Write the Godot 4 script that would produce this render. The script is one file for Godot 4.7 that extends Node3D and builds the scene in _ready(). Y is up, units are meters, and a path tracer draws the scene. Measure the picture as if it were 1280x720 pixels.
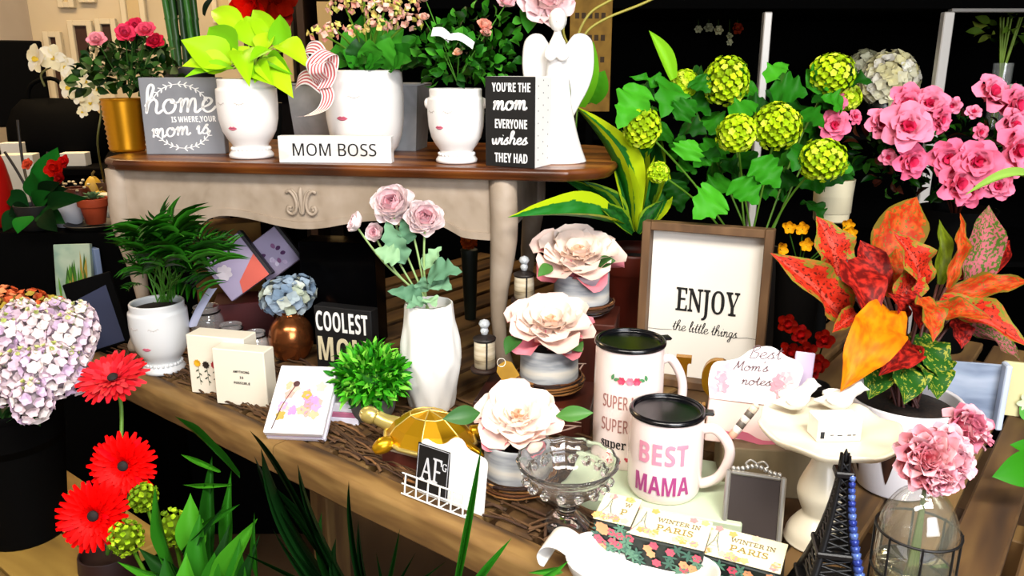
extends Node3D

var rng := RandomNumberGenerator.new()
var taken := {}
var cache := {}


# Collects geometry of one mesh; the transform xf is applied to what is added.
class B:
	var v := PackedVector3Array()
	var u := PackedVector2Array()
	var c := PackedColorArray()
	var ix := PackedInt32Array()
	var xf := Transform3D()
	var col := Color.WHITE

	func vert(p: Vector3, uv := Vector2.ZERO) -> int:
		v.append(xf * p)
		u.append(uv)
		c.append(col)
		return v.size() - 1

	func quad(a: int, b: int, d: int, e: int) -> void:
		ix.append_array([a, b, d, a, d, e])

	func face(pts: Array) -> void:
		var k := []
		for p in pts:
			k.append(vert(p))
		for i in range(1, k.size() - 1):
			ix.append_array([k[0], k[i], k[i + 1]])

	func grid(rows: Array, wrap := false) -> void:
		var m := rows.size()
		var n: int = rows[0].size()
		var at := v.size()
		for i in m:
			for j in n:
				vert(rows[i][j], Vector2(float(j) / maxf(1.0, n - 1), float(i) / maxf(1.0, m - 1)))
		for i in m - 1:
			for j in (n if wrap else n - 1):
				var k := (j + 1) % n
				quad(at + i * n + j, at + i * n + k, at + (i + 1) * n + k, at + (i + 1) * n + j)

	func lathe(prof: Array, n := 28, flute := 0.0, lobes := 0) -> void:
		var rows := []
		for p in prof:
			var row := []
			for j in n:
				var a := TAU * j / n
				var r: float = p[0] * (1.0 + (flute * cos(a * lobes) if lobes else 0.0))
				row.append(Vector3(r * cos(a), p[1], r * sin(a)))
			rows.append(row)
		grid(rows, true)

	func ball(at: Vector3, r: Vector3, n := 10) -> void:
		var rows := []
		for i in n / 2 + 1:
			var t := PI * i / (n / 2) - PI / 2
			var row := []
			for j in n:
				var a := TAU * j / n
				row.append(at + Vector3(r.x * cos(t) * cos(a), r.y * sin(t), r.z * cos(t) * sin(a)))
			rows.append(row)
		grid(rows, true)

	func tube(pts: Array, radii, sides := 6, closed := false) -> void:
		var rows := []
		var side := Vector3.ZERO
		var n := pts.size()
		for i in n:
			var t: Vector3
			if closed:
				t = pts[(i + 1) % n] - pts[(i - 1 + n) % n]
			else:
				t = pts[mini(i + 1, n - 1)] - pts[maxi(i - 1, 0)]
			t = t.normalized()
			if side == Vector3.ZERO:
				side = t.cross(Vector3.UP if absf(t.y) < 0.9 else Vector3.RIGHT).normalized()
			side = (side - t * side.dot(t)).normalized()
			var up := t.cross(side)
			var r: float = radii[i] if radii is Array else radii
			var row := []
			for j in sides:
				var a := TAU * j / sides
				row.append(pts[i] + (side * cos(a) + up * sin(a)) * r)
			rows.append(row)
		if closed:
			rows.append(rows[0])
		else:
			var r0 := []
			var r1 := []
			for j in sides:
				r0.append(pts[0])
				r1.append(pts[n - 1])
			rows.push_front(r0)
			rows.append(r1)
		grid(rows, true)

	func rbox(at: Vector3, size: Vector3, r := 0.002) -> void:
		var h := size / 2
		r = minf(r, minf(h.x, minf(h.y, h.z)) * 0.9)
		for ax in 3:
			for sg: float in [-1.0, 1.0]:
				var a := (ax + 1) % 3
				var b := (ax + 2) % 3
				var pts := []
				for q in [[-1, -1], [-1, 1], [1, 1], [1, -1]]:
					var p := Vector3.ZERO
					p[ax] = sg * h[ax]
					p[a] = q[0] * (h[a] - r)
					p[b] = q[1] * (h[b] - r)
					pts.append(at + p)
				if sg < 0:
					pts.reverse()
				face(pts)
		for ax in 3:
			var a := (ax + 1) % 3
			var b := (ax + 2) % 3
			for q in [[-1, -1], [-1, 1], [1, 1], [1, -1]]:
				var pts := []
				for w in [[-1, 0], [1, 0], [1, 1], [-1, 1]]:
					var p := Vector3.ZERO
					p[ax] = w[0] * (h[ax] - r)
					p[a] = q[0] * (h[a] - (r if w[1] else 0.0))
					p[b] = q[1] * (h[b] - (0.0 if w[1] else r))
					pts.append(at + p)
				if q[0] * q[1] < 0:
					pts.reverse()
				face(pts)
		for q in 8:
			var sg := Vector3(-1 if q & 1 else 1, -1 if q & 2 else 1, -1 if q & 4 else 1)
			var pts := []
			for ax in 3:
				var p := sg * (h - Vector3(r, r, r))
				p[ax] = sg[ax] * h[ax]
				pts.append(at + p)
			if sg.x * sg.y * sg.z > 0:
				pts.reverse()
			face(pts)

	# a flat outline in x and y, from z = 0 to z = depth
	func prism(poly: PackedVector2Array, depth: float) -> void:
		if Geometry2D.is_polygon_clockwise(poly):
			poly.reverse()
		var tri := Geometry2D.triangulate_polygon(poly)
		for k in 2:
			var at := v.size()
			for p in poly:
				vert(Vector3(p.x, p.y, depth * k), p)
			for i in range(0, tri.size(), 3):
				var t := [tri[i], tri[i + 1], tri[i + 2]]
				var area: float = (poly[t[1]] - poly[t[0]]).cross(poly[t[2]] - poly[t[0]])
				if (area > 0) == (k == 1):
					t.reverse()
				for q in t:
					ix.append(at + q)
		for i in poly.size():
			var p := poly[i]
			var q := poly[(i + 1) % poly.size()]
			face([Vector3(p.x, p.y, 0), Vector3(p.x, p.y, depth), Vector3(q.x, q.y, depth), Vector3(q.x, q.y, 0)])

	# a blade or petal of unit length along +z: widths at equal steps, arched above its chord, cupped across, rippled at the rim
	func leaf(wid: Array, arch := 0.1, cup := 0.0, fold := 0.0, ripple := 0.0, waves := 3.0, nl := 8, nw := 4, twist := 0.0) -> void:
		var rows := []
		for i in nl + 1:
			var t := float(i) / nl
			var f := t * (wid.size() - 1)
			var k := mini(int(f), wid.size() - 2)
			var w: float = cubic_interpolate(wid[k], wid[k + 1], wid[maxi(k - 1, 0)], wid[mini(k + 2, wid.size() - 1)], f - k)
			w = maxf(w, 0.0) * 0.5
			var row := []
			for j in nw + 1:
				var s := 2.0 * j / nw - 1.0
				var y := arch * sin(PI * t) + cup * s * s * w + fold * absf(s) * w + ripple * sin(waves * TAU * t + (1.3 if s > 0 else 0.0)) * absf(s) * w
				var tw := twist * t
				row.append(Vector3(s * w * cos(tw) - 0.0, y + s * w * sin(tw), t))
			rows.append(row)
		grid(rows)

	func mesh() -> ArrayMesh:
		var n := PackedVector3Array()
		n.resize(v.size())
		for i in range(0, ix.size(), 3):
			var a := v[ix[i]]
			var f := (v[ix[i + 2]] - a).cross(v[ix[i + 1]] - a)
			n[ix[i]] += f
			n[ix[i + 1]] += f
			n[ix[i + 2]] += f
		for i in n.size():
			n[i] = n[i].normalized() if n[i].length_squared() > 1e-24 else Vector3.UP
		var arr := []
		arr.resize(Mesh.ARRAY_MAX)
		arr[Mesh.ARRAY_VERTEX] = v
		arr[Mesh.ARRAY_NORMAL] = n
		arr[Mesh.ARRAY_TEX_UV] = u
		arr[Mesh.ARRAY_COLOR] = c
		arr[Mesh.ARRAY_INDEX] = ix
		var m := ArrayMesh.new()
		m.add_surface_from_arrays(Mesh.PRIMITIVE_TRIANGLES, arr)
		return m


func numbered(called: String) -> String:
	taken[called] = taken.get(called, -1) + 1
	return called if taken[called] == 0 else "%s_%03d" % [called, taken[called]]

func tag(o: Node3D, label: String, category: String, group := "") -> Node3D:
	o.set_meta("label", label)
	o.set_meta("category", category)
	if group:
		o.set_meta("group", group)
	return o

# a Node3D at a thing's base whose children are its parts; turn in degrees
func thing(called: String, label: String, category: String, at: Vector3, turn := 0.0, group := "") -> Node3D:
	var o := Node3D.new()
	o.name = numbered(called)
	add_child(o)
	o.position = at
	o.rotation_degrees.y = turn
	return tag(o, label, category, group)

func inst(called: String, m: Mesh, mt: Material, parent: Node3D, xf := Transform3D()) -> MeshInstance3D:
	var o := MeshInstance3D.new()
	o.name = called
	o.mesh = m
	o.material_override = mt
	o.transform = xf
	parent.add_child(o, true)
	return o

func put(called: String, b: B, mt: Material, parent: Node3D, xf := Transform3D()) -> MeshInstance3D:
	return inst(called, b.mesh(), mt, parent, xf)

# a thing that is one mesh
func solo(called: String, b: B, mt: Material, label: String, category: String, at := Vector3.ZERO, turn := 0.0, group := "") -> MeshInstance3D:
	var o := inst(numbered(called), b.mesh(), mt, self)
	o.position = at
	o.rotation_degrees.y = turn
	tag(o, label, category, group)
	return o

func struct(called: String, b: B, mt: Material, label := "") -> MeshInstance3D:
	var o := inst(numbered(called), b.mesh(), mt, self)
	o.set_meta("kind", "structure")
	if label:
		o.set_meta("label", label)
	return o

func rot(x := 0.0, y := 0.0, z := 0.0) -> Basis:
	return Basis.from_euler(Vector3(deg_to_rad(x), deg_to_rad(y), deg_to_rad(z)))

func tf(at: Vector3, x := 0.0, y := 0.0, z := 0.0) -> Transform3D:
	return Transform3D(rot(x, y, z), at)

# frame whose +z runs from a to b, with y as near to up as it can be; scaled to the length and to width w
func span(a: Vector3, b: Vector3, w: float, up := Vector3.UP) -> Transform3D:
	var z := (b - a)
	var l := z.length()
	z /= l
	var x := up.cross(z)
	if x.length() < 0.05:
		x = Vector3(0, 0.3, 1).cross(z)
	x = x.normalized()
	return Transform3D(Basis(x * w, z.cross(x) * l, z * l), a)

# frame with y along dir
func aim(at: Vector3, dir: Vector3, spin := 0.0) -> Transform3D:
	var y := dir.normalized()
	var x := y.cross(Vector3(0.1, 0.2, 1)).normalized()
	return Transform3D(Basis(x, y, x.cross(y)) * Basis(Vector3.UP, spin), at)

func rnd(a: float, b: float) -> float:
	return rng.randf_range(a, b)

# points of a smooth curve through the given ones
func curve(pts: Array, per := 6) -> Array:
	var out := []
	for i in pts.size() - 1:
		var p0 = pts[maxi(i - 1, 0)]
		var p3 = pts[mini(i + 2, pts.size() - 1)]
		for k in per:
			out.append(pts[i].cubic_interpolate(pts[i + 1], p0, p3, float(k) / per))
	out.append(pts[-1])
	return out

func mat(hex: String, rough := 0.6, metal := 0.0, o := {}) -> StandardMaterial3D:
	var key := "%s %s %s %s" % [hex, rough, metal, o]
	if cache.has(key):
		return cache[key]
	var m := StandardMaterial3D.new()
	m.albedo_color = Color(hex)
	m.roughness = rough
	m.metallic = metal
	if o.has("back"):
		m.backlight_enabled = true
		m.backlight = Color(o.back)
		m.metallic_specular = 0.22
	if o.has("coat"):
		m.clearcoat_enabled = true
		m.clearcoat = o.coat
		m.clearcoat_roughness = 0.1
	if o.has("sss"):
		m.subsurf_scatter_enabled = true
		m.subsurf_scatter_strength = o.sss
	if o.has("alpha"):
		m.transparency = BaseMaterial3D.TRANSPARENCY_ALPHA
		m.albedo_color.a = o.alpha
	if o.has("glass"):
		m.refraction_enabled = true
		m.refraction_scale = 0.05
		m.transparency = BaseMaterial3D.TRANSPARENCY_ALPHA
		m.albedo_color.a = 0.02
	if o.has("matte"):
		m.metallic_specular = 0.12
	if o.has("vc"):
		m.vertex_color_use_as_albedo = true
	if o.has("glow"):
		m.emission_enabled = true
		m.emission = Color(hex)
		m.emission_energy_multiplier = o.glow
	cache[key] = m
	return m

# colour noise: stops are [position, hex]; stretch > 1 draws the grain out along v
func noise_tex(sd: int, freq: float, stops: Array, size := 128, stretch := 1.0, octaves := 4, across := false) -> ImageTexture:
	var f := FastNoiseLite.new()
	f.seed = sd
	f.noise_type = FastNoiseLite.TYPE_SIMPLEX_SMOOTH
	f.frequency = freq
	f.fractal_octaves = octaves
	var g := Gradient.new()
	g.offsets = PackedFloat32Array(stops.map(func(s): return s[0]))
	g.colors = PackedColorArray(stops.map(func(s): return Color(s[1])))
	var im := Image.create(size, size, false, Image.FORMAT_RGB8)
	for y in size:
		for x in size:
			var a := TAU * x / size
			var b := TAU * y / size
			var r := size / TAU
			# a torus in noise space keeps the tile seamless
			var n := f.get_noise_3d(r * cos(a) + r * 0.7 * cos(b) / stretch, r * sin(a) + 40.0, r * sin(b) / stretch)
			im.set_pixel(y if across else x, x if across else y, g.sample(clampf(n * 0.9 + 0.5, 0, 1)))
	return ImageTexture.create_from_image(im)

func noisy(key: String, tex: Texture2D, rough := 0.7, scale := 2.0, o := {}) -> StandardMaterial3D:
	if cache.has(key):
		return cache[key]
	var m := StandardMaterial3D.new()
	m.albedo_texture = tex
	m.roughness = rough
	m.metallic = o.get("metal", 0.0)
	if o.has("uv"):
		m.uv1_scale = Vector3(o.uv, o.uv, 1)
	else:
		m.uv1_triplanar = true
		m.uv1_scale = Vector3.ONE * scale
	if o.has("relief"):
		m.heightmap_enabled = true
		m.heightmap_texture = tex
		m.heightmap_scale = o.relief
	if o.has("back"):
		m.backlight_enabled = true
		m.backlight = Color(o.back)
		m.metallic_specular = 0.22
	cache[key] = m
	return m

# lettering cut to a width and height, centred in x and y, its face towards +z
func letters(parent: Node3D, s: String, font: String, bold: bool, w: float, h: float, xf: Transform3D, mt: Material, called := "lettering") -> MeshInstance3D:
	var t := word_mesh(s, font, bold)
	var box := t.get_aabb()
	var k := Vector3(w / box.size.x, h / box.size.y, 0.001 / maxf(box.size.z, 1e-5))
	var at := Transform3D(Basis.from_scale(k), -box.get_center() * k)
	return inst(called, t, mt, parent, xf * at)

func word_mesh(s: String, font: String, bold: bool) -> TextMesh:
	var f := SystemFont.new()
	f.font_names = PackedStringArray([font])
	f.font_weight = 700 if bold else 400
	var t := TextMesh.new()
	t.text = s
	t.font = f
	t.font_size = 48
	t.pixel_size = 0.01
	t.depth = 0.02
	return t

# the same lettering wrapped on an upright cylinder of radius r, centred at angle 0 (+z)
func letters_round(parent: Node3D, s: String, font: String, bold: bool, w: float, h: float, r: float, y: float, turn: float, mt: Material) -> MeshInstance3D:
	var t := word_mesh(s, font, bold)
	var box := t.get_aabb()
	var arr := t.get_mesh_arrays()
	var vs: PackedVector3Array = arr[Mesh.ARRAY_VERTEX]
	var ns: PackedVector3Array = arr[Mesh.ARRAY_NORMAL]
	var mid := box.get_center()
	for i in vs.size():
		var q := vs[i] - mid
		var a := q.x * w / box.size.x / r + deg_to_rad(turn)
		var rr := r + (0.0007 if q.z > 0 else -0.0003)
		vs[i] = Vector3(rr * sin(a), y + q.y * h / box.size.y, rr * cos(a))
		ns[i] = Vector3(sin(a), 0, cos(a))
	arr[Mesh.ARRAY_VERTEX] = vs
	arr[Mesh.ARRAY_NORMAL] = ns
	var m := ArrayMesh.new()
	m.add_surface_from_arrays(Mesh.PRIMITIVE_TRIANGLES, arr)
	return inst("lettering", m, mt, parent)

# a brush alphabet: strokes of points, x height 1; the last entry is the advance
const SCRIPT := {
	"h": [[[0, 0.5, 0.25, 1.1, 0.4, 1.8, 0.25, 2.05, 0.1, 1.7, 0.1, 0.8, 0.1, 0], [0.1, 0.1, 0.2, 0.75, 0.45, 1.0, 0.62, 0.75, 0.6, 0.2, 0.72, 0, 0.95, 0.25]], 0.92],
	"o": [[[0.5, 0.95, 0.2, 0.9, 0.05, 0.45, 0.25, 0, 0.55, 0.1, 0.68, 0.55, 0.5, 0.95, 0.45, 0.75, 0.65, 0.7, 0.9, 0.8]], 0.85],
	"m": [[[0, 0.75, 0.12, 1.0, 0.15, 0.5, 0.12, 0], [0.14, 0.3, 0.3, 0.9, 0.45, 0.95, 0.5, 0.5, 0.48, 0], [0.5, 0.3, 0.66, 0.9, 0.82, 0.95, 0.88, 0.5, 0.88, 0.1, 1.0, 0, 1.2, 0.25]], 1.18],
	"n": [[[0, 0.75, 0.12, 1.0, 0.15, 0.5, 0.12, 0], [0.14, 0.3, 0.3, 0.9, 0.48, 0.95, 0.54, 0.5, 0.54, 0.1, 0.66, 0, 0.85, 0.25]], 0.83],
	"e": [[[0, 0.3, 0.4, 0.5, 0.55, 0.8, 0.35, 1.0, 0.12, 0.7, 0.12, 0.25, 0.35, 0, 0.6, 0.1, 0.8, 0.4]], 0.75],
	"i": [[[0, 0.5, 0.18, 0.95, 0.18, 0.2, 0.3, 0, 0.5, 0.25], [0.2, 1.35, 0.26, 1.42]], 0.48],
	"s": [[[0, 0.2, 0.3, 0.95, 0.42, 0.98, 0.3, 0.75, 0.48, 0.4, 0.4, 0.05, 0.15, 0, 0.05, 0.12], [0.4, 0.05, 0.7, 0.3]], 0.68],
	"w": [[[0, 0.9, 0.1, 0.3, 0.25, 0, 0.42, 0.3, 0.48, 0.9, 0.52, 0.3, 0.68, 0, 0.85, 0.3, 0.9, 0.95, 1.05, 0.75]], 1.05],
	"t": [[[0, 0.5, 0.2, 1.2, 0.22, 1.7, 0.2, 0.4, 0.32, 0, 0.55, 0.25], [0.0, 1.2, 0.48, 1.28]], 0.52],
	"l": [[[0, 0.4, 0.28, 1.2, 0.32, 1.9, 0.18, 2.0, 0.12, 1.4, 0.14, 0.3, 0.26, 0, 0.48, 0.25]], 0.45],
	"g": [[[0.5, 0.9, 0.2, 0.95, 0.05, 0.5, 0.25, 0.05, 0.48, 0.35, 0.52, 0.95, 0.5, 0.0, 0.4, -0.75, 0.15, -0.8, 0.2, -0.4, 0.75, 0.2]], 0.72],
	"r": [[[0, 0.5, 0.15, 1.05, 0.25, 0.9, 0.5, 0.95, 0.45, 0.3, 0.55, 0, 0.75, 0.25]], 0.72],
	"u": [[[0, 0.6, 0.12, 0.95, 0.12, 0.3, 0.28, 0, 0.5, 0.3, 0.55, 0.95, 0.55, 0.2, 0.68, 0, 0.85, 0.25]], 0.83],
	"p": [[[0, 0.6, 0.15, 1.0, 0.15, 0, 0.12, -0.8], [0.15, 0.6, 0.4, 1.0, 0.6, 0.6, 0.45, 0.05, 0.2, 0.1], [0.45, 0.05, 0.8, 0.25]], 0.78],
	"B": [[[0.15, 1.9, 0.1, 0.0], [0.0, 1.6, 0.4, 2.0, 0.65, 1.6, 0.25, 1.05, 0.7, 0.8, 0.6, 0.1, 0.1, 0.05]], 0.85],
	"M": [[[0, 0, 0.2, 1.0, 0.3, 1.9, 0.42, 0.8, 0.5, 0.5, 0.75, 1.4, 0.9, 1.9, 0.92, 0.8, 1.0, 0.0, 1.15, 0.2]], 1.2],
	"'": [[[0.1, 2.0, 0.05, 1.6]], 0.2],
	" ": [[], 0.5],
}

# brush lettering as flat ribbons on the plane z = 0, w wide in all and centred on the origin
func brush(b: B, s: String, w: float, thick: float, slant := 0.2, rise := 0.0, tall := 0.72) -> void:
	var total := 0.0
	for ch in s:
		total += SCRIPT[ch][1]
	var k := w / total
	var x := -total / 2
	for ch in s:
		for stroke in SCRIPT[ch][0]:
			var pts := []
			for i in range(0, stroke.size(), 2):
				var py: float = stroke[i + 1]
				pts.append(Vector2((x + stroke[i] + slant * py) * k, (py - 0.5) * k * tall + rise * (x + stroke[i]) * k))
			ribbon(b, curve(pts, 5), thick)
		x += SCRIPT[ch][1]

func ribbon(b: B, pts: Array, thick: float) -> void:
	var n := pts.size()
	var rows := []
	for i in n:
		var t: Vector2 = (pts[mini(i + 1, n - 1)] - pts[maxi(i - 1, 0)]).normalized()
		# downstrokes are the heavier ones, as with a brush
		var th := thick * (0.55 + 0.45 * absf(t.y)) * (0.6 if i == 0 or i == n - 1 else 1.0)
		var d := Vector2(-t.y, t.x) * th / 2
		var p: Vector2 = pts[i]
		rows.append([Vector3(p.x - d.x, p.y - d.y, 0.0006), Vector3(p.x + d.x, p.y + d.y, 0.0006)])
	b.grid(rows)


# ---------------------------------------------------------------- petals, leaves and pots

const HEART := [0.1, 0.75, 1.0, 0.95, 0.8, 0.58, 0.3, 0.0]
const OVAL := [0.06, 0.5, 0.85, 1.0, 0.95, 0.75, 0.42, 0.0]
const BLADE := [0.5, 0.8, 0.95, 1.0, 0.9, 0.68, 0.38, 0.0]
const PETAL := [0.35, 0.62, 0.86, 1.0, 1.02, 0.95, 0.75, 0.25]
const LOBED := [0.05, 0.55, 0.95, 0.72, 1.0, 0.66, 0.74, 0.4, 0.32, 0.0]

func lin(hex: String, k := 1.0) -> Color:
	var q := Color(hex).srgb_to_linear()
	return Color(q.r * k, q.g * k, q.b * k)

func petal_mat(rough := 0.6, back := "302020") -> StandardMaterial3D:
	return mat("ffffff", rough, 0, {"vc": true, "back": back})

# unit leaf meshes shared by alike leaves
func leaf_mesh(wid: Array, arch := 0.1, cup := 0.0, fold := 0.2, ripple := 0.0, waves := 3.0, nl := 10, nw := 4) -> ArrayMesh:
	var key := "leaf %s %s %s %s %s %s %s" % [wid, arch, cup, fold, ripple, waves, nl]
	if not cache.has(key):
		var b := B.new()
		b.leaf(wid, arch, cup, fold, ripple, waves, nl, nw)
		cache[key] = b.mesh()
	return cache[key]

# a leaf part for every [base, tip, width]
func leaves(parent: Node3D, spots: Array, shapes: Array, mats: Array, up := Vector3(0, 0.55, 0.8), called := "leaf") -> void:
	var inv := parent.transform.affine_inverse()
	for i in spots.size():
		var s: Array = spots[i]
		var w: float = s[2] / 1.0
		var xf := span(s[0], s[1], w, up + Vector3(rnd(-0.35, 0.35), rnd(-0.2, 0.2), rnd(-0.2, 0.2)))
		inst(called, shapes[i % shapes.size()], mats[(i * 7 + i / 3) % mats.size()], parent, inv * xf)

# one petal of length l standing at tilt degrees from the flower's axis y, at azimuth az
func petal(b: B, base: Transform3D, az: float, tilt: float, l: float, w: float, arch := -0.12, cup := 0.35, ripple := 0.0, wid := PETAL, r0 := 0.0, nl := 6, nw := 4) -> void:
	var t := deg_to_rad(tilt)
	var outw := Vector3(cos(az), 0, sin(az))
	var dir := Vector3.UP * cos(t) + outw * sin(t)
	var nrm := Vector3.UP * sin(t) - outw * cos(t)
	var x := nrm.cross(dir)
	b.xf = base * Transform3D(Basis(x * w, nrm * l, dir * l), outw * r0)
	b.leaf(wid, arch, cup * w / l, 0.0, ripple, 1.7, nl, nw)

# a full double flower; rings are [count, tilt, length, width, colour]
func double_flower(b: B, at: Transform3D, rings: Array, ripple := 0.15, jit := 8.0, arch := -0.14, cup := 0.5) -> void:
	for k in rings.size():
		var r: Array = rings[k]
		for i in r[0]:
			b.col = r[4] * rnd(0.88, 1.08)
			b.col.a = 1.0
			petal(b, at, TAU * i / r[0] + k * 0.9 + rnd(-0.15, 0.15), r[1] + rnd(-jit, jit), r[2] * rnd(0.92, 1.06), r[3] * rnd(0.92, 1.08), arch, cup, ripple, PETAL, 0.0, 6, 4)
	b.col = Color.WHITE

# small five-petalled blossoms over a ball or dome
func cluster(b: B, at: Vector3, r: Vector3, n: int, size: float, cols: Array, from_y := -1.0, petals := 5, tilt := 62.0, turn := Basis.IDENTITY) -> void:
	for i in n:
		var y := lerpf(1.0, from_y, (i + 0.5) / n)
		var a := i * 2.39996
		var q := sqrt(maxf(0.0, 1 - y * y))
		var d := turn * Vector3(q * cos(a), y, q * sin(a))
		var p := at + d * r * rnd(0.9, 1.06)
		var xf := aim(p, d / r, rnd(0, TAU))
		b.col = cols[rng.randi() % cols.size()] * rnd(0.8, 1.12)
		b.col.a = 1
		for k in petals:
			petal(b, xf, TAU * k / petals, tilt + rnd(-12, 12), size, size * 0.95, 0.05, 0.4, 0.0, [0.3, 0.9, 1.0, 0.3], 0.0, 3, 2)
	# a ball in the first bloom colour, darkened, fills the hollow head
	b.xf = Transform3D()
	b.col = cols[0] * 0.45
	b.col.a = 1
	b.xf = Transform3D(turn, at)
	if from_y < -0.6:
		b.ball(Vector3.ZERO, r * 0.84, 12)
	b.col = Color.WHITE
	b.xf = Transform3D()

# small leaves joined in one mesh around a dome
func tuft(b: B, at: Vector3, r: Vector3, n: int, l: float, w: float, cols: Array, from_y := -0.3, wid := OVAL, out := 0.8, arch := 0.15) -> void:
	for i in n:
		var y := lerpf(1.0, from_y, (i + 0.5) / n)
		var a := i * 2.39996 + rnd(-0.3, 0.3)
		var q := sqrt(maxf(0.0, 1 - y * y))
		var d := Vector3(q * cos(a), y, q * sin(a))
		var p := at + d * r * rnd(0.62, 1.0)
		var dir := (d * out + Vector3(rnd(-0.6, 0.6), rnd(-0.35, 0.5), rnd(-0.6, 0.6))).normalized()
		var k := rnd(0.75, 1.2)
		b.col = cols[rng.randi() % cols.size()] * rnd(0.75, 1.15)
		b.col.a = 1
		b.xf = span(p, p + dir * l * k, w * k, d + Vector3(0, 0.4, 0))
		b.leaf(wid, arch, 0, 0.25, 0, 1, 4, 2)
	b.xf = Transform3D()
	b.col = Color.WHITE

# a wall profile closed into a pot: outer points bottom to top, then the inside down to the soil
func pot_shape(prof: Array, wall: float, soil: float) -> Array:
	var out := [[0.0, prof[0][1]]]
	out.append_array(prof)
	var top: Array = prof[-1]
	out.append([top[0] - wall * 0.3, top[1] + wall * 0.35])
	out.append([top[0] - wall * 0.8, top[1] + wall * 0.2])
	for i in range(prof.size() - 1, -1, -1):
		if prof[i][1] < soil:
			break
		out.append([prof[i][0] - wall, prof[i][1] - wall * 0.2])
	out.append([out[-1][0] * 0.98, soil])
	out.append([0.0, soil])
	return out

func smooth(prof: Array, per := 4) -> Array:
	var p := []
	for q in prof:
		p.append(Vector2(q[0], q[1]))
	return curve(p, per).map(func(q): return [q.x, q.y])

func radius_at(prof: Array, y: float) -> float:
	for i in prof.size() - 1:
		if prof[i][1] <= y and prof[i + 1][1] >= y and prof[i + 1][1] > prof[i][1]:
			return lerpf(prof[i][0], prof[i + 1][0], (y - prof[i][1]) / (prof[i + 1][1] - prof[i][1]))
	return prof[-1][0]

# soil disc
func soil(parent: Node3D, r: float, y: float) -> void:
	var b := B.new()
	b.lathe([[0.0, y + 0.004], [r * 0.6, y + 0.003], [r, y], [r * 0.9, y - 0.01], [0.0, y - 0.01]].map(func(q): return q), 20)
	var rows := B.new()
	rows.lathe([[0.0, y - 0.008], [r * 0.98, y - 0.008], [r, y], [r * 0.6, y + 0.004], [0.0, y + 0.005]], 20)
	put("soil", rows, noisy("soil", noise_tex(40, 0.2, [[0.2, "0d0805"], [0.8, "2b1c10"]], 48), 0.95, 20.0), parent)

# white ceramic planter with a sleeping face: lips, lashes, and a string of beads above its foot when it has one
func face_pot(label: String, at: Vector3, turn: float, w: float, h: float, foot: bool, glaze: Material, face_turn := -20.0, lip_y := 0.4, group := "") -> Node3D:
	var t := thing("face_planter", label, "planter", at, turn, group)
	var prof: Array
	if foot:
		prof = [[0.30, 0.0], [0.365, 0.012], [0.37, 0.05], [0.33, 0.092], [0.30, 0.105], [0.285, 0.14], [0.30, 0.18], [0.37, 0.25], [0.44, 0.35], [0.485, 0.5], [0.5, 0.68], [0.495, 0.86], [0.49, 0.885], [0.462, 0.893], [0.458, 0.92], [0.46, 0.985], [0.46, 0.995]]
	else:
		prof = [[0.30, 0.0], [0.34, 0.02], [0.41, 0.1], [0.465, 0.25], [0.495, 0.45], [0.5, 0.7], [0.492, 0.9], [0.488, 0.97], [0.483, 0.99]]
	for p in prof:
		p[0] *= w
		p[1] *= h
	var b := B.new()
	b.lathe(pot_shape(prof, w * 0.045, h * 0.86), 40)
	put("pot", b, glaze, t)
	soil(t, radius_at(prof, h * 0.87) - w * 0.04, h * 0.9)
	if foot:
		var n := 26
		var bd := B.new()
		for i in n:
			var a := TAU * i / n
			bd.ball(Vector3(cos(a), 0, sin(a)) * w * 0.305 + Vector3(0, h * 0.125, 0), Vector3.ONE * w * 0.034, 6)
		put("bead_string", bd, glaze, t)
	# lips: an upper and a lower fold laid on the wall
	var r := radius_at(prof, h * lip_y)
	var lip := B.new()
	for s: float in [1.0, -1.0]:
		var rows := []
		for i in 13:
			var q := i / 6.0 - 1.0
			var hh := (1 - q * q) * (0.62 + (0.38 * minf(1.0, absf(q) * 3.0) if s > 0 else 0.35)) * h * 0.028
			var row := []
			for k in 4:
				var yy := lip_y * h + s * hh * k / 3.0
				var a := deg_to_rad(face_turn) + q * 0.085 * w / r
				var rr := radius_at(prof, yy) + 0.0002 + 0.0016 * sin(PI * k / 3.0) * (1 - q * q)
				row.append(Vector3(rr * sin(a), yy, rr * cos(a)))
			if s > 0:
				row.reverse()
			rows.append(row)
		lip.grid(rows)
	put("lips", lip, mat("c8647a", 0.4), t)
	# closed lashes: a faint lid line with short hairs
	for e: float in [-1.0, 1.0]:
		var lash := B.new()
		var ey := 0.72 * h
		var lid := []
		for i in 9:
			var q := i / 4.0 - 1.0
			var a := deg_to_rad(face_turn) + e * 0.36 + q * 0.15
			var yy := ey - (1 - q * q) * h * 0.022
			var rr := radius_at(prof, yy) + 0.0002
			lid.append(Vector3(rr * sin(a), yy, rr * cos(a)))
			if i % 2 == 0:
				var r2 := rr + 0.0004
				lash.tube([Vector3(rr * sin(a), yy, rr * cos(a)), Vector3(r2 * sin(a + q * 0.03), yy - h * 0.02, r2 * cos(a + q * 0.03))], 0.0004, 3)
		lash.tube(lid, 0.0006, 4)
		put("eyelashes", lash, mat("b9b0aa", 0.6), t)
	return t


# ---------------------------------------------------------------- the place

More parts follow.
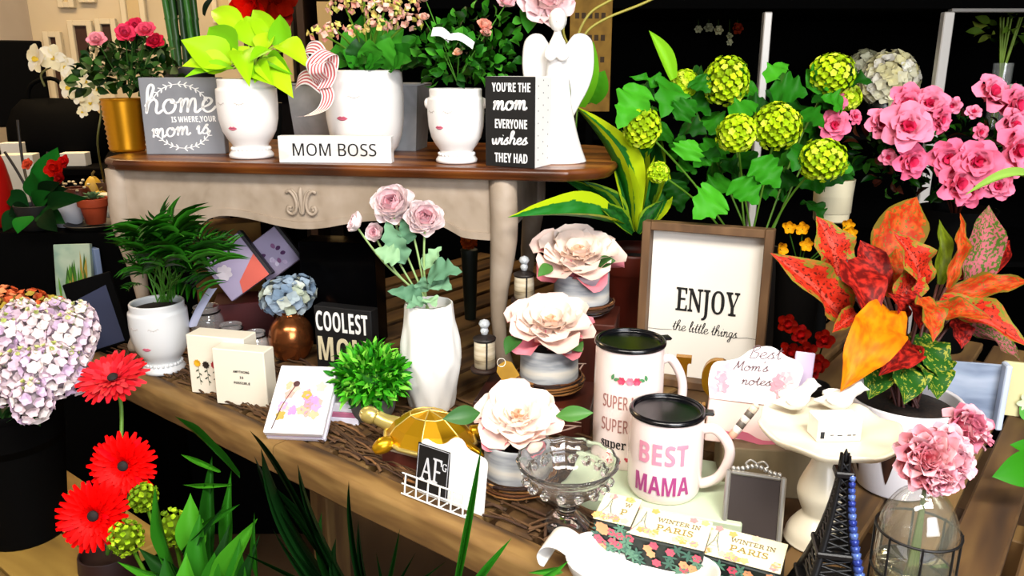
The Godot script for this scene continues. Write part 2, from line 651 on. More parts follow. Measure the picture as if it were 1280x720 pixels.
func _ready() -> void:
	rng.seed = 7
	var cam := Camera3D.new()
	cam.name = "camera"
	cam.fov = 39.598
	cam.near = 0.05
	cam.position = Vector3(0, 1.40, 0)
	cam.rotation_degrees = Vector3(-15.5, 0, 0)
	add_child(cam)
	cam.current = true
	var env := Environment.new()
	env.background_mode = Environment.BG_SKY
	var sky := Sky.new()
	var psm := ProceduralSkyMaterial.new()
	psm.sky_top_color = Color(0.55, 0.68, 0.9)
	psm.sky_horizon_color = Color(0.85, 0.9, 0.96)
	psm.ground_bottom_color = Color(0.32, 0.3, 0.28)
	psm.ground_horizon_color = Color(0.7, 0.7, 0.68)
	sky.sky_material = psm
	env.sky = sky
	env.tonemap_mode = Environment.TONE_MAPPER_LINEAR
	env.tonemap_exposure = 1.36
	env.sdfgi_enabled = true
	env.ssao_enabled = true
	env.ssil_enabled = true
	var we := WorldEnvironment.new()
	we.name = "environment"
	we.environment = env
	add_child(we)
	# daylight of the shop window behind the camera, to the right
	area("window_daylight", Vector3(1.25, 1.85, 2.05), Vector3(1.25, 1.85, 0), Vector2(2.0, 1.5), Color(0.96, 0.97, 1.0), 8.0)
	# three panels in the ceiling: two over the customers in front of the table, one over the counter
	area("panel_light", Vector3(0.75, 2.76, 0.35), Vector3(0.75, 0, 0.35), Vector2(1.2, 0.6), Color(1.0, 0.985, 0.96), 6.5)
	area("panel_light", Vector3(-0.75, 2.76, 0.35), Vector3(-0.75, 0, 0.35), Vector2(1.2, 0.6), Color(1.0, 0.96, 0.91), 4.4)
	area("panel_light", Vector3(-1.7, 2.76, -3.0), Vector3(-1.7, 0, -3.0), Vector2(1.2, 0.6), Color(1.0, 0.86, 0.66), 4.2)
	build_room()
	build_cooler()
	build_rustic_table()
	build_console()
	build_console_things()
	build_table_back()
	build_table_front()
	build_right_side()
	build_left_front()
	build_left_back()

func area(called: String, at: Vector3, to: Vector3, size: Vector2, col: Color, energy: float) -> void:
	var l := AreaLight3D.new()
	l.name = called
	add_child(l, true)
	l.look_at_from_position(at, to, Vector3.UP if absf(at.x - to.x) + absf(at.z - to.z) > 0.01 else Vector3.FORWARD)
	l.area_size = size
	l.area_normalize_energy = true
	l.area_range = 12.0
	l.light_color = col
	l.light_energy = energy
	l.shadow_enabled = true

func slab_box(called: String, lo: Vector3, hi: Vector3, mt: Material, label := "") -> MeshInstance3D:
	var b := B.new()
	b.rbox((lo + hi) / 2, hi - lo, 0.001)
	return struct(called, b, mt, label)

func build_room() -> void:
	var paint := noisy("paint", noise_tex(3, 0.05, [[0.0, "cbbd9f"], [0.5, "d3c5a8"], [1.0, "d9cdb4"]], 64), 0.85, 0.7)
	var pale := noisy("pale", noise_tex(4, 0.05, [[0.0, "bfb4a8"], [1.0, "ccc3b8"]], 64), 0.85, 0.7)
	var dim := mat("2c2622", 0.9)
	var floor_m := noisy("floor", noise_tex(5, 0.03, [[0.2, "4a3522"], [0.6, "5e452d"], [1.0, "705539"]], 128, 5.0), 0.6, 0.8)
	slab_box("floor", Vector3(-2.8, -0.1, -4.8), Vector3(2.8, 0, 2.4), floor_m)
	slab_box("ceiling", Vector3(-2.8, 2.8, -4.8), Vector3(2.8, 2.9, 2.4), mat("8d8478", 0.9))
	slab_box("wall_back", Vector3(-2.8, 0, -4.8), Vector3(2.8, 2.8, -4.65), paint)
	slab_box("wall_left", Vector3(-2.8, 0, -4.65), Vector3(-2.66, 2.8, 2.4), pale)
	slab_box("wall_right", Vector3(2.66, 0, -4.65), Vector3(2.8, 2.8, 2.4), dim)
	# the wall behind the camera, with the shop window in it
	var b := B.new()
	for r in [[-2.66, 0.22, 0, 2.8], [2.28, 2.66, 0, 2.8], [0.22, 2.28, 0, 1.08], [0.22, 2.28, 2.62, 2.8]]:
		b.rbox(Vector3((r[0] + r[1]) / 2, (r[2] + r[3]) / 2, 2.28), Vector3(r[1] - r[0], r[3] - r[2], 0.14), 0.001)
	struct("wall_front", b, dim)
	var wn := Node3D.new()
	wn.name = "window_1"
	wn.set_meta("kind", "structure")
	add_child(wn)
	var fr := B.new()
	for x in [0.25, 1.25, 2.25]:
		fr.rbox(Vector3(x, 1.85, 2.28), Vector3(0.06, 1.54, 0.08))
	for y in [1.11, 2.59]:
		fr.rbox(Vector3(1.25, y, 2.28), Vector3(2.06, 0.06, 0.08))
	put("window_frame", fr, mat("2a2a2a", 0.5), wn)
	for x in [0.75, 1.75]:
		var p := B.new()
		p.rbox(Vector3(x, 1.85, 2.28), Vector3(0.94, 1.42, 0.006))
		put("pane", p, mat("ffffff", 0.02, 0, {"alpha": 0.06}), wn)
	for a in [[0.75, 0.35, "fff4e6", "bright white light panel set in the ceiling nearer the window"], [-0.75, 0.35, "fff0da", "white light panel set in the ceiling in front of the table"], [-1.7, -3.0, "ffdcaa", "warm light panel set in the ceiling over the back counter"]]:
		var t := thing("ceiling_light", a[3], "ceiling light", Vector3(a[0], 2.8, a[1]), 0, "ceiling light panels")
		var f := B.new()
		for s: float in [-1.0, 1.0]:
			f.rbox(Vector3(s * 0.62, -0.012, 0), Vector3(0.04, 0.024, 0.68))
			f.rbox(Vector3(0, -0.012, s * 0.32), Vector3(1.24, 0.024, 0.04))
		put("frame", f, mat("d8d8d4", 0.5), t)
		var d := B.new()
		d.rbox(Vector3(0, -0.008, 0), Vector3(1.2, 0.01, 0.6), 0.001)
		put("diffuser", d, mat(a[2], 0.6, 0, {"glow": 1.5}), t)

# the black flower cooler that closes the view
func build_cooler() -> void:
	var black := mat("040404", 0.9, 0, {"matte": true})
	var t := thing("flower_cooler", "tall black open-fronted flower cooler with pale aluminium posts", "cooler", Vector3(1.01, 0, -2.75))
	var b := B.new()
	b.rbox(Vector3(0, 1.05, -0.78), Vector3(3.2, 2.1, 0.04))
	b.rbox(Vector3(-1.58, 1.05, -0.4), Vector3(0.04, 2.1, 0.8))
	b.rbox(Vector3(1.58, 1.05, -0.4), Vector3(0.04, 2.1, 0.8))
	b.rbox(Vector3(0, 1.86, -0.39), Vector3(3.12, 0.56, 0.78))
	b.rbox(Vector3(0, 0.05, -0.4), Vector3(3.12, 0.1, 0.76))
	put("body", b, black, t)
	for y in [0.7, 1.16]:
		var s := B.new()
		s.rbox(Vector3(0, y, -0.42), Vector3(3.1, 0.02, 0.66))
		put("shelf", s, mat("070707", 0.9, 0, {"matte": true}), t)
	for x in [-0.75, -0.175, 0.415, 1.12]:
		var p := B.new()
		p.rbox(Vector3(x, 0.84, -0.01), Vector3(0.026 if x < 0.4 else 0.034, 1.46, 0.03), 0.003)
		put("post", p, mat("d9d6cf", 0.45, 0.3) if x > -0.5 else black, t)
	var rl := B.new()
	rl.rbox(Vector3(0.99, 1.575, -0.01), Vector3(1.14, 0.012, 0.03), 0.002)
	put("rail", rl, mat("8f8d88", 0.4, 0.4), t)

func build_rustic_table() -> void:
	var wood := noisy("rail_wood", noise_tex(11, 0.035, [[0.15, "38240e"], [0.4, "664921"], [0.6, "7a5a2c"], [0.85, "8f6f3c"]], 160, 5.0, 4, true), 0.75, 3.5)
	var slats := []
	for k in 3:
		slats.append(noisy("slat%d" % k, noise_tex(20 + k, 0.03, [[0.1, "2e1c0a"], [0.45, ["5a3e1e", "503617", "644823"][k]], [0.9, "7d6032"]], 128, 6.0), 0.75, 3.0))
	var t := thing("rustic_table", "low rustic wooden display table with slatted top and thick plank edge", "table", Vector3(-0.923, 0.80, -1.608), -38.1)
	var spots := [[0.0, 0.675], [0.677, 2.05]]
	for r in spots:
		var b := B.new()
		var n := 14
		var rows := []
		# a sawn board with a worn, slightly wavy edge
		for i in n + 1:
			var x: float = lerp(r[0], r[1], float(i) / n)
			var w := 0.0022 * sin(x * 23.0) + 0.0016 * sin(x * 61.0)
			var row := []
			for q in [[-0.044, -0.05], [-0.044, 0.0], [-0.042, 0.002], [-0.006, 0.002 + w * 0.3], [-0.001, -0.001], [0.001 + w, -0.006], [0.001 + w * 0.5, -0.045], [-0.003, -0.05]]:
				row.append(Vector3(x, q[1], q[0]))
			rows.append(row)
		b.grid(rows, true)
		for k in [0, n]:
			var e: Array = rows[k].duplicate()
			if k == 0:
				e.reverse()
			b.face(e)
		put("edge_board", b, wood, t)
	var x := 0.02
	var k := 0
	while x < 2.0:
		var w := rnd(0.062, 0.074)
		var b := B.new()
		b.rbox(Vector3(0, 0, 0), Vector3(w, 0.018, 1.25), 0.003)
		put("slat", b, slats[k % 3], t, Transform3D(rot(0, rnd(-0.25, 0.25), 0), Vector3(x + w / 2, -0.009 - rnd(0, 0.0015), -0.675)))
		x += w + rnd(0.012, 0.018)
		k += 1
	for z in [-0.5, -1.2]:
		var b := B.new()
		b.rbox(Vector3(1.0, -0.05, z), Vector3(1.98, 0.06, 0.05))
		put("bearer", b, slats[0], t)
		for lx in [0.16, 1.9]:
			var l := B.new()
			l.rbox(Vector3(lx, -0.44, z), Vector3(0.07, 0.72, 0.07), 0.004)
			put("leg", l, slats[0], t)
	# dry vine and straw strewn over the slats behind the edge
	var s := B.new()
	for i in 1000:
		var lx := rnd(0.02, 1.35)
		var lz := -0.052 - absf(rng.randfn(0, 0.10)) - (rnd(0.0, 0.25) if lx > 0.95 and rng.randf() < 0.5 else 0.0)
		if lz < -0.62:
			continue
		var a := rnd(-0.5, 0.5) + (PI / 2 if rng.randf() < 0.12 else 0.0)
		var ln := rnd(0.012, 0.05)
		var d := Vector3(cos(a), 0, sin(a) * 0.6) * ln
		if absf(d.z) > absf(lz + 0.05):
			d.z *= 0.2
		var y := rnd(0.0022, 0.005)
		s.col = Color(0.13, 0.062, 0.022) * (rnd(1.4, 2.6) if rng.randf() < 0.16 else rnd(0.35, 1.0))
		s.tube([Vector3(lx, y, lz) - d, Vector3(lx, y + rnd(0, 0.005), lz), Vector3(lx, y, lz) + d], rnd(0.001, 0.003), 4)
	var so := solo("dry_straw", s, mat("ffffff", 0.8, 0, {"vc": true}), "dry dark brown vine and straw strewn over the slatted table", "straw", Vector3(-0.923, 0.80, -1.608), -38.1)
	so.set_meta("kind", "stuff")

# an outline in x and z closed by tops, its edge following a profile of [inset, y]
func edged(b: B, outline: Array, prof: Array) -> void:
	var mid := Vector2.ZERO
	for p in outline:
		mid += p / outline.size()
	var rows := []
	var n := outline.size()
	for q in prof:
		var row := []
		for i in n:
			var t: Vector2 = (outline[(i + 1) % n] - outline[(i - 1 + n) % n]).normalized()
			var nrm := Vector2(t.y, -t.x)
			if nrm.dot(outline[i] - mid) > 0:
				nrm = -nrm
			var p: Vector2 = outline[i] + nrm * q[0]
			row.append(Vector3(p.x, q[1], p.y))
		rows.append(row)
	b.grid(rows, true)
	for k in [0, prof.size() - 1]:
		var poly := PackedVector2Array()
		for p in rows[k]:
			poly.append(Vector2(p.x, p.z))
		var tri := Geometry2D.triangulate_polygon(poly)
		var at := b.v.size()
		for p in rows[k]:
			b.vert(p)
		for i in range(0, tri.size(), 3):
			var a := poly[tri[i]]
			var area := (poly[tri[i + 1]] - a).cross(poly[tri[i + 2]] - a)
			# seen from above, x to the right and z down: positive areas turn clockwise
			if (area > 0) == (k != 0):
				b.ix.append_array([at + tri[i], at + tri[i + 1], at + tri[i + 2]])
			else:
				b.ix.append_array([at + tri[i], at + tri[i + 2], at + tri[i + 1]])

func build_console() -> void:
	var top_wood := noisy("console_wood", noise_tex(31, 0.04, [[0.1, "3a1a08"], [0.4, "6b3712"], [0.65, "87501e"], [0.95, "a66a2c"]], 160, 6.0, 4, true), 0.35, 2.4)
	var paint := noisy("console_paint", noise_tex(32, 0.05, [[0.0, "8f7f6c"], [0.35, "9f8f7c"], [0.7, "a69684"], [1.0, "ad9e8c"]], 128), 0.55, 2.5)
	var t := thing("coffee_table", "French style grey beige painted table with brown wooden top", "table", Vector3(0.042, 0.80, -1.449), -10.1)
	var out := []
	var pts := [Vector2(-0.80, 0.0), Vector2(-0.40, 0.0), Vector2(0.0, 0.0), Vector2(0.07, -0.012), Vector2(0.125, -0.06), Vector2(0.14, -0.15), Vector2(0.14, -0.36), Vector2(0.10, -0.46), Vector2(0.0, -0.5), Vector2(-0.45, -0.5), Vector2(-0.84, -0.5), Vector2(-0.90, -0.45), Vector2(-0.92, -0.32), Vector2(-0.92, -0.16), Vector2(-0.9, -0.05), Vector2(-0.86, -0.012)]
	for i in pts.size():
		var n := pts.size()
		for k in 4:
			out.append(pts[i].cubic_interpolate(pts[(i + 1) % n], pts[(i - 1 + n) % n], pts[(i + 2) % n], k / 4.0))
	out.reverse()
	var b := B.new()
	edged(b, out, [[0.014, 0.397], [0.008, 0.398], [0.004, 0.402], [0.005, 0.405], [0.0, 0.409], [0.0, 0.414], [0.003, 0.419], [0.007, 0.42]])
	put("tabletop", b, top_wood, t)
	# the scalloped front apron; its lower edge as drops below the top
	var drop := [[0, 0.108], [0.12, 0.104], [0.25, 0.094], [0.36, 0.0875], [0.45, 0.087], [0.52, 0.094], [0.566, 0.106], [0.61, 0.096], [0.68, 0.0905], [0.74, 0.093], [0.80, 0.104], [0.86, 0.114], [1.0, 0.117]]
	var edge := []
	for i in range(drop.size() - 1, 0, -1):
		edge.append(Vector2(-drop[i][0], drop[i][1]))
	for d in drop:
		edge.append(Vector2(d[0], d[1]))
	var fine := curve(edge, 4)
	var body := PackedVector2Array()
	var rim := PackedVector2Array()
	for p in fine:
		body.append(Vector2(-0.47 + p.x * 0.385, 0.398 - p.y))
	for p in fine:
		rim.append(Vector2(-0.47 + p.x * 0.385, 0.3965 - p.y))
	for i in range(fine.size() - 1, -1, -1):
		rim.append(Vector2(-0.47 + fine[i].x * 0.385, 0.4105 - fine[i].y))
	body.append(Vector2(-0.085, 0.398))
	body.append(Vector2(-0.855, 0.398))
	b = B.new()
	b.prism(body, 0.016)
	put("apron", b, paint, t, tf(Vector3(0, 0, -0.05)))
	b = B.new()
	b.prism(rim, 0.0045)
	put("moulding", b, paint, t, tf(Vector3(0, 0, -0.034)))
	# side aprons and the back one
	for q in [[Vector3(-0.062, 0.345, -0.24), Vector3(0.016, 0.106, 0.36)], [Vector3(-0.868, 0.345, -0.24), Vector3(0.016, 0.106, 0.36)], [Vector3(-0.47, 0.345, -0.42), Vector3(0.77, 0.106, 0.016)]]:
		b = B.new()
		b.rbox(q[0], q[1])
		put("apron", b, paint, t)
	for q in [[-0.066, -0.038, 1.0, 0], [-0.066, -0.42, 1.0, 1], [-0.872, -0.045, -1.0, 0], [-0.872, -0.42, -1.0, 1]]:
		var path := []
		var rad := []
		var s: float = q[2]
		var f := 1.0 if q[3] == 0 else -1.0
		for w in [[0.398, 0.0, 0.027], [0.36, 0.0, 0.0265], [0.32, 0.002, 0.0265], [0.28, 0.001, 0.026], [0.24, -0.003, 0.0235], [0.18, -0.010, 0.0185], [0.12, -0.013, 0.0145], [0.07, -0.008, 0.0135], [0.035, 0.002, 0.016], [0.014, 0.007, 0.02], [0.0025, 0.007, 0.017]]:
			path.append(Vector3(q[0] + s * w[1], w[0], q[1] + f * w[1] * 0.8))
			rad.append(w[2] * (0.92 if s < 0 else 1.0))
		b = B.new()
		b.tube(path, rad, 14)
		put("leg", b, paint, t)
	# carved emblem: a plume between two scrolls
	b = B.new()
	var ez := -0.033
	b.xf = Transform3D(Basis.IDENTITY, Vector3(-0.469, 0.343, ez))
	b.tube(curve([Vector3(0, -0.026, 0), Vector3(0, -0.005, 0.003), Vector3(0, 0.018, 0.004), Vector3(0, 0.030, 0.001)]), [0.004, 0.004, 0.004, 0.0038, 0.0036, 0.0038, 0.004, 0.0043, 0.0046, 0.0048, 0.0049, 0.0049, 0.0047, 0.0044, 0.004, 0.0034, 0.0026, 0.0016, 0.0005], 8)
	for s: float in [-1.0, 1.0]:
		b.tube(curve([Vector3(s * 0.031, 0.017, 0.001), Vector3(s * 0.024, 0.021, 0.003), Vector3(s * 0.015, 0.012, 0.003), Vector3(s * 0.010, -0.004, 0.003), Vector3(s * 0.013, -0.020, 0.003), Vector3(s * 0.022, -0.025, 0.003), Vector3(s * 0.030, -0.018, 0.003), Vector3(s * 0.027, -0.010, 0.003), Vector3(s * 0.021, -0.013, 0.003)], 4), 0.0034, 8)
		b.tube(curve([Vector3(s * 0.003, -0.024, 0.002), Vector3(s * 0.006, 0.0, 0.003), Vector3(s * 0.011, 0.016, 0.003), Vector3(s * 0.02, 0.024, 0.002)], 4), 0.0022, 6)
		b.ball(Vector3(s * 0.024, -0.016, 0.003), Vector3(0.004, 0.004, 0.003), 8)
	put("carved_emblem", b, paint, t)


# ---------------------------------------------------------------- on the console table

func build_console_things() -> void:
	var white := mat("f1efec", 0.35, 0, {"coat": 0.3})
	var print_white := mat("f4f4f2", 0.7)
	var ink := mat("0b0b0b", 0.6)
	# grey wooden sign
	var w := 0.001 * 97 * 1.6779
	var h := 0.1574
	var t := thing("word_sign", "grey wooden sign with white wreath lettering home is where your mom is", "sign", Vector3(-0.6891, 1.2200, -1.7071), 4)
	var b := B.new()
	b.rbox(Vector3(0, h / 2, -0.016), Vector3(w, h, 0.032), 0.0015)
	var board := put("panel", b, noisy("greywood", noise_tex(50, 0.04, [[0.0, "77797f"], [1.0, "8d9096"]], 64, 4.0), 0.7, 4.0), t)
	b = B.new()
	b.xf = tf(Vector3(-0.004, h * 0.64, 0.0002))
	brush(b, "home", w * 0.88, 0.0058, 0.12, 0.03, 0.74)
	put("lettering", b, print_white, board)
	b = B.new()
	b.xf = tf(Vector3(-0.006, h * 0.31, 0.0002))
	brush(b, "mom is", w * 0.74, 0.0045, 0.1, 0.08)
	put("lettering", b, print_white, board)
	letters(board, "IS WHERE YOUR", "Droid Sans", true, w * 0.56, h * 0.075, tf(Vector3(w * 0.14, h * 0.465, 0.0004), 0, 0, 1), print_white)
	for s: float in [1.0, -1.0]:
		b = B.new()
		var pts := []
		for i in 13:
			var a := deg_to_rad(lerpf(28, 152, i / 12.0))
			pts.append(Vector2(-0.002 + cos(a) * w * 0.40, h * 0.5 + s * (sin(a) * h * 0.43 - 0.002)))
		b.xf = Transform3D()
		ribbon(b, pts, 0.0022)
		for i in range(1, 12):
			var p: Vector2 = pts[i]
			var tg: Vector2 = (pts[i + 1] - pts[i - 1]).normalized()
			for q: float in [-1.0, 1.0]:
				var dirv := (tg * (1.0 if i > 6 else -1.0) + Vector2(-tg.y, tg.x) * q).normalized()
				ribbon(b, [p, p + dirv * 0.004, p + dirv * 0.0085], 0.0032)
		put("wreath_spray", b, print_white, board)

	# pothos in a footed face pot
	t = face_pot("footed white face planter with pearl ring holding the chartreuse pothos", Vector3(-0.5310, 1.2200, -1.6456), 0, 0.001 * 73 * 1.6339, 0.1549, true, white, -18.0, 0.4)
	t = thing("pothos", "chartreuse heart-leaved pothos growing in the footed white face planter", "plant", Vector3(-0.5184, 1.3856, -1.6564))
	var hearts := [leaf_mesh(HEART, 0.09, 0.0, 0.22), leaf_mesh(HEART, 0.05, 0.15, 0.12), leaf_mesh(HEART, 0.13, 0.0, 0.3)]
	var limes := [mat("9ed413", 0.4, 0, {"back": "304400"}), mat("86c812", 0.4, 0, {"back": "304400"}), mat("b2e01c", 0.4, 0, {"back": "304400"}), mat("71b814", 0.4, 0, {"back": "304400"})]
	var list := [[Vector3(-0.5632, 1.3980, -1.6598), Vector3(-0.6458, 1.4491, -1.6325), 0.0800], [Vector3(-0.5504, 1.4165, -1.6650), Vector3(-0.6178, 1.4765, -1.7127), 0.0800], [Vector3(-0.5412, 1.4670, -1.7101), Vector3(-0.6242, 1.5099, -1.7531), 0.0489], [Vector3(-0.5565, 1.4041, -1.6511), Vector3(-0.6484, 1.3995, -1.6291), 0.0477], [Vector3(-0.5498, 1.3949, -1.6382), Vector3(-0.6437, 1.3783, -1.6232), 0.0316], [Vector3(-0.5152, 1.4354, -1.6910), Vector3(-0.5445, 1.4990, -1.7294), 0.0778], [Vector3(-0.4763, 1.4479, -1.6944), Vector3(-0.5346, 1.5124, -1.7434), 0.0486], [Vector3(-0.4576, 1.4288, -1.6684), Vector3(-0.4698, 1.5010, -1.7091), 0.0480], [Vector3(-0.4643, 1.4409, -1.6613), Vector3(-0.3962, 1.3950, -1.6175), 0.0541], [Vector3(-0.4898, 1.4101, -1.6321), Vector3(-0.4177, 1.3405, -1.5713), 0.0597], [Vector3(-0.4681, 1.4309, -1.6171), Vector3(-0.4986, 1.4083, -1.5797), 0.0372], [Vector3(-0.5309, 1.4284, -1.6475), Vector3(-0.4986, 1.3614, -1.5667), 0.0506], [Vector3(-0.5055, 1.4010, -1.6295), Vector3(-0.4530, 1.3644, -1.5675), 0.0502], [Vector3(-0.4835, 1.4193, -1.6450), Vector3(-0.4192, 1.3833, -1.5831), 0.0348], [Vector3(-0.5024, 1.4257, -1.6675), Vector3(-0.4779, 1.4666, -1.6996), 0.0480], [Vector3(-0.5280, 1.4072, -1.6624), Vector3(-0.5600, 1.4350, -1.6701), 0.0480], [Vector3(-0.4836, 1.3980, -1.6183), Vector3(-0.4927, 1.3686, -1.5790), 0.0343]]
	leaves(t, list, hearts, limes)
	b = B.new()
	var inv := t.transform.affine_inverse()
	for s in list:
		b.tube(curve([inv * Vector3(-0.5216, 1.3669, -1.6616), inv * (s[0].lerp(Vector3(-0.5184, 1.3856, -1.6564), 0.5) + Vector3(0, 0.01, 0)), inv * s[0]], 4), 0.0018, 5)
	put("stems", b, mat("8fb82a", 0.5), t)

	# galvanised trough behind the pots
	t = thing("metal_trough", "pale galvanised metal trough behind the white face planters", "planter", Vector3(-0.3514, 1.2200, -1.7732) + Vector3(0.01, 0, -0.075), -10)
	b = B.new()
	var tw := 0.15
	var th := 0.1414
	for s in [[0, 0, 1]]:
		var lo := [Vector3(-tw * 0.93, 0, 0.045), Vector3(tw * 0.93, 0, 0.045), Vector3(tw * 0.93, 0, -0.045), Vector3(-tw * 0.93, 0, -0.045)]
		var hi := [Vector3(-tw, th, 0.055), Vector3(tw, th, 0.055), Vector3(tw, th, -0.055), Vector3(-tw, th, -0.055)]
		for i in 4:
			var k := (i + 1) % 4
			b.face([lo[i], hi[i], hi[k], lo[k]])
			b.face([hi[i] * Vector3(0.98, 1, 0.95), lo[i] * Vector3(0.98, 1, 0.95) + Vector3(0, 0.003, 0), lo[k] * Vector3(0.98, 1, 0.95) + Vector3(0, 0.003, 0), hi[k] * Vector3(0.98, 1, 0.95)])
		b.face([lo[0], lo[1], lo[2], lo[3]])
		var rimp := []
		for i in 4:
			rimp.append(hi[i])
		b.tube([hi[0], hi[0].lerp(hi[1], 0.5), hi[1], hi[2], hi[2].lerp(hi[3], 0.5), hi[3]], 0.003, 6, true)
	put("body", b, noisy("galvanised", noise_tex(52, 0.09, [[0.0, "a3a7ab"], [0.5, "abafb3"], [1.0, "b5b8bc"]], 64), 0.5, 6.0, {"metal": 0.3}), t)

	# kalanchoe in the wide face pot, with its striped bow
	t = face_pot("wide white bowl-shaped face planter holding the pink kalanchoe", Vector3(-0.3065, 1.2200, -1.7071), 0, 0.001 * 96 * 1.6931, 0.1715, false, white, -25.0, 0.46)
	t = thing("kalanchoe", "bushy kalanchoe with pale pink blossom clusters in the wide face planter", "plant", Vector3(-0.2988, 1.3979, -1.7221))
	var green := [mat("2e7d1c", 0.4, 0, {"back": "103000"}), mat("206414", 0.4, 0, {"back": "103000"}), mat("3f9426", 0.4, 0, {"back": "103000"}), mat("174d10", 0.45)]
	var fleshy := [leaf_mesh([0.3, 0.6, 0.9, 1.05, 1.0, 0.8, 0.45, 0.0], 0.06, 0.1, 0.15, 0.12, 4.0), leaf_mesh([0.35, 0.7, 1.0, 0.9, 1.05, 0.8, 0.5, 0.0], 0.1, 0.05, 0.2, 0.1, 4.0)]
	leaves(t, [[Vector3(-0.3034, 1.3979, -1.7013), Vector3(-0.3392, 1.4319, -1.6692), 0.0492], [Vector3(-0.3116, 1.3979, -1.7013), Vector3(-0.3072, 1.4581, -1.6765), 0.0525], [Vector3(-0.2788, 1.3979, -1.7013), Vector3(-0.2812, 1.4528, -1.6543), 0.0558], [Vector3(-0.2624, 1.3947, -1.7004), Vector3(-0.2432, 1.4565, -1.6761), 0.0525], [Vector3(-0.2460, 1.3979, -1.7013), Vector3(-0.1888, 1.4380, -1.6709), 0.0492], [Vector3(-0.2916, 1.3917, -1.6788), Vector3(-0.2511, 1.4219, -1.6146), 0.0389], [Vector3(-0.2430, 1.3917, -1.6788), Vector3(-0.1950, 1.4100, -1.6217), 0.0421], [Vector3(-0.3280, 1.3979, -1.7013), Vector3(-0.3552, 1.4165, -1.6650), 0.0426], [Vector3(-0.2756, 1.4011, -1.7230), Vector3(-0.2214, 1.4738, -1.7224), 0.0498], [Vector3(-0.3071, 1.4043, -1.7238), Vector3(-0.3386, 1.4843, -1.7460), 0.0531], [Vector3(-0.3143, 1.3917, -1.6788), Vector3(-0.2777, 1.4070, -1.6208), 0.0324], [Vector3(-0.2457, 1.4043, -1.7238), Vector3(-0.1926, 1.4603, -1.7394), 0.0432], [Vector3(-0.2752, 1.3918, -1.6581), Vector3(-0.2777, 1.4251, -1.6258), 0.0416], [Vector3(-0.2296, 1.3916, -1.6996), Vector3(-0.1782, 1.4042, -1.6823), 0.0361], [Vector3(-0.3486, 1.3979, -1.7221), Vector3(-0.3608, 1.4437, -1.7140), 0.0498], [Vector3(-0.2688, 1.4043, -1.7446), Vector3(-0.2722, 1.5015, -1.7715), 0.0538], [Vector3(-0.3024, 1.4043, -1.7446), Vector3(-0.3158, 1.5047, -1.7724), 0.0538]], fleshy, green)
	var pinks := [lin("f3b7a4"), lin("f0a693"), lin("f6c9b6"), lin("e8d27a"), lin("d6d864"), lin("f4c3b4")]
	inv = t.transform.affine_inverse()
	for s in [[Vector3(-0.3390, 1.5142, -1.7232), 0.034, 26], [Vector3(-0.2960, 1.5244, -1.6949), 0.036, 28], [Vector3(-0.2560, 1.5028, -1.6889), 0.036, 30], [Vector3(-0.2282, 1.5204, -1.7249), 0.036, 28], [Vector3(-0.2138, 1.4822, -1.7039), 0.03, 24], [Vector3(-0.2822, 1.5418, -1.7620), 0.04, 28], [Vector3(-0.3552, 1.4720, -1.6803), 0.016, 8], [Vector3(-0.3729, 1.4589, -1.6560), 0.025, 16], [Vector3(-0.3097, 1.4650, -1.6577), 0.015, 8], [Vector3(-0.2654, 1.4741, -1.6602), 0.02, 14]]:
		b = B.new()
		cluster(b, inv * s[0], Vector3(s[1], s[1] * 0.6, s[1]), s[2], 0.0085, pinks, -0.35, 4, 55.0)
		for i in s[2] / 2:
			b.col = lin("dfe07a", rnd(0.7, 1.1))
			b.ball(inv * s[0] + Vector3(rnd(-1, 1), rnd(-0.4, 0.8), rnd(-1, 1)).normalized() * s[1] * 0.95, Vector3(0.003, 0.004, 0.003), 6)
		b.col = lin("5f8f2a")
		b.tube(curve([inv * Vector3(-0.2988, 1.3851, -1.7185), (inv * s[0] + inv * Vector3(-0.2988, 1.3851, -1.7185)) / 2 + Vector3(0, 0.012, 0), inv * s[0]], 4), 0.0022, 5)
		put("flower_cluster", b, petal_mat(), t)
	# striped ribbon bow
	t = thing("ribbon_bow", "pink and white striped ribbon bow tied beside the wide face planter", "ribbon", Vector3(-0.3745, 1.3812, -1.6344))
	inv = t.transform.affine_inverse()
	for s in [[[Vector3(-0.3784, 1.3647, -1.6195), Vector3(-0.3862, 1.3980, -1.6028), Vector3(-0.3650, 1.4218, -1.6042), Vector3(-0.3488, 1.4249, -1.6154), Vector3(-0.3526, 1.3980, -1.6183), Vector3(-0.3693, 1.3920, -1.6218)], Vector3(0.8, -0.35, 0.3)], [[Vector3(-0.3682, 1.3740, -1.6117), Vector3(-0.3733, 1.3863, -1.5839), Vector3(-0.3706, 1.4039, -1.5836), Vector3(-0.3550, 1.4054, -1.5892), Vector3(-0.3534, 1.3816, -1.6034), Vector3(-0.3666, 1.3589, -1.6075)], Vector3(0.95, 0.1, 0.2)], [[Vector3(-0.3611, 1.3980, -1.6287), Vector3(-0.3799, 1.4313, -1.6379), Vector3(-0.4029, 1.4345, -1.6492), Vector3(-0.4134, 1.4194, -1.6554), Vector3(-0.3871, 1.3949, -1.6382)], Vector3(0.5, 0.8, 0.2)], [[Vector3(-0.3737, 1.3617, -1.6186), Vector3(-0.4029, 1.3797, -1.6340), Vector3(-0.4288, 1.3702, -1.6521), Vector3(-0.4406, 1.3449, -1.6658)], Vector3(0.3, 0.95, 0.1)], [[Vector3(-0.3690, 1.3647, -1.6195), Vector3(-0.3588, 1.3439, -1.6033), Vector3(-0.3670, 1.3216, -1.5919), Vector3(-0.3906, 1.3084, -1.5831), Vector3(-0.4196, 1.3048, -1.5925)], Vector3(0.9, 0.1, 0.35)]]:
		b = B.new()
		var path := curve(s[0], 6)
		var sd: Vector3 = s[1].normalized()
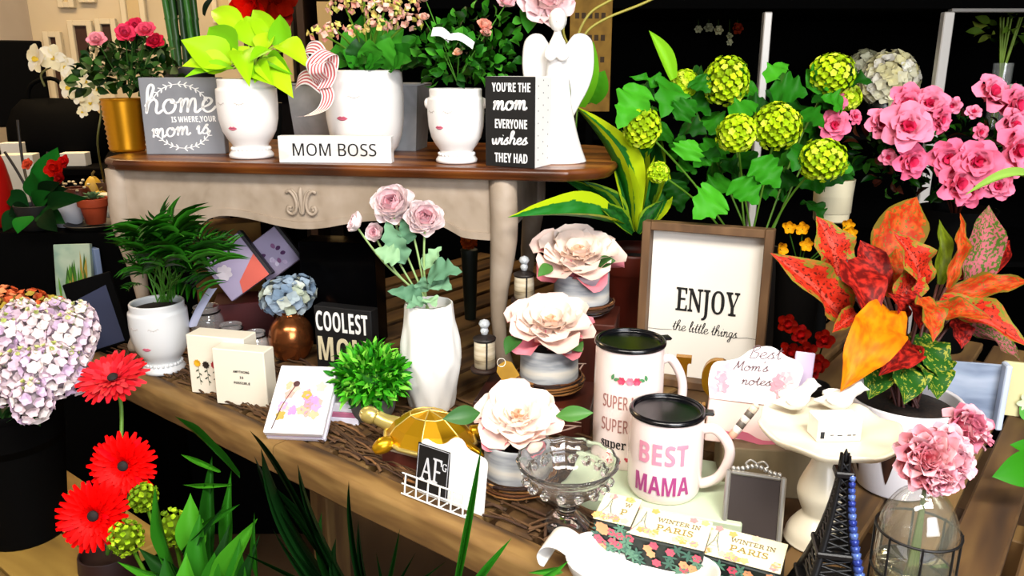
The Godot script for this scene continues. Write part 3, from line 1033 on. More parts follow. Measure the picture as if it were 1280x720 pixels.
		for k in 9:
			b.col = lin("f3eceb") if k % 2 == 0 else lin("c85f62")
			var rows := []
			for i in path.size():
				var p: Vector3 = inv * path[i]
				var fade: float = 1.0 if s[0].size() > 5 or i < path.size() * 0.6 else 1.0 - 0.75 * (i - path.size() * 0.6) / (path.size() * 0.4)
				rows.append([p + sd * 0.030 * (k / 9.0 - 0.5) * fade, p + sd * 0.030 * ((k + 1) / 9.0 - 0.5) * fade])
			b.grid(rows)
		put("loop" if s[0].size() > 4 else "tail", b, mat("ffffff", 0.45, 0, {"vc": true}), t)

	# MOM BOSS block
	w = 0.001 * 144 * 1.5270
	h = 0.0512
	t = thing("word_block", "small white wooden block sign reading MOM BOSS in black", "sign", Vector3(-0.3403, 1.2200, -1.5478), -4)
	b = B.new()
	b.rbox(Vector3(0, h / 2, -0.012), Vector3(w, h, 0.024), 0.0012)
	board = put("block", b, noisy("whitewash", noise_tex(53, 0.08, [[0.0, "d8d3ca"], [0.3, "ecebe8"], [1.0, "f4f3f1"]], 64, 3.0, 4, true), 0.6, 6.0), t)
	letters(board, "MOM BOSS", "Droid Sans", false, w * 0.74, h * 0.46, tf(Vector3(0, h * 0.5, 0.0006)), ink)

	# rose plant in the small face pot
	t = face_pot("small footed white face planter with ear knobs holding the pink rose bush", Vector3(-0.1071, 1.2200, -1.5611), 0, 0.001 * 70 * 1.5524, 0.1386, true, white, -33.0, 0.5)
	for s: float in [-1.0, 1.0]:
		b = B.new()
		b.ball(Vector3(s * 0.052, 0.112, 0.002), Vector3(0.008, 0.011, 0.008), 10)
		put("ear", b, white, t)
	t = thing("rose_bush", "small dark-leaved rose bush with peach pink buds in the small face planter", "plant", Vector3(-0.1047, 1.3624, -1.5877))
	inv = t.transform.affine_inverse()
	b = B.new()
	var deep := [lin("1d5212"), lin("2f7a1b"), lin("143a0c"), lin("46962a"), lin("0e2c0a")]
	tuft(b, inv * Vector3(-0.1047, 1.4069, -1.6000), Vector3(0.062, 0.05, 0.05), 110, 0.026, 0.017, deep, -0.8)
	tuft(b, inv * Vector3(-0.0388, 1.4115, -1.6117), Vector3(0.04, 0.04, 0.035), 55, 0.026, 0.018, deep, -0.8)
	tuft(b, inv * Vector3(-0.1492, 1.4343, -1.6388), Vector3(0.04, 0.045, 0.035), 50, 0.024, 0.016, deep, -0.8)
	tuft(b, inv * Vector3(-0.0640, 1.4658, -1.6786), Vector3(0.07, 0.04, 0.04), 60, 0.026, 0.017, deep, -0.8)
	put("foliage", b, petal_mat(0.45, "102008"), t)
	for s in [[Vector3(-0.0536, 1.4703, -1.6072), 0.017, "f2b29c"], [Vector3(-0.0998, 1.4211, -1.5521), 0.011, "f0bd9c"], [Vector3(-0.1694, 1.4871, -1.6223), 0.012, "f3c4b0"], [Vector3(-0.1685, 1.5243, -1.6533), 0.016, "f4cfc0"], [Vector3(-0.0125, 1.5153, -1.6508), 0.02, "f6c6cc"], [Vector3(-0.0517, 1.4566, -1.5931), 0.013, "eeb0a0"]]:
		b = B.new()
		double_flower(b, aim(inv * s[0], Vector3(rnd(-0.3, 0.3), 0.8, 0.6)), [[3, 10, s[1], s[1] * 0.9, lin(s[2])], [5, 30, s[1] * 1.05, s[1], lin(s[2])], [5, 58, s[1] * 1.1, s[1] * 1.05, lin(s[2], 1.1)]], 0.1, 6)
		b.xf = Transform3D()
		b.col = lin("47802a")
		b.tube([inv * s[0], inv * s[0].lerp(Vector3(-0.1047, 1.3684, -1.5893), 0.55) + Vector3(0, 0.005, 0), inv * Vector3(-0.1047, 1.3684, -1.5893)], 0.0012, 5)
		put("rose", b, petal_mat(), t)
	# two white ribbon-like petals lying over the rose bush
	t = thing("white_ribbon", "curled white satin ribbon scrap lying over the small rose bush", "ribbon", Vector3(-0.1050, 1.4472, -1.5697))
	inv = t.transform.affine_inverse()
	for s in [[[Vector3(-0.1500, 1.4617, -1.5737), Vector3(-0.1311, 1.4613, -1.5632), Vector3(-0.1162, 1.4498, -1.5600)], 0.016], [[Vector3(-0.1192, 1.4512, -1.5604), Vector3(-0.0965, 1.4525, -1.5556), Vector3(-0.0715, 1.4369, -1.5565)], 0.013]]:
		b = B.new()
		var rows := []
		for p in curve(s[0], 5):
			rows.append([inv * p - Vector3(0.002, s[1] / 2, -0.004), inv * p + Vector3(0, 0, 0.004), inv * p + Vector3(0.002, s[1] / 2, 0)])
		b.grid(rows)
		put("fold", b, mat("eceeec", 0.5), t)

	# black block sign with white dotted side
	t = thing("quote_block", "black block sign reading you're the mom everyone wishes they had, white dotted side", "sign", Vector3(0.0408, 1.2200, -1.4607), -28)
	h = 0.1619
	b = B.new()
	b.rbox(Vector3(-0.0505, h / 2, -0.0355), Vector3(0.101, h, 0.069), 0.0012)
	put("block", b, mat("f0efec", 0.6), t)
	b = B.new()
	b.rbox(Vector3(-0.0505, h / 2, -0.0005), Vector3(0.102, h, 0.002), 0.0006)
	board = put("face", b, mat("0a0a0a", 0.6), t)
	for l in [["YOU'RE THE", 0.885, 0.098, 0.078, 1.5], ["EVERYONE", 0.485, 0.10, 0.066, 1.0], ["THEY HAD", 0.105, 0.105, 0.068, 0.5]]:
		letters(board, l[0], "Droid Sans", true, l[3], h * l[2], tf(Vector3(-0.048, h * l[1], 0.0009), 0, 0, 0), print_white)
	for l in [["mom", 0.69, 0.070, 0.0048], ["wishes", 0.295, 0.074, 0.0036]]:
		b = B.new()
		b.xf = tf(Vector3(-0.051, h * l[1], 0.0008))
		brush(b, l[0], l[2], l[3], 0.15, 0.03)
		put("lettering", b, print_white, board)
	b = B.new()
	for i in 7:
		for k in 3:
			b.ball(Vector3(0.0002, h * (0.09 + 0.135 * i + (0.06 if k == 1 else 0.0)), -0.014 - 0.02 * k), Vector3(0.0004, 0.0013, 0.0013), 6)
	put("dots", b, mat("15181c", 0.6), t)

	build_angel(white)

	# pink blooms and kraft poster behind the angel
	t = thing("silk_peony", "large pale pink silk peony arching over the angel figurine", "flower", Vector3(0.0810, 1.4822, -1.7039))
	inv = t.transform.affine_inverse()
	b = B.new()
	double_flower(b, aim(inv * Vector3(0.0727, 1.5198, -1.6729), Vector3(0, 0.4, 0.9)), [[4, 15, 0.035, 0.03, lin("f2c9cc")], [6, 40, 0.05, 0.045, lin("f4d5d6")], [8, 72, 0.066, 0.056, lin("f3d8da")]], 0.3, 10)
	put("flower_head", b, petal_mat(), t)
	b = B.new()
	double_flower(b, aim(inv * Vector3(-0.0096, 1.5244, -1.6949), Vector3(-0.2, 0.4, 0.9)), [[4, 20, 0.015, 0.014, lin("f2b7c6")], [6, 60, 0.024, 0.02, lin("f6cfd8")]], 0.3, 10)
	put("flower_bud", b, petal_mat(), t)
	b = B.new()
	for s in [[Vector3(0.1361, 1.4331, -1.7318), Vector3(0.1394, 1.4683, -1.7416), Vector3(0.1627, 1.5067, -1.7522), Vector3(0.1992, 1.5291, -1.7584), Vector3(0.2241, 1.5418, -1.7620)], [Vector3(0.1394, 1.4363, -1.7327), Vector3(0.1577, 1.4715, -1.7425), Vector3(0.1992, 1.4971, -1.7496), Vector3(0.2656, 1.5227, -1.7567), Vector3(0.3071, 1.5418, -1.7620)], [Vector3(0.1188, 1.4361, -1.7223), Vector3(0.1050, 1.4706, -1.7215), Vector3(0.1181, 1.5149, -1.7337), Vector3(0.1312, 1.5386, -1.7403)]]:
		b.tube(curve(s.map(func(p): return inv * p), 5), 0.0028, 6)
	b.tube(curve([inv * Vector3(0.1361, 1.4331, -1.7318), inv * Vector3(0.1062, 1.3883, -1.7194), inv * Vector3(0.095, 1.36, -1.66), inv * Vector3(0.095, 1.24, -1.66)], 4), 0.0028, 6)
	put("stems", b, mat("a39a3a", 0.5), t)
	b = B.new()
	b.xf = tf(inv * Vector3(0.095, 1.2205, -1.66))
	b.lathe(pot_shape([[0.013, 0.0], [0.014, 0.08], [0.012, 0.10]], 0.002, 0.02), 16)
	put("vase", b, mat("0c0c0c", 0.4), t)
	leaves(t, [[Vector3(0.0512, 1.5121, -1.6915), Vector3(0.0316, 1.4619, -1.6568), 0.0448], [Vector3(0.0454, 1.5197, -1.7143), Vector3(0.0162, 1.4947, -1.7074), 0.0324]], [leaf_mesh(OVAL, 0.1)], [green[0]])
	t = thing("kraft_board", "brown kraft paper board hung on a cooler post behind the angel", "board", Vector3(0.2567, 1.2688, -2.8278))
	t.position.z = -2.742
	t.scale = Vector3.ONE * 1.52
	b = B.new()
	b.rbox(Vector3(0, 0.15, 0.003), Vector3(0.09, 0.32, 0.006), 0.001)
	put("sheet", b, noisy("kraft", noise_tex(54, 0.1, [[0.0, "7d5c1c"], [1.0, "99742a"]], 64), 0.85, 6.0), t)
	for i in 4:
		b = B.new()
		for k in 5:
			b.rbox(Vector3(-0.03 + k * 0.014, 0.10 + i * 0.045, 0.0062), Vector3(0.009, 0.012, 0.0006), 0.0002)
		put("print", b, mat("3a2608", 0.8), t)
	t = thing("leaf_sprig", "sprig of broad crinkled bright green leaves behind the white angel wing", "leaves", Vector3(0.1634, 1.3298, -1.7655))
	b = B.new()
	inv = t.transform.affine_inverse()
	b.tube([inv * Vector3(0.13, 1.2205, -1.70), inv * Vector3(0.1410, 1.3166, -1.7618), inv * Vector3(0.1705, 1.3240, -1.7846)], 0.002, 5)
	put("stem", b, mat("4a7a1c", 0.5), t)
	leaves(t, [[Vector3(0.1410, 1.3166, -1.7618), Vector3(0.1734, 1.4503, -1.7781), 0.0757], [Vector3(0.1705, 1.3240, -1.7846), Vector3(0.2007, 1.3911, -1.7928), 0.0626]], [leaf_mesh(BLADE, 0.08, 0, 0.2, 0.2, 5.0)], [mat("5fa81a", 0.45, 0, {"back": "203800"}), mat("3f8a14", 0.45, 0, {"back": "203800"})])

func build_angel(white: Material) -> void:
	var t := thing("angel_figurine", "slender white ceramic angel figurine with heart-shaped wings", "figurine", Vector3(0.0809, 1.2200, -1.5347) + Vector3(0.004, 0, -0.03), -6)
	var d := 1.53
	var k := 0.001 * d
	var h := 0.2332
	var b := B.new()
	var prof := [[0.0, 0.0], [36, 0.0], [38, 0.01], [37, 0.03], [31, 0.14], [25, 0.28], [20.5, 0.42], [17, 0.56], [14, 0.7], [12.5, 0.8], [11.5, 0.88], [10, 0.95], [7, 0.99], [4.6, 1.03], [4.2, 1.07]]
	var rows := []
	for p in smooth(prof.slice(1), 3):
		var row := []
		for j in 28:
			var a := TAU * j / 28
			var fl := 1.0 + 0.03 * cos(a * 7.0) * clampf(0.6 - p[1], 0, 1)
			row.append(Vector3(cos(a) * p[0] * k * fl, p[1] * h, sin(a) * p[0] * k * 0.75 * fl))
		rows.append(row)
	rows.push_front(rows[0].map(func(_q): return Vector3.ZERO))
	b.grid(rows, true)
	# forearms folded to the chest, all one surface with the gown
	for s: float in [-1.0, 1.0]:
		b.tube(curve([Vector3(s * 9 * k, h * 0.92, 0.002), Vector3(s * 12 * k, h * 0.86, 0.012), Vector3(s * 7 * k, h * 0.83, 0.021), Vector3(0, h * 0.86, 0.024)], 4), [0.006, 0.006, 0.006, 0.006, 0.006, 0.006, 0.006, 0.006, 0.0058, 0.0055, 0.005, 0.0045, 0.004], 8)
	put("gown", b, white, t)
	b = B.new()
	b.ball(Vector3(0, h * 1.12, 0.002), Vector3(0.0155, 0.020, 0.017), 16)
	b.ball(Vector3(0, h * 1.115, 0.0185), Vector3(0.002, 0.0032, 0.003), 6)
	put("head", b, white, t)
	b = B.new()
	b.ball(Vector3(0, h * 1.13, -0.004), Vector3(0.0172, 0.021, 0.017), 16)
	b.ball(Vector3(0, h * 1.13, -0.020), Vector3(0.009, 0.009, 0.008), 10)
	put("hair", b, white, t)
	for s: float in [-1.0, 1.0]:
		var raw := [[7, 60], [12, 52], [20, 42], [32, 41], [42, 50], [45, 70], [44, 92], [38, 112], [29, 130], [20, 148], [15, 152], [15, 138], [17, 118], [14, 100], [9, 86]]
		var poly := []
		for q in raw:
			poly.append(Vector2(s * q[0] * k, h * (205.0 - q[1]) / 160.0))
		var n := poly.size()
		var fine := []
		for i in n:
			for j in 3:
				fine.append(poly[i].cubic_interpolate(poly[(i + 1) % n], poly[(i - 1 + n) % n], poly[(i + 2) % n], j / 3.0))
		# a pillow-edged slab: the outline inset towards both faces
		var mid := Vector2(s * 27 * k, h * 0.72)
		var rws := []
		for q in [[0.0, -0.005], [0.72, -0.005], [0.93, -0.0035], [1.0, 0.0], [0.93, 0.0035], [0.72, 0.006], [0.0, 0.0065]]:
			var row := []
			for p in fine:
				var pp: Vector2 = mid.lerp(p, q[0]) if q[0] < 0.5 else p.lerp(mid, (1.0 - q[0]) * 0.5)
				row.append(Vector3(pp.x, pp.y, -0.014 + q[1] - absf(pp.x) * 0.25))
			if s > 0:
				row.reverse()
			rws.append(row)
		rws.reverse()
		b = B.new()
		b.grid(rws, true)
		put("wing", b, white, t)


# ---------------------------------------------------------------- under the console and on the table behind

func frond(n: int, wide: float) -> ArrayMesh:
	var key := "frond %d %s" % [n, wide]
	if cache.has(key):
		return cache[key]
	var b := B.new()
	var pts := []
	for i in 9:
		var t := i / 8.0
		pts.append(Vector3(0, 0.22 * sin(PI * t * 0.95), t))
	b.col = lin("2f6a1a")
	b.tube(pts, 0.006, 4)
	for i in n:
		var t := 0.25 + 0.73 * i / n
		var p := Vector3(0, 0.22 * sin(PI * t * 0.95), t)
		for s: float in [-1.0, 1.0]:
			var l := wide * (0.55 + 0.6 * sin(PI * clampf((t - 0.15) / 0.9, 0, 1))) * rnd(0.85, 1.15)
			var dir := Vector3(s * 0.8, rnd(-0.15, 0.2), 0.62).normalized()
			b.col = [lin("17480f"), lin("205c13"), lin("0e3309"), lin("2c7019")][rng.randi() % 4]
			b.xf = span(p, p + dir * l, 0.075, Vector3(s * -0.2, 1, 0))
			b.leaf([0.4, 0.9, 1.0, 0.8, 0.45, 0.0], 0.1, 0, 0.2, 0, 1, 4, 2)
			b.xf = Transform3D()
	cache[key] = b.mesh()
	return cache[key]

func box_on(called: String, label: String, cat: String, at: Vector3, turn: float, size: Vector3, mt: Material, tilt := 0.0, roll := 0.0) -> Node3D:
	var t := thing(called, label, cat, at, turn)
	t.basis = rot(0, turn, 0) * rot(tilt, 0, roll)
	var b := B.new()
	b.rbox(Vector3(0, size.y / 2, -size.z / 2), size, 0.0015)
	put("body", b, mt, t)
	return t

# a big silk rose of ruffled petals lying open, facing up and forward
func silk_rose(t: Node3D, at: Vector3, r: float, lean: Vector3) -> void:
	var b := B.new()
	var inv := t.transform.affine_inverse()
	var cream := lin("f6dfcf")
	double_flower(b, aim(inv * at, lean), [[3, 16, r * 0.26, r * 0.34, lin("f3c9a8")], [4, 40, r * 0.42, r * 0.52, cream], [5, 60, r * 0.66, r * 0.72, cream], [6, 76, r * 0.92, r * 0.90, lin("f7e4d8")], [6, 86, r * 1.12, r * 1.0, lin("f5d9cd")]], 0.22, 5, -0.07, 0.35)
	put("bloom", b, petal_mat(0.65, "30201c"), t)
	b = B.new()
	double_flower(b, aim(inv * at - lean.normalized() * 0.006, lean), [[5, 94, r * 1.14, r * 0.75, lin("e98a96")]], 0.3, 7, -0.1, 0.5)
	put("outer_petals", b, petal_mat(0.65, "30201c"), t)

func twig_ring(b: B, at: Vector3, r: float, n: int, h: float) -> void:
	for i in n:
		var pts := []
		var a0 := rnd(0, TAU)
		var rr := r * rnd(0.85, 1.08)
		var y0 := rnd(0.003, h)
		for k in 9:
			var a := a0 + k * 0.28
			pts.append(at + Vector3(cos(a) * rr, y0 + rnd(-0.001, 0.001), sin(a) * rr))
		b.col = [lin("3a1d0c"), lin("5c3214"), lin("8a5a2a"), lin("b98a52"), lin("2a1409")][rng.randi() % 5]
		b.tube(pts, rnd(0.0014, 0.0026), 5)
	b.col = Color.WHITE

func rose_pot(label: String, at: Vector3, w: float, h: float, rose: Vector3, lean: Vector3, leafs: Array) -> void:
	var t := thing("rose_pot", label, "flower pot", at)
	var bark := noisy("barkcloth", noise_tex(60, 0.06, [[0.1, "7d8288"], [0.4, "a3a7aa"], [0.65, "b8bab8"], [0.95, "cfcbc0"]], 96, 5.0, 4, true), 0.75, 9.0)
	var b := B.new()
	var prof := [[0.46 * w, 0.0], [0.49 * w, 0.03 * h], [0.5 * w, 0.3 * h], [0.492 * w, 0.6 * h], [0.49 * w, 0.95 * h], [0.487 * w, h]]
	b.lathe(pot_shape(prof, 0.004, h * 0.8), 32, 0.006, 9)
	put("pot", b, bark, t)
	soil(t, 0.45 * w, h * 0.84)
	silk_rose(t, rose, 0.001 * 57 * (-rose.z), lean)
	leaves(t, leafs, [leaf_mesh(OVAL, 0.08, 0, 0.2)], [mat("2d5f22", 0.5), mat("447a30", 0.5)])
	b = B.new()
	var inv := t.transform.affine_inverse()
	b.tube([Vector3(0, h * 0.8, 0), inv * rose], 0.004, 6)
	put("stem", b, mat("3d5a24", 0.6), t)
	b = B.new()
	twig_ring(b, Vector3(0, 0.0, 0), w * 0.56, 40, 0.022)
	var o := solo("twig_ring", b, mat("ffffff", 0.8, 0, {"vc": true}), label.replace("birch grey pot with", "twisted brown twig ring around the pot of"), "twig ring", at + Vector3(0, 0.0, 0), 0, "twig rings under the rose pots")
	o.set_meta("kind", "thing")

func build_table_back() -> void:
	var white := mat("f1efec", 0.35, 0, {"coat": 0.3})
	var T := 0.80
	# parlor palm in a footed face planter
	face_pot("footed white face planter with pearl ring holding the parlor palm", Vector3(-0.7124, 0.8000, -1.5370), 0, 0.001 * 69 * 1.6415, 0.1455, true, mat("d9dcdd", 0.3, 0, {"coat": 0.4}), -8.0, 0.42)
	var t := thing("parlor_palm", "dark green parlor palm with feathery fronds in a footed face planter", "plant", Vector3(-0.7188, 0.9180, -1.5890))
	var inv := t.transform.affine_inverse()
	var fr := [frond(9, 0.42), frond(10, 0.36), frond(8, 0.48)]
	var tips := [Vector3(-0.7840, 1.0881, -1.5739), Vector3(-0.7657, 1.0679, -1.5164), Vector3(-0.7808, 1.0187, -1.5546), Vector3(-0.7998, 1.0812, -1.6965), Vector3(-0.7040, 1.1143, -1.5811), Vector3(-0.6386, 1.1127, -1.5288), Vector3(-0.6402, 1.0783, -1.6231), Vector3(-0.5814, 1.0691, -1.5479), Vector3(-0.5504, 1.0372, -1.5598), Vector3(-0.5914, 1.0482, -1.6458), Vector3(-0.5920, 1.0901, -1.4499), Vector3(-0.6308, 1.0824, -1.4166), Vector3(-0.6716, 1.0661, -1.4225), Vector3(-0.5746, 1.0377, -1.4769), Vector3(-0.7285, 1.0082, -1.4998), Vector3(-0.5976, 1.0637, -1.4011), Vector3(-0.6045, 1.0007, -1.4978), Vector3(-0.6750, 1.1003, -1.4735), Vector3(-0.7395, 1.0608, -1.7116), Vector3(-0.6873, 1.0775, -1.7162), Vector3(-0.8160, 1.0440, -1.6654), Vector3(-0.5513, 1.0404, -1.4984), Vector3(-0.7616, 0.9702, -1.5204), Vector3(-0.5897, 0.9651, -1.4983), Vector3(-0.6589, 1.1026, -1.3911), Vector3(-0.5712, 1.1068, -1.3715), Vector3(-0.5476, 1.0259, -1.4321), Vector3(-0.7252, 1.0644, -1.4428), Vector3(-0.6177, 1.0410, -1.3740), Vector3(-0.5680, 1.0479, -1.3759), Vector3(-0.6716, 1.0239, -1.4108)]
	for i in tips.size():
		var root: Vector3 = Vector3(-0.7188, 0.9148, -1.5881) + Vector3(rnd(-0.02, 0.02), 0, rnd(-0.02, 0.02))
		var mid: Vector3 = root.lerp(tips[i], 0.35) + Vector3(0, 0.035, 0)
		inst("frond", fr[i % 3], mat("ffffff", 0.45, 0, {"vc": true, "back": "102008"}), t, inv * span(mid, tips[i], mid.distance_to(tips[i]) * 1.0, Vector3(rnd(-0.3, 0.3), 1, rnd(0.0, 0.6))))
		var b0 := B.new()
		b0.tube(curve([inv * root, inv * root.lerp(mid, 0.6) + Vector3(0, 0.012, 0), inv * mid], 3), 0.0016, 4)
		put("stalk", b0, mat("4a8a24", 0.5), t)
	# navy chalkboard in a black frame
	t = thing("chalkboard", "navy blue panel in a black frame leaning by the table corner", "board", Vector3(-0.8770, 0.8143, -1.6432))
	t.basis = rot(0, 12, 0) * rot(-18, 0, 15)
	var b := B.new()
	b.rbox(Vector3(0, 0.075, -0.006), Vector3(0.10, 0.16, 0.012), 0.002)
	put("frame", b, mat("050505", 0.7, 0, {"matte": true}), t)
	b = B.new()
	var pl := PackedVector2Array([Vector2(-0.036, 0.0), Vector2(-0.04, 0.10), Vector2(-0.03, 0.115), Vector2(0.034, 0.128), Vector2(0.034, 0.0)])
	b.prism(pl, 0.003)
	put("panel", b, mat("141f40", 0.7), t, tf(Vector3(0, 0.0, -0.001)))
	# tilted gift boxes under the console
	var lilac := mat("a99cb8", 0.6)
	for q in [[Vector3(-0.6038, 0.9786, -1.6888), 35.0, 0.10, 0.112, "flat lilac and coral gift box tilted under the console apron", "coral"], [Vector3(-0.5418, 0.9918, -1.7547), 36.0, 0.088, 0.092, "flat lilac gift box with small floral print under the console apron", "flower"]]:
		t = thing("gift_box", q[4], "gift box", q[0])
		t.basis = rot(0, 6, 0) * rot(-12, 0, q[1])
		b = B.new()
		b.rbox(Vector3(0, 0, -0.014), Vector3(q[2], q[3], 0.028), 0.0015)
		put("lid", b, lilac, t)
		b = B.new()
		b.rbox(Vector3(q[2] / 2 + 0.004, 0, -0.016), Vector3(0.008, q[3] + 0.004, 0.03), 0.001)
		put("edge_band", b, mat("171017", 0.5), t)
		if q[5] == "coral":
			b = B.new()
			b.prism(PackedVector2Array([Vector2(q[2] / 2, -q[3] / 2), Vector2(q[2] / 2, -0.0), Vector2(-0.01, -q[3] * 0.28), Vector2(-q[2] * 0.2, -q[3] / 2)]), 0.0008)
			put("print", b, mat("d8604e", 0.6), t)
			b = B.new()
			for k in 7:
				petal(b, tf(Vector3(-0.024, 0.002, 0.002), 90), k * TAU / 7, 80, 0.018, 0.013, 0.03, 0.1)
			put("print_flower", b, mat("d9cfd6", 0.6), t)
		else:
			b = B.new()
			for k in 9:
				b.col = [lin("5a3860"), lin("d8cfe2"), lin("8c5f86"), lin("c9b7d2")][k % 4]
				petal(b, tf(Vector3(rnd(-0.012, 0.018), rnd(-0.03, 0.008), 0.001), 90), k * 2.4, 82, 0.012, 0.009, 0.03, 0.1)
			put("print_flower", b, petal_mat(), t)
	box_on("burgundy_box", "dark burgundy gift box lying under the tilted lilac boxes", "gift box", Vector3(-0.6060, 0.8000, -1.6833) + Vector3(0, 0, -0.045), 14, Vector3(0.13, 0.085, 0.10), mat("4a1214", 0.5))
	box_on("kraft_carton", "tan cardboard carton standing far back under the console", "carton", Vector3(-0.6671, 0.8000, -1.8698) + Vector3(-0.02, 0, -0.02), 20, Vector3(0.16, 0.235, 0.08), noisy("carton", noise_tex(61, 0.05, [[0.0, "6a4a1a"], [1.0, "8f6a2c"]], 48), 0.85, 5.0), 0, 0)
	for q in [[Vector3(-0.6816, 0.8000, -1.7047), 0.036, 0.085, "squat clear glass jar with a wire collar beside the palm"], [Vector3(-0.5997, 0.8000, -1.6219), 0.03, 0.07, "small clear glass jar in front of the burgundy box"], [Vector3(-0.5420, 0.8000, -1.6023), 0.026, 0.06, "smallest clear glass jar close by the copper vase"]]:
		t = thing("glass_jar", q[3], "jar", q[0], 0, "glass jars under the console")
		b = B.new()
		var jr: float = q[1]
		var jh: float = q[2]
		b.lathe(smooth([[jr * 0.9, 0.0], [jr, 0.008], [jr, jh * 0.6], [jr * 0.8, jh * 0.8], [jr * 0.72, jh * 0.9], [jr * 0.78, jh], [jr * 0.70, jh], [jr * 0.66, jh * 0.88], [jr * 0.74, jh * 0.78], [jr * 0.93, jh * 0.6], [jr * 0.93, 0.01], [0.0, 0.008]], 3) , 24)
		put("glass", b, mat("ffffff", 0.03, 0, {"alpha": 0.12}), t)
		b = B.new()
		var ring := []
		for k in 20:
			ring.append(Vector3(cos(TAU * k / 20) * jr * 0.8, jh * 0.86, sin(TAU * k / 20) * jr * 0.8))
		b.tube(ring, 0.002, 6, true)
		put("wire_collar", b, mat("1a1512", 0.4, 0.6), t)
	t = thing("tulle_ribbon", "sheer white tulle ribbon strip beside the palm planter", "ribbon", Vector3(-0.6866, 0.8000, -1.6419))
	inv = t.transform.affine_inverse()
	b = B.new()
	var rows := []
	for p in curve([Vector3(-0.6520, 0.8890, -1.5498), Vector3(-0.6390, 0.9173, -1.5576), Vector3(-0.6265, 0.9428, -1.5751), Vector3(-0.6208, 0.9564, -1.5996)], 4):
		rows.append([inv * p - Vector3(0.009, 0, 0), inv * p + Vector3(0, 0, 0.006), inv * p + Vector3(0.009, 0, 0)])
	b.grid(rows)
	put("strip", b, mat("b9bdd6", 0.6, 0, {"back": "606070"}), t)
	# copper vase with dusty blue hydrangea
	t = thing("copper_vase", "round hammered copper vase behind the card box", "vase", Vector3(-0.4696, 0.8000, -1.6120))
	b = B.new()
	var vp := smooth([[0.024, 0.0], [0.034, 0.004], [0.046, 0.03], [0.0475, 0.05], [0.040, 0.074], [0.026, 0.090], [0.019, 0.097], [0.021, 0.103]], 4)
	b.lathe(pot_shape(vp, 0.002, 0.09), 30)
	put("body", b, mat("b06a3c", 0.22, 0.9), t)
	t = thing("hydrangea", "dusty blue silk hydrangea head standing in the copper vase", "flower", Vector3(-0.4747, 0.8807, -1.6409))
	inv = t.transform.affine_inverse()
	b = B.new()
	var blues := [lin("93a5b5"), lin("b3c2c8"), lin("c7cfc4"), lin("7f95ab"), lin("b9c3ad")]
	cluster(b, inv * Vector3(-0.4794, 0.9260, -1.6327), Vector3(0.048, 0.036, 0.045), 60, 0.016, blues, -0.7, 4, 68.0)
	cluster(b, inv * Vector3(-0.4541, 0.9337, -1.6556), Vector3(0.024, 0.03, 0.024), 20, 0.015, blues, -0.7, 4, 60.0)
	put("flower_head", b, petal_mat(), t)
	b = B.new()
	b.tube([inv * Vector3(-0.4740, 0.8543, -1.6440), inv * Vector3(-0.4782, 0.9155, -1.6505)], 0.0025, 6)
	put("stem", b, mat("5a6a44", 0.6), t)
	# black shiny bag and the COOLEST MOM sign
	box_on("gift_bag", "glossy black gift bag standing behind the coolest mom sign", "gift bag", Vector3(-0.3785, 0.8000, -1.6521) + Vector3(0, 0, -0.03), -8, Vector3(0.17, 0.235, 0.07), mat("050506", 0.12, 0, {"matte": true}))
	t = box_on("slogan_block", "black block sign reading COOLEST MOM behind the boxwood ball", "sign", Vector3(-0.3344, 0.8000, -1.5018), -19, Vector3(0.128, 0.142, 0.03), mat("09090a", 0.6))
	letters(t, "COOLEST", "Droid Sans", true, 0.116, 0.041, tf(Vector3(-0.002, 0.112, 0.0006)), mat("f1f0ea", 0.7))
	letters(t, "MOM", "Droid Sans", true, 0.112, 0.05, tf(Vector3(-0.002, 0.054, 0.0006)), mat("ddd2ae", 0.7))
	# faceted white vase with ranunculus
	t = thing("faceted_vase", "tall white ceramic vase with carved diamond facets holding ranunculus", "vase", Vector3(-0.1464, 0.8000, -1.3528))
	var d := 1.4639 * 0.001
	var hh := 0.1985
	b = B.new()
	rows = []
	var prof := [[22, 0.0], [27, 0.02], [32, 0.2], [36.5, 0.38], [37.5, 0.48], [35, 0.66], [31, 0.84], [28.5, 0.97], [28, 1.0]]
	var sm := smooth(prof, 3)
	for i in sm.size():
		var row := []
		for j in 54:
			var a := TAU * j / 54
			var zig := 0.11 * (absf(fmod(a * 9.0 / TAU + (0.5 if (i / 6) % 2 else 0.0), 1.0) * 2.0 - 1.0) - 0.5) * (1.0 - absf((i % 6) - 3) / 4.0)
			row.append(Vector3(cos(a), 0, sin(a)) * sm[i][0] * d * (1.0 + zig) + Vector3(0, sm[i][1] * hh, 0))
		rows.append(row)
	rows.push_front(rows[0].map(func(_q): return Vector3.ZERO))
	for q in [[0.9, 1.0], [0.88, 0.6]]:
		rows.append(rows[sm.size()].map(func(p): return Vector3(p.x * q[0], hh * q[1], p.z * q[0])))
	rows.append(rows[0].map(func(_q): return Vector3(0, hh * 0.6, 0)))
	b.grid(rows, true)
	put("body", b, mat("efeee9", 0.55), t)
	t = thing("ranunculus", "pale pink silk ranunculus stems arranged in the faceted vase", "flower", Vector3(-0.1483, 0.9819, -1.3784))
	inv = t.transform.affine_inverse()
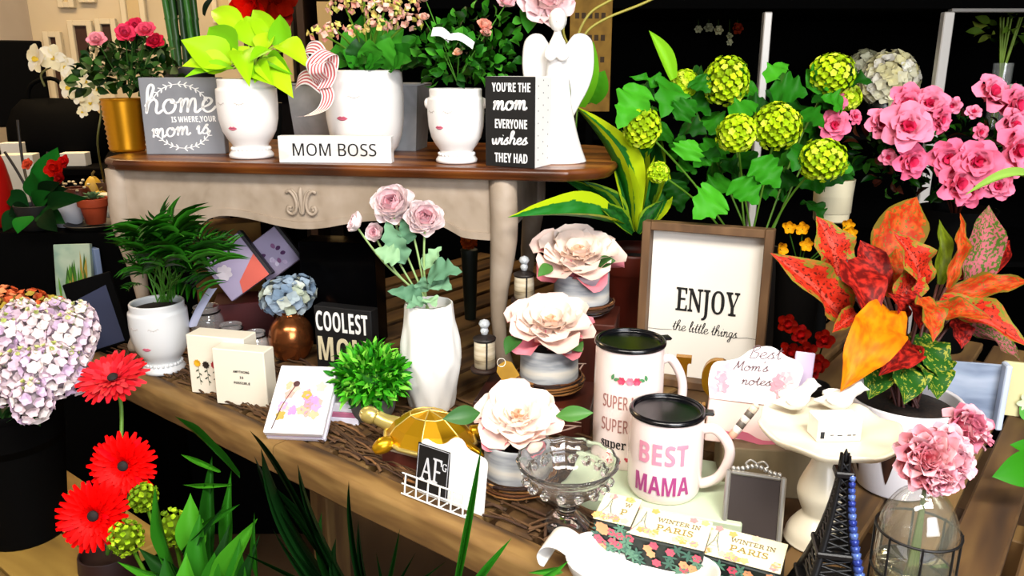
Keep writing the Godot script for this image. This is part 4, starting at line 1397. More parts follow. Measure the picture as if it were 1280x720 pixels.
	for q in [[Vector3(-0.2159, 1.1667, -1.4193), 0.037, Vector3(-0.1, 0.55, 0.8), 1], [Vector3(-0.1548, 1.1423, -1.4021), 0.033, Vector3(0.25, 0.5, 0.8), 1], [Vector3(-0.2837, 1.1290, -1.4192), 0.022, Vector3(-0.8, 0.5, 0.3), 0], [Vector3(-0.2494, 1.1103, -1.4244), 0.02, Vector3(-0.2, 0.3, 0.8), 0]]:
		b = B.new()
		var r: float = q[1] * 1.1
		var pk := [lin("f0b6c0"), lin("f5cdd3"), lin("f8dfe1"), lin("faebea")]
		var rings := [[3, 4, r * 0.5, r * 0.45, pk[0]], [4, 14, r * 0.62, r * 0.6, pk[0]], [5, 26, r * 0.78, r * 0.75, pk[1]], [6, 40, r * 0.92, r * 0.9, pk[2]], [7, 56, r * 1.02, r * 0.98, pk[3]], [7, 74, r * 1.06, r * 0.95, pk[3]]]
		double_flower(b, aim(inv * q[0] - (q[2] as Vector3).normalized() * r * 0.45, q[2]), rings if q[3] else rings.slice(1, 5), 0.12, 5, -0.22, 0.8)
		put("bloom", b, petal_mat(), t)
	var stalks := B.new()
	for q in [[Vector3(-0.2174, 1.1512, -1.4253), Vector3(-0.1958, 1.0824, -1.4166)], [Vector3(-0.1559, 1.1253, -1.4078), Vector3(-0.1573, 1.0592, -1.3895)], [Vector3(-0.2798, 1.1173, -1.4263), Vector3(-0.2320, 1.0572, -1.4097)], [Vector3(-0.2482, 1.0971, -1.4311), Vector3(-0.2102, 1.0404, -1.4050)], [Vector3(-0.2030, 1.0544, -1.4089), Vector3(-0.1812, 1.0195, -1.3992)], [Vector3(-0.1786, 1.1123, -1.4146), Vector3(-0.1642, 1.0499, -1.3972)]]:
		stalks.tube(curve([inv * q[0], inv * q[1], inv * Vector3(-0.1551, 0.9846, -1.3895), inv * Vector3(-0.1508, 0.9287, -1.3740)], 5), 0.0021, 5)
	put("stems", stalks, mat("8fae6a", 0.5), t)
	leaves(t, [[Vector3(-0.1930, 1.0568, -1.3992), Vector3(-0.2245, 1.1350, -1.4105), 0.0490], [Vector3(-0.1988, 1.0684, -1.3816), Vector3(-0.2425, 1.0884, -1.3768), 0.0398], [Vector3(-0.1872, 1.0915, -1.4088), Vector3(-0.1973, 1.1391, -1.4116), 0.0374], [Vector3(-0.1573, 1.0482, -1.3864), Vector3(-0.1267, 1.0873, -1.4076), 0.0343], [Vector3(-0.1480, 1.0436, -1.3644), Vector3(-0.0856, 1.0578, -1.3372), 0.0536], [Vector3(-0.1410, 1.0368, -1.3625), Vector3(-0.1035, 1.0286, -1.3291), 0.0423], [Vector3(-0.1590, 1.0041, -1.3638), Vector3(-0.2168, 1.0232, -1.3380), 0.0341], [Vector3(-0.1512, 1.0043, -1.3431), Vector3(-0.1808, 0.9996, -1.3107), 0.0280], [Vector3(-0.1459, 1.0098, -1.3342), Vector3(-0.1292, 1.0051, -1.3018), 0.0306], [Vector3(-0.1633, 1.0137, -1.3665), Vector3(-0.1540, 1.0461, -1.3547), 0.0312]], [leaf_mesh(LOBED, 0.12, 0, 0.25, 0.2, 3.0, 18), leaf_mesh(LOBED, 0.05, 0.1, 0.15, 0.2, 3.0, 18)], [mat("6f9a78", 0.55, 0, {"back": "203020"}), mat("8db488", 0.55, 0, {"back": "203020"}), mat("5a8566", 0.55, 0, {"back": "203020"})])
	build_risers()

func build_risers() -> void:
	var wood := noisy("riser_wood", noise_tex(63, 0.05, [[0.1, "1e0a06"], [0.5, "3c150b"], [0.9, "5a2412"]], 64, 5.0), 0.5, 4.0)
	var line := mat("d8b8a6", 0.7)
	for q in [[Vector3(0.0448, 0.8478, -1.2997), 0.852, -12.0, Vector3(0.20, 0, 0.13), "lower dark red brown wooden riser with pale line pattern under the middle rose pot"], [Vector3(0.1170, 0.9230, -1.4866), 0.938, -12.0, Vector3(0.176, 0, 0.13), "taller dark red brown wooden riser with pale line pattern under the rear rose pot"]]:
		var h: float = q[1] - 0.80
		var at: Vector3 = q[0]
		at.y = 0.80
		var t := thing("wooden_riser", q[4], "riser", at, q[2], "wooden risers")
		var sz: Vector3 = q[3]
		var b := B.new()
		b.rbox(Vector3(0, h - 0.006, 0), Vector3(sz.x, 0.012, sz.z), 0.002)
		put("top", b, wood, t)
		for s: float in [-1.0, 1.0]:
			b = B.new()
			b.rbox(Vector3(s * (sz.x / 2 - 0.006), (h - 0.012) / 2, 0), Vector3(0.012, h - 0.012, sz.z - 0.004), 0.001)
			put("side", b, wood, t)
			b = B.new()
			b.rbox(Vector3(0, (h - 0.012) / 2, s * (sz.z / 2 - 0.01)), Vector3(sz.x - 0.024, h - 0.012, 0.01), 0.001)
			put("panel", b, wood, t)
		# painted brackets on the front
		var z := sz.z / 2 - 0.0048
		for k in 3:
			b = B.new()
			var x := -sz.x / 2 + 0.03 + k * 0.06
			for e in [[Vector2(x, 0.008), Vector2(x, h - 0.02)], [Vector2(x, h - 0.02), Vector2(x + 0.035, h - 0.024)], [Vector2(x, h * 0.4), Vector2(x + 0.035, h * 0.42)], [Vector2(x + 0.002, 0.010), Vector2(x + 0.03, h * 0.42)]]:
				b.xf = tf(Vector3(0, 0, z))
				ribbon(b, [e[0], (e[0] + e[1]) / 2, e[1]], 0.004)
			put("painted_bracket", b, line, t)
	rose_pot("birch grey pot with a cream silk rose on the lower riser", Vector3(0.0644, 0.8626, -1.3038), 0.102, 0.074, Vector3(0.0662, 0.9700, -1.3128), Vector3(0, 0.93, 0.36), [[Vector3(0.0136, 0.9579, -1.2887), Vector3(-0.0106, 0.9404, -1.2424), 0.0299], [Vector3(0.1020, 0.9514, -1.2869), Vector3(0.1179, 0.9386, -1.2626), 0.0272]])
	rose_pot("birch grey pot with a peach silk rose on the taller riser", Vector3(0.1333, 0.9440, -1.4820), 0.108, 0.078, Vector3(0.1255, 1.0501, -1.4907), Vector3(0, 0.93, 0.36), [[Vector3(0.1575, 1.0425, -1.4575), Vector3(0.1924, 1.0530, -1.4396), 0.0240], [Vector3(0.0750, 1.0396, -1.4567), Vector3(0.0470, 1.0270, -1.4220), 0.0240]])
	rose_pot("birch grey pot with a blush silk rose beside the glass bowl", Vector3(0.0071, 0.8033, -1.0694), 0.098, 0.07, Vector3(0.0083, 0.8993, -1.0857), Vector3(-0.05, 0.90, 0.42), [[Vector3(-0.0464, 0.9156, -1.0695), Vector3(-0.0992, 0.9152, -1.0486), 0.0278], [Vector3(0.0643, 0.9069, -1.0774), Vector3(0.1183, 0.9156, -1.0695), 0.0234]])
	# small birch candle lanterns on dark feet
	for q in [[Vector3(-0.0490, 0.8723, -1.3480), 0.04, 0.056, "birch bark candle holder with glass knob lid on the lower riser"], [Vector3(0.0232, 0.9618, -1.4818), 0.040, 0.05, "birch bark candle holder with glass knob lid on the taller riser"]]:
		var t := thing("birch_holder", q[3], "candle holder", q[0], 0, "birch candle holders")
		var w: float = q[1]
		var h: float = q[2]
		var b := B.new()
		b.lathe([[0, 0], [w * 0.62, 0], [w * 0.64, 0.003], [w * 0.62, 0.007], [w * 0.45, 0.009], [0, 0.009]], 22)
		put("foot", b, mat("2a160c", 0.6), t)
		b = B.new()
		b.lathe([[0, 0.008], [w * 0.47, 0.008], [w * 0.48, h * 0.5], [w * 0.47, h], [w * 0.43, h + 0.001], [0, h + 0.001]], 22, 0.01, 5)
		put("bark", b, noisy("birch", noise_tex(64, 0.09, [[0.15, "6b5a40"], [0.35, "b9a988"], [0.9, "d8cdb4"]], 64, 6.0, 4, true), 0.8, 14.0), t)
		b = B.new()
		b.lathe([[0, h + 0.002], [w * 0.5, h + 0.002], [w * 0.52, h + 0.006], [w * 0.3, h + 0.010], [w * 0.12, h + 0.012], [0, h + 0.012]], 22)
		put("lid", b, mat("1c1410", 0.5), t)
		b = B.new()
		b.ball(Vector3(0, h + 0.019, 0), Vector3(0.008, 0.009, 0.008), 8)
		b.ball(Vector3(0, h + 0.032, 0), Vector3(0.0105, 0.009, 0.0105), 8)
		put("knob", b, mat("c9cfd2", 0.1, 0.3), t)
		b = B.new()
		b.tube([Vector3(w * 0.12, h + 0.01, w * 0.42), Vector3(w * 0.12, h - 0.004, w * 0.5), Vector3(w * 0.1, 0.002, w * 0.51)], 0.0015, 5)
		put("cord", b, mat("120d0a", 0.8), t)
	var t := thing("price_tag", "mustard yellow paper tag hanging from the middle rose pot", "tag", Vector3(-0.0080, 0.9063, -1.2537))
	t.basis = rot(0, 8, 0) * rot(-15, 0, 30)
	var b := B.new()
	b.prism(PackedVector2Array([Vector2(-0.015, -0.016), Vector2(0.015, -0.016), Vector2(0.015, 0.010), Vector2(0.008, 0.018), Vector2(-0.008, 0.018), Vector2(-0.015, 0.010)]), 0.001)
	put("card", b, noisy("tagcard", noise_tex(66, 0.1, [[0.0, "8f6a14"], [1.0, "a87f22"]], 32), 0.85, 9.0), t)
	b = B.new()
	var ring := []
	for k in 14:
		ring.append(Vector3(cos(TAU * k / 14) * 0.007, 0.019 + sin(TAU * k / 14) * 0.007, 0.001))
	b.tube(ring, 0.0009, 5, true)
	put("ring", b, mat("d9d2c4", 0.4, 0.6), t)
	t = thing("marigold", "small orange flower head in a green sleeve behind the ranunculus", "flower", Vector3(-0.1027, 0.8000, -1.8827))
	b = B.new()
	double_flower(b, aim(Vector3(0, 0.19, 0), Vector3(0, 0.5, 0.8)), [[8, 25, 0.018, 0.012, lin("c2571e")], [12, 60, 0.026, 0.014, lin("b34a1a")]], 0.3)
	put("bloom", b, petal_mat(), t)
	b = B.new()
	b.lathe([[0, 0], [0.014, 0], [0.02, 0.16], [0.022, 0.175], [0.018, 0.17], [0.0, 0.16]], 14)
	put("sleeve", b, mat("0a180a", 0.6), t)


# ---------------------------------------------------------------- on the table in front

func build_table_front() -> void:
	var white := mat("e4e2dc", 0.35, 0, {"coat": 0.3})
	var ink := mat("16130f", 0.7)
	# two cream keepsake boxes
	var cream := mat("ebe3cf", 0.65)
	var t := box_on("keepsake_box", "cream box with yellow, black and red flower print behind another cream box", "box", Vector3(-0.5525, 0.8000, -1.4045), -13, Vector3(0.120, 0.1166, 0.045), cream)
	var b := B.new()
	for q in [[-0.040, 0.062, "d9a51c"], [-0.022, 0.060, "241a14"], [-0.004, 0.061, "a81e2c"]]:
		b.col = lin("3b4a34")
		b.xf = Transform3D()
		b.tube([Vector3(q[0] + 0.002, 0.018, 0.0002), Vector3(q[0] + 0.001, 0.04, 0.0003), Vector3(q[0], q[1], 0.0003)], 0.0005, 4)
		for k in 4:
			petal(b, tf(Vector3(q[0] + 0.001, 0.028 + k * 0.007, 0.0006), 90), 0.6 + (PI - 1.2) * (k % 2), 84, 0.008, 0.003, 0.02, 0.0, 0.0, OVAL, 0.0, 3, 2)
		b.col = lin(q[2])
		for k in 9:
			petal(b, tf(Vector3(q[0], q[1], 0.0008), 90), k * TAU / 9, 80, 0.0075, 0.0055, 0.02, 0.1, 0.0, PETAL, 0.0, 3, 2)
	put("flower_print", b, mat("ffffff", 0.7, 0, {"vc": true}), t)
	t = box_on("keepsake_box", "plain cream box with three short lines of black print", "box", Vector3(-0.4939, 0.8000, -1.3546), -13, Vector3(0.104, 0.1080, 0.036), cream)
	var bh := 0.1080
	for q in [["ANYTHING", 0.62, 0.032], ["IS", 0.52, 0.007], ["POSSIBLE", 0.42, 0.032]]:
		letters(t, q[0], "Droid Sans Mono", false, q[2], 0.0042, tf(Vector3(0.004, bh * q[1], 0.0005)), ink)
	# boxed note cards leaning back on a second box
	t = thing("card_box", "white and pink note card box with watercolour flowers on its lid", "stationery", Vector3(-0.3576, 0.8000, -1.2133), -5)
	t.basis = rot(0, -5, 0) * rot(-52, 0, 0)
	for q in [["base", 0.0, 0.010, "e9e4f2", 0.100, 0.128], ["band", 0.010, 0.006, "c0708e", 0.095, 0.123], ["lid", 0.016, 0.012, "f4f0f4", 0.100, 0.128]]:
		b = B.new()
		b.rbox(Vector3(0, 0.064, q[1] + q[2] / 2), Vector3(q[4], q[5], q[2]), 0.0015)
		put(q[0], b, mat(q[3], 0.6), t)
	b = B.new()
	var wash := [lin("e9a79c"), lin("e58f9f"), lin("eab48e"), lin("d59ac2"), lin("f0bfae"), lin("b8a04a"), lin("c98fd0")]
	for i in 22:
		b.col = wash[i % 7]
		var c := Vector3(rnd(-0.03, 0.034), 0.062 + rnd(-0.034, 0.03), 0.0285 + i * 0.00004)
		for k in 5:
			petal(b, tf(c, 90), k * TAU / 5 + i, 86, rnd(0.007, 0.011), 0.008, 0.01, 0.05, 0, PETAL, 0, 3, 2)
	put("flower_print", b, mat("ffffff", 0.7, 0, {"vc": true}), t).set_meta("kind", "stuff")
	b = B.new()
	b.tube(curve([Vector3(-0.036, 0.006, 0.030), Vector3(-0.028, 0.05, 0.030), Vector3(-0.014, 0.088, 0.030)], 5), 0.0008, 5)
	b.ball(Vector3(-0.013, 0.091, 0.030), Vector3(0.006, 0.006, 0.0012), 8)
	put("print_stem", b, mat("4a2a2a", 0.6), t)
	t = thing("card_box", "second pink banded white note card box lying flat under the boxwood", "stationery", Vector3(-0.3069, 0.8000, -1.2748), -8)
	for q in [["base", 0.0, 0.014, "e4e2f0"], ["band", 0.014, 0.010, "c0708e"], ["lid", 0.024, 0.016, "f2eff4"]]:
		b = B.new()
		b.rbox(Vector3(0.004, q[1] + q[2] / 2, -0.035), Vector3(0.075 - (0.004 if q[0] == "band" else 0.0), q[2], 0.07), 0.0015)
		put(q[0], b, mat(q[3], 0.6), t)
	# boxwood ball
	var d := 1.4013 * 0.001
	t = thing("boxwood_pot", "round grey bowl pot holding a clipped boxwood ball", "flower pot", Vector3(-0.2455, 0.8000, -1.2977))
	b = B.new()
	b.lathe(pot_shape(smooth([[16 * d, 0.0], [20 * d, 0.003], [27 * d, 12 * d], [30 * d, 24 * d], [30 * d, 34 * d]], 4), 0.004, 28 * d), 30)
	put("pot", b, noisy("stone", noise_tex(70, 0.08, [[0.0, "55554f"], [1.0, "74746c"]], 48), 0.8, 8.0), t)
	t = thing("boxwood_ball", "bright green clipped boxwood ball in the grey bowl pot", "plant", Vector3(-0.2455, 0.8000, -1.2977) + Vector3(0, 34 * d, 0))
	b = B.new()
	var bg := [lin("3a9c1c"), lin("55bb2a"), lin("27801a"), lin("82d244"), lin("44a222"), lin("185c0c")]
	tuft(b, Vector3(0, 24 * d, 0), Vector3(44, 34, 44) * d, 620, 0.022, 0.0075, bg, -0.75, [0.4, 0.9, 1.0, 0.9, 0.5, 0.0], 1.3, 0.12)
	b.col = lin("185c0c")
	b.ball(Vector3(0, 22 * d, 0), Vector3(34, 26, 34) * d, 14)
	b.col = Color.WHITE
	put("foliage", b, petal_mat(0.4, "143008"), t)
	build_turtle()
	build_card_holder()
	build_glass_bowl()
	build_mugs()
	build_enjoy_frame()
	build_notes()
	build_cake_stand(white)
	build_soaps(white)

func build_turtle() -> void:
	var gold := mat("d2a017", 0.28, 0.75)
	var pale := mat("e2cf7a", 0.3, 0.7)
	var t := thing("wooden_plinth", "small red brown wooden block with cream top under the gold turtle", "block", Vector3(-0.155, 0.80, -1.108), -27)
	var b := B.new()
	b.rbox(Vector3(0.01, 0.012, -0.035), Vector3(0.13, 0.024, 0.07), 0.002)
	put("body", b, mat("5a2418", 0.6), t)
	b = B.new()
	b.rbox(Vector3(0.01, 0.026, -0.035), Vector3(0.126, 0.004, 0.066), 0.001)
	put("top", b, mat("c9b79a", 0.6), t)
	t = thing("gold_turtle", "shiny gold turtle figurine with facetted shell on a small wooden block", "figurine", Vector3(-0.128, 0.829, -1.138), -27)
	t.scale = Vector3.ONE * 1.16
	# domed shell of scutes: rings of flat plates with proud seams
	b = B.new()
	var rings := [[0.0, 0.052, 1], [0.42, 0.046, 6], [0.78, 0.030, 12], [1.0, 0.012, 12]]
	var pts := []
	for r in rings:
		var row := []
		for j in 12:
			var a := TAU * (j + 0.5) / 12
			row.append(Vector3(cos(a) * 0.066 * r[0], r[1], sin(a) * 0.05 * r[0]))
		pts.append(row)
	for i in 3:
		for j in 12:
			var k := (j + 1) % 12
			b.face([pts[i + 1][j], pts[i + 1][k], pts[i][k], pts[i][j]])
	put("shell", b, gold, t)
	b = B.new()
	for j in range(0, 12, 2):
		b.tube([pts[1][j], pts[2][j], pts[3][j]], 0.0011, 5)
		b.tube([Vector3(0, 0.052, 0), pts[1][j]], 0.0010, 5)
	b.tube(pts[1], 0.0010, 5, true)
	b.tube(pts[3], 0.0030, 6, true)
	put("shell_seams", b, pale, t)
	b = B.new()
	b.ball(Vector3(0, 0.012, 0), Vector3(0.060, 0.010, 0.045), 16)
	put("belly", b, pale, t)
	b = B.new()
	b.tube(curve([Vector3(-0.05, 0.018, 0), Vector3(-0.068, 0.022, 0.004), Vector3(-0.082, 0.027, 0.006)], 4), [0.013, 0.0125, 0.012, 0.0115, 0.011, 0.0105, 0.0105, 0.0105, 0.0105], 10)
	b.ball(Vector3(-0.092, 0.029, 0.008), Vector3(0.016, 0.0125, 0.0125), 12)
	b.ball(Vector3(-0.099, 0.034, 0.017), Vector3(0.0025, 0.0025, 0.002), 6)
	b.ball(Vector3(-0.101, 0.034, 0.0), Vector3(0.0025, 0.0025, 0.002), 6)
	put("head", b, pale, t)
	for q in [[-0.035, 0.036, -0.05, 0.058, 0.0115], [-0.035, -0.042, -0.055, -0.068, 0.0125], [0.04, 0.036, 0.062, 0.054, 0.011], [0.04, -0.036, 0.062, -0.054, 0.011]]:
		b = B.new()
		b.tube(curve([Vector3(q[0], 0.014, q[1]), Vector3((q[0] + q[2]) / 2, 0.012, (q[1] + q[3]) / 2), Vector3(q[2], 0.006, q[3])], 3), [q[4] * 0.7, q[4] * 0.85, q[4] * 0.95, q[4], q[4] * 0.9, q[4] * 0.7, q[4] * 0.4], 8)
		put("flipper", b, gold, t)
	b = B.new()
	b.tube([Vector3(0.058, 0.014, 0), Vector3(0.075, 0.010, 0.002), Vector3(0.084, 0.006, 0.003)], [0.006, 0.004, 0.001], 6)
	put("tail", b, gold, t)

func build_card_holder() -> void:
	var white := mat("efefea", 0.5)
	var t := thing("card_holder", "white wire card holder with scalloped back on the table edge", "card holder", Vector3(-0.0973, 0.8000, -1.0077), -34)
	t.basis = rot(0, -34, 0) * rot(-8, 0, 0)
	var b := B.new()
	var out := PackedVector2Array()
	for p in curve([Vector2(-0.056, 0.0), Vector2(-0.056, 0.055), Vector2(-0.052, 0.082), Vector2(-0.03, 0.080), Vector2(-0.012, 0.086), Vector2(0.002, 0.098), Vector2(0.016, 0.098), Vector2(0.026, 0.088), Vector2(0.044, 0.084), Vector2(0.06, 0.078), Vector2(0.061, 0.05), Vector2(0.061, 0.0)], 3):
		out.append(p)
	b.prism(out, 0.003)
	put("back", b, white, t, tf(Vector3(0, 0.001, -0.014)))
	b = B.new()
	for x in [-0.062, -0.041, -0.020, 0.001, 0.022, 0.043]:
		b.tube(curve([Vector3(x, 0.034, 0.012), Vector3(x, 0.006, 0.012), Vector3(x, 0.002, 0.008), Vector3(x, 0.002, -0.008)], 3), 0.0014, 5)
	for y in [0.034, 0.018, 0.003]:
		b.tube([Vector3(-0.068, y, 0.012), Vector3(0, y, 0.0125), Vector3(0.05, y, 0.012)], 0.0014, 5)
	put("wire_basket", b, white, t)
	var cd := thing("monogram_card", "black square card with silver monogram in the wire holder", "card", Vector3(-0.1114, 0.8000, -1.0250) + Vector3(0, 0.006, 0), -34)
	cd.basis = rot(0, -34, 0) * rot(-10, 0, 0)
	b = B.new()
	b.rbox(Vector3(-0.010, 0.034, -0.004), Vector3(0.060, 0.072, 0.002), 0.0004)
	put("card", b, mat("0a0a0c", 0.5), cd)
	b = B.new()
	for q in [[0.0675, 0.054, 0.0008, 0], [0.0, 0.0655, 0.0008, 1]]:
		for s: float in [-1.0, 1.0]:
			if q[3] == 0:
				b.rbox(Vector3(-0.010, 0.034 + s * 0.0335, -0.0028), Vector3(0.056, 0.0007, 0.0006), 0.0001)
			else:
				b.rbox(Vector3(-0.010 + s * 0.0277, 0.034, -0.0028), Vector3(0.0007, 0.067, 0.0006), 0.0001)
	put("border", b, mat("b9bac0", 0.5), cd)
	for q in [["A", -0.020, 0.034, 0.022, 0.034], ["F", -0.001, 0.036, 0.016, 0.036], ["G", 0.012, 0.045, 0.008, 0.011]]:
		letters(cd, q[0], "Droid Serif", false, q[3], q[4], tf(Vector3(q[1], q[2], -0.0024)), mat("cfd0d4", 0.5))

func build_glass_bowl() -> void:
	var t := thing("glass_bowl", "footed cut glass bowl with scalloped rim beside the white mugs", "bowl", Vector3(0.0738, 0.8000, -0.9606))
	var d := 1.0860 * 0.001
	var h := 0.0982
	var glass := mat("ffffff", 0.0, 0, {"glass": true})
	var b := B.new()
	var prof := smooth([[29, 0.0], [31, 0.02], [30, 0.06], [22, 0.13], [14, 0.2], [11, 0.26], [15, 0.31], [13, 0.36], [18, 0.42], [33, 0.52], [45, 0.64], [51, 0.78], [52, 0.85], [60, 0.93], [63, 0.99], [60, 1.0], [55, 0.96], [47, 0.86], [45, 0.78], [39, 0.66], [27, 0.55], [12, 0.49]], 3)
	var rows := []
	for p in prof:
		var row := []
		for j in 64:
			var a := TAU * j / 64
			var fl: float = 1.0 + (0.014 * cos(a * 16) if p[1] > 0.45 else 0.015 * cos(a * 8))
			row.append(Vector3(cos(a) * p[0] * d * fl, p[1] * h + (0.0008 * cos(a * 16) if p[1] > 0.9 else 0.0), sin(a) * p[0] * d * fl))
		rows.append(row)
	rows.push_front(rows[0].map(func(_q): return Vector3.ZERO))
	rows.append(rows[0].map(func(_q): return Vector3(0, h * 0.48, 0)))
	b.grid(rows, true)
	put("bowl", b, glass, t)
	b = B.new()
	for j in 16:
		var a := TAU * (j + 0.5) / 16
		b.ball(Vector3(cos(a) * 51.5 * d, 0.72 * h, sin(a) * 51.5 * d), Vector3.ONE * 0.0072, 8)
	put("glass_studs", b, glass, t)

func mug(label: String, at: Vector3, r: float, h: float, handle_turn: float, body: Material) -> Node3D:
	var t := thing("travel_mug", label, "mug", at)
	var b := B.new()
	b.lathe(pot_shape(smooth([[r * 0.86, 0.0], [r * 0.92, 0.003], [r * 0.985, h * 0.12], [r, h * 0.4], [r * 0.99, h * 0.8], [r * 0.97, h]], 4), 0.004, h * 0.3), 44)
	put("body", b, body, t)
	b = B.new()
	var hp := curve([Vector3(r * 0.9, h * 0.83, 0), Vector3(r * 1.25, h * 0.85, 0), Vector3(r * 1.62, h * 0.68, 0), Vector3(r * 1.68, h * 0.48, 0), Vector3(r * 1.45, h * 0.24, 0), Vector3(r * 1.1, h * 0.14, 0), Vector3(r * 0.9, h * 0.13, 0)], 5)
	b.tube(hp, 0.0072, 12)
	put("handle", b, body, t, tf(Vector3.ZERO, 0, handle_turn))
	b = B.new()
	b.lathe(smooth([[0.0, h - 0.006], [r * 0.9, h - 0.006], [r * 0.92, h], [r * 1.01, h + 0.002], [r * 1.02, h + 0.006], [r * 0.96, h + 0.009], [r * 0.9, h + 0.008], [r * 0.86, h + 0.003], [r * 0.5, h + 0.002], [0.0, h + 0.002]], 3), 44)
	var lid := put("lid", b, mat("05060a", 0.22), t, tf(Vector3.ZERO, 0, handle_turn))
	b = B.new()
	b.rbox(Vector3(r * 1.05, h + 0.006, 0), Vector3(r * 0.34, 0.005, 0.016), 0.002)
	put("tab", b, mat("05060a", 0.22), lid)
	return t

func build_mugs() -> void:
	var t := thing("green_board", "pale mint green flat box carrying the two white mugs", "box", Vector3(0.1922, 0.8000, -0.9930), -20)
	var b := B.new()
	b.rbox(Vector3(0, 0.01, -0.06), Vector3(0.25, 0.02, 0.17), 0.002)
	put("body", b, mat("c3d3b4", 0.6), t)
	var blush := mat("f2dfd9", 0.25, 0, {"coat": 0.5})
	var d := 1.2326 * 0.001
	t = mug("white mug with black lid and roses reading super mom", Vector3(0.1750, 0.8200, -1.1182), 42 * d, 0.1839, 12, blush)
	var h := 0.1839
	var brown := mat("a8736a", 0.6)
	letters_round(t, "SUPER MOM", "Droid Sans", false, 62 * d, 0.020, 42.0 * d, h * 0.60, -10, brown)
	letters_round(t, "SUPER WIFE", "Droid Sans", false, 64 * d, 0.020, 42.4 * d, h * 0.40, -10, brown)
	letters_round(t, "super tired", "Droid Serif", true, 64 * d, 0.019, 42.2 * d, h * 0.23, -10, mat("1c1512", 0.6))
	b = B.new()
	for q in [[-0.012, "c8425e"], [0.0, "d2788c"], [0.010, "c8425e"]]:
		b.col = lin(q[1])
		var a: float = q[0] / (42 * d) - 0.12
		for k in 6:
			petal(b, Transform3D(Basis(Vector3.UP, a) * rot(90), Vector3(sin(a), 0, cos(a)) * (42.2 * d) + Vector3(0, h * 0.79, 0)), k * TAU / 6, 80, 0.0062, 0.005, 0.02, 0.1)
	b.col = lin("4f8f5a")
	for q in [[-0.024, 0.4], [-0.027, 1.2], [0.022, 2.7], [0.025, 1.9]]:
		var a: float = q[0] / (42 * d) - 0.12
		petal(b, Transform3D(Basis(Vector3.UP, a) * rot(90), Vector3(sin(a), 0, cos(a)) * (42.2 * d) + Vector3(0, h * 0.785, 0)), -q[1], 86, 0.011, 0.005, 0.02, 0.1, 0, OVAL)
	put("rose_print", b, mat("ffffff", 0.5, 0, {"vc": true}), t)
	b = B.new()
	for q in [[-0.03, 0.11], [-0.018, 0.09], [-0.006, 0.115], [0.008, 0.095]]:
		var a: float = q[0] / (42 * d)
		var c := Vector3(sin(a), 0, cos(a)) * (40.6 * d)
		for s: float in [-1.0, 1.0]:
			b.ball(c + Vector3(s * 0.0018, h * q[1] + 0.001, 0), Vector3(0.0026, 0.0026, 0.0016), 8)
		b.ball(c + Vector3(0, h * q[1] - 0.0015, 0), Vector3(0.0026, 0.0034, 0.0016), 8)
	put("heart_print", b, mat("c2394a", 0.5), t)
	d = 1.1479 * 0.001
	h = 0.1169
	t = mug("white mug with black lid reading best mama in pink", Vector3(0.2153, 0.8200, -1.0214), 45 * d, h, -12, blush)
	letters_round(t, "BEST", "Droid Sans", true, 60 * d, 0.030, 45.2 * d, h * 0.66, -15, mat("dc8ea4", 0.5))
	letters_round(t, "MAMA", "Droid Sans", true, 68 * d, 0.027, 45.2 * d, h * 0.27, -15, mat("a9447e", 0.5))

func build_enjoy_frame() -> void:
	var t := thing("framed_print", "white print reading enjoy the little things in a brown box frame", "framed print", Vector3(0.350, 0.8015, -1.425), -22.3)
	t.basis = rot(0, -22.3, 0) * rot(-3, 0, 0)
	var W := 0.238
	var Hh := 0.318
	var wood := noisy("frame_wood", noise_tex(80, 0.05, [[0.0, "4c3520"], [0.5, "6a4d30"], [1.0, "836443"]], 64, 4.0), 0.6, 5.0)
	for s: float in [-1.0, 1.0]:
		var b := B.new()
		b.rbox(Vector3(s * (W / 2 - 0.008), Hh / 2, -0.015), Vector3(0.016, Hh, 0.034), 0.0015)
		put("stile", b, wood, t)
		b = B.new()
		b.rbox(Vector3(0, Hh / 2 + s * (Hh / 2 - 0.008), -0.0152), Vector3(W - 0.032, 0.016, 0.033), 0.0015)
		put("rail", b, wood, t)
	var b := B.new()
	b.rbox(Vector3(0, Hh / 2, -0.026), Vector3(W - 0.033, Hh - 0.033, 0.004), 0.0005)
	var sheet := put("sheet", b, mat("f3efe4", 0.7), t)
	var ink := mat("0c0b0a", 0.7)
	letters(sheet, "ENJOY", "Droid Serif", true, 0.118, 0.060, tf(Vector3(0.008, 0.163, -0.0232)), ink)
	b = B.new()
	b.xf = tf(Vector3(0.006, 0.112, -0.0238))
	brush(b, "the little things", 0.122, 0.0016, 0.2, -0.02, 0.9)
	b.xf = tf(Vector3(0, 0, -0.0238))
	ribbon(b, [Vector2(-0.102, 0.106), Vector2(-0.08, 0.106), Vector2(-0.055, 0.108)], 0.0016)
	ribbon(b, [Vector2(0.066, 0.106), Vector2(0.085, 0.109), Vector2(0.102, 0.108)], 0.0016)
	put("script_lettering", b, ink, sheet)
	# brass letters standing in front
	for q in [["L", Vector3(0.2981, 0.8000, -1.2590), 0.045, "tall brass letter L standing before the framed print"], ["S", Vector3(0.3404, 0.8000, -1.2465), 0.05, "tall brass letter S standing behind the note pad"]]:
		var l := thing("brass_letter", q[3], "letter", q[1], -15, "brass letters")
		var st := B.new()
		st.rbox(Vector3(0, 0.006, 0), Vector3(0.05, 0.012, 0.03), 0.002)
		put("base", st, mat("8a6418", 0.3, 0.8), l)
		var m := letters(l, q[0], "Droid Serif", true, q[2], 0.12, tf(Vector3(0, 0.072, 0)), mat("c48a1e", 0.25, 0.8), "letter")
		m.transform = m.transform * Transform3D(Basis.from_scale(Vector3(1, 1, 14)), Vector3.ZERO)

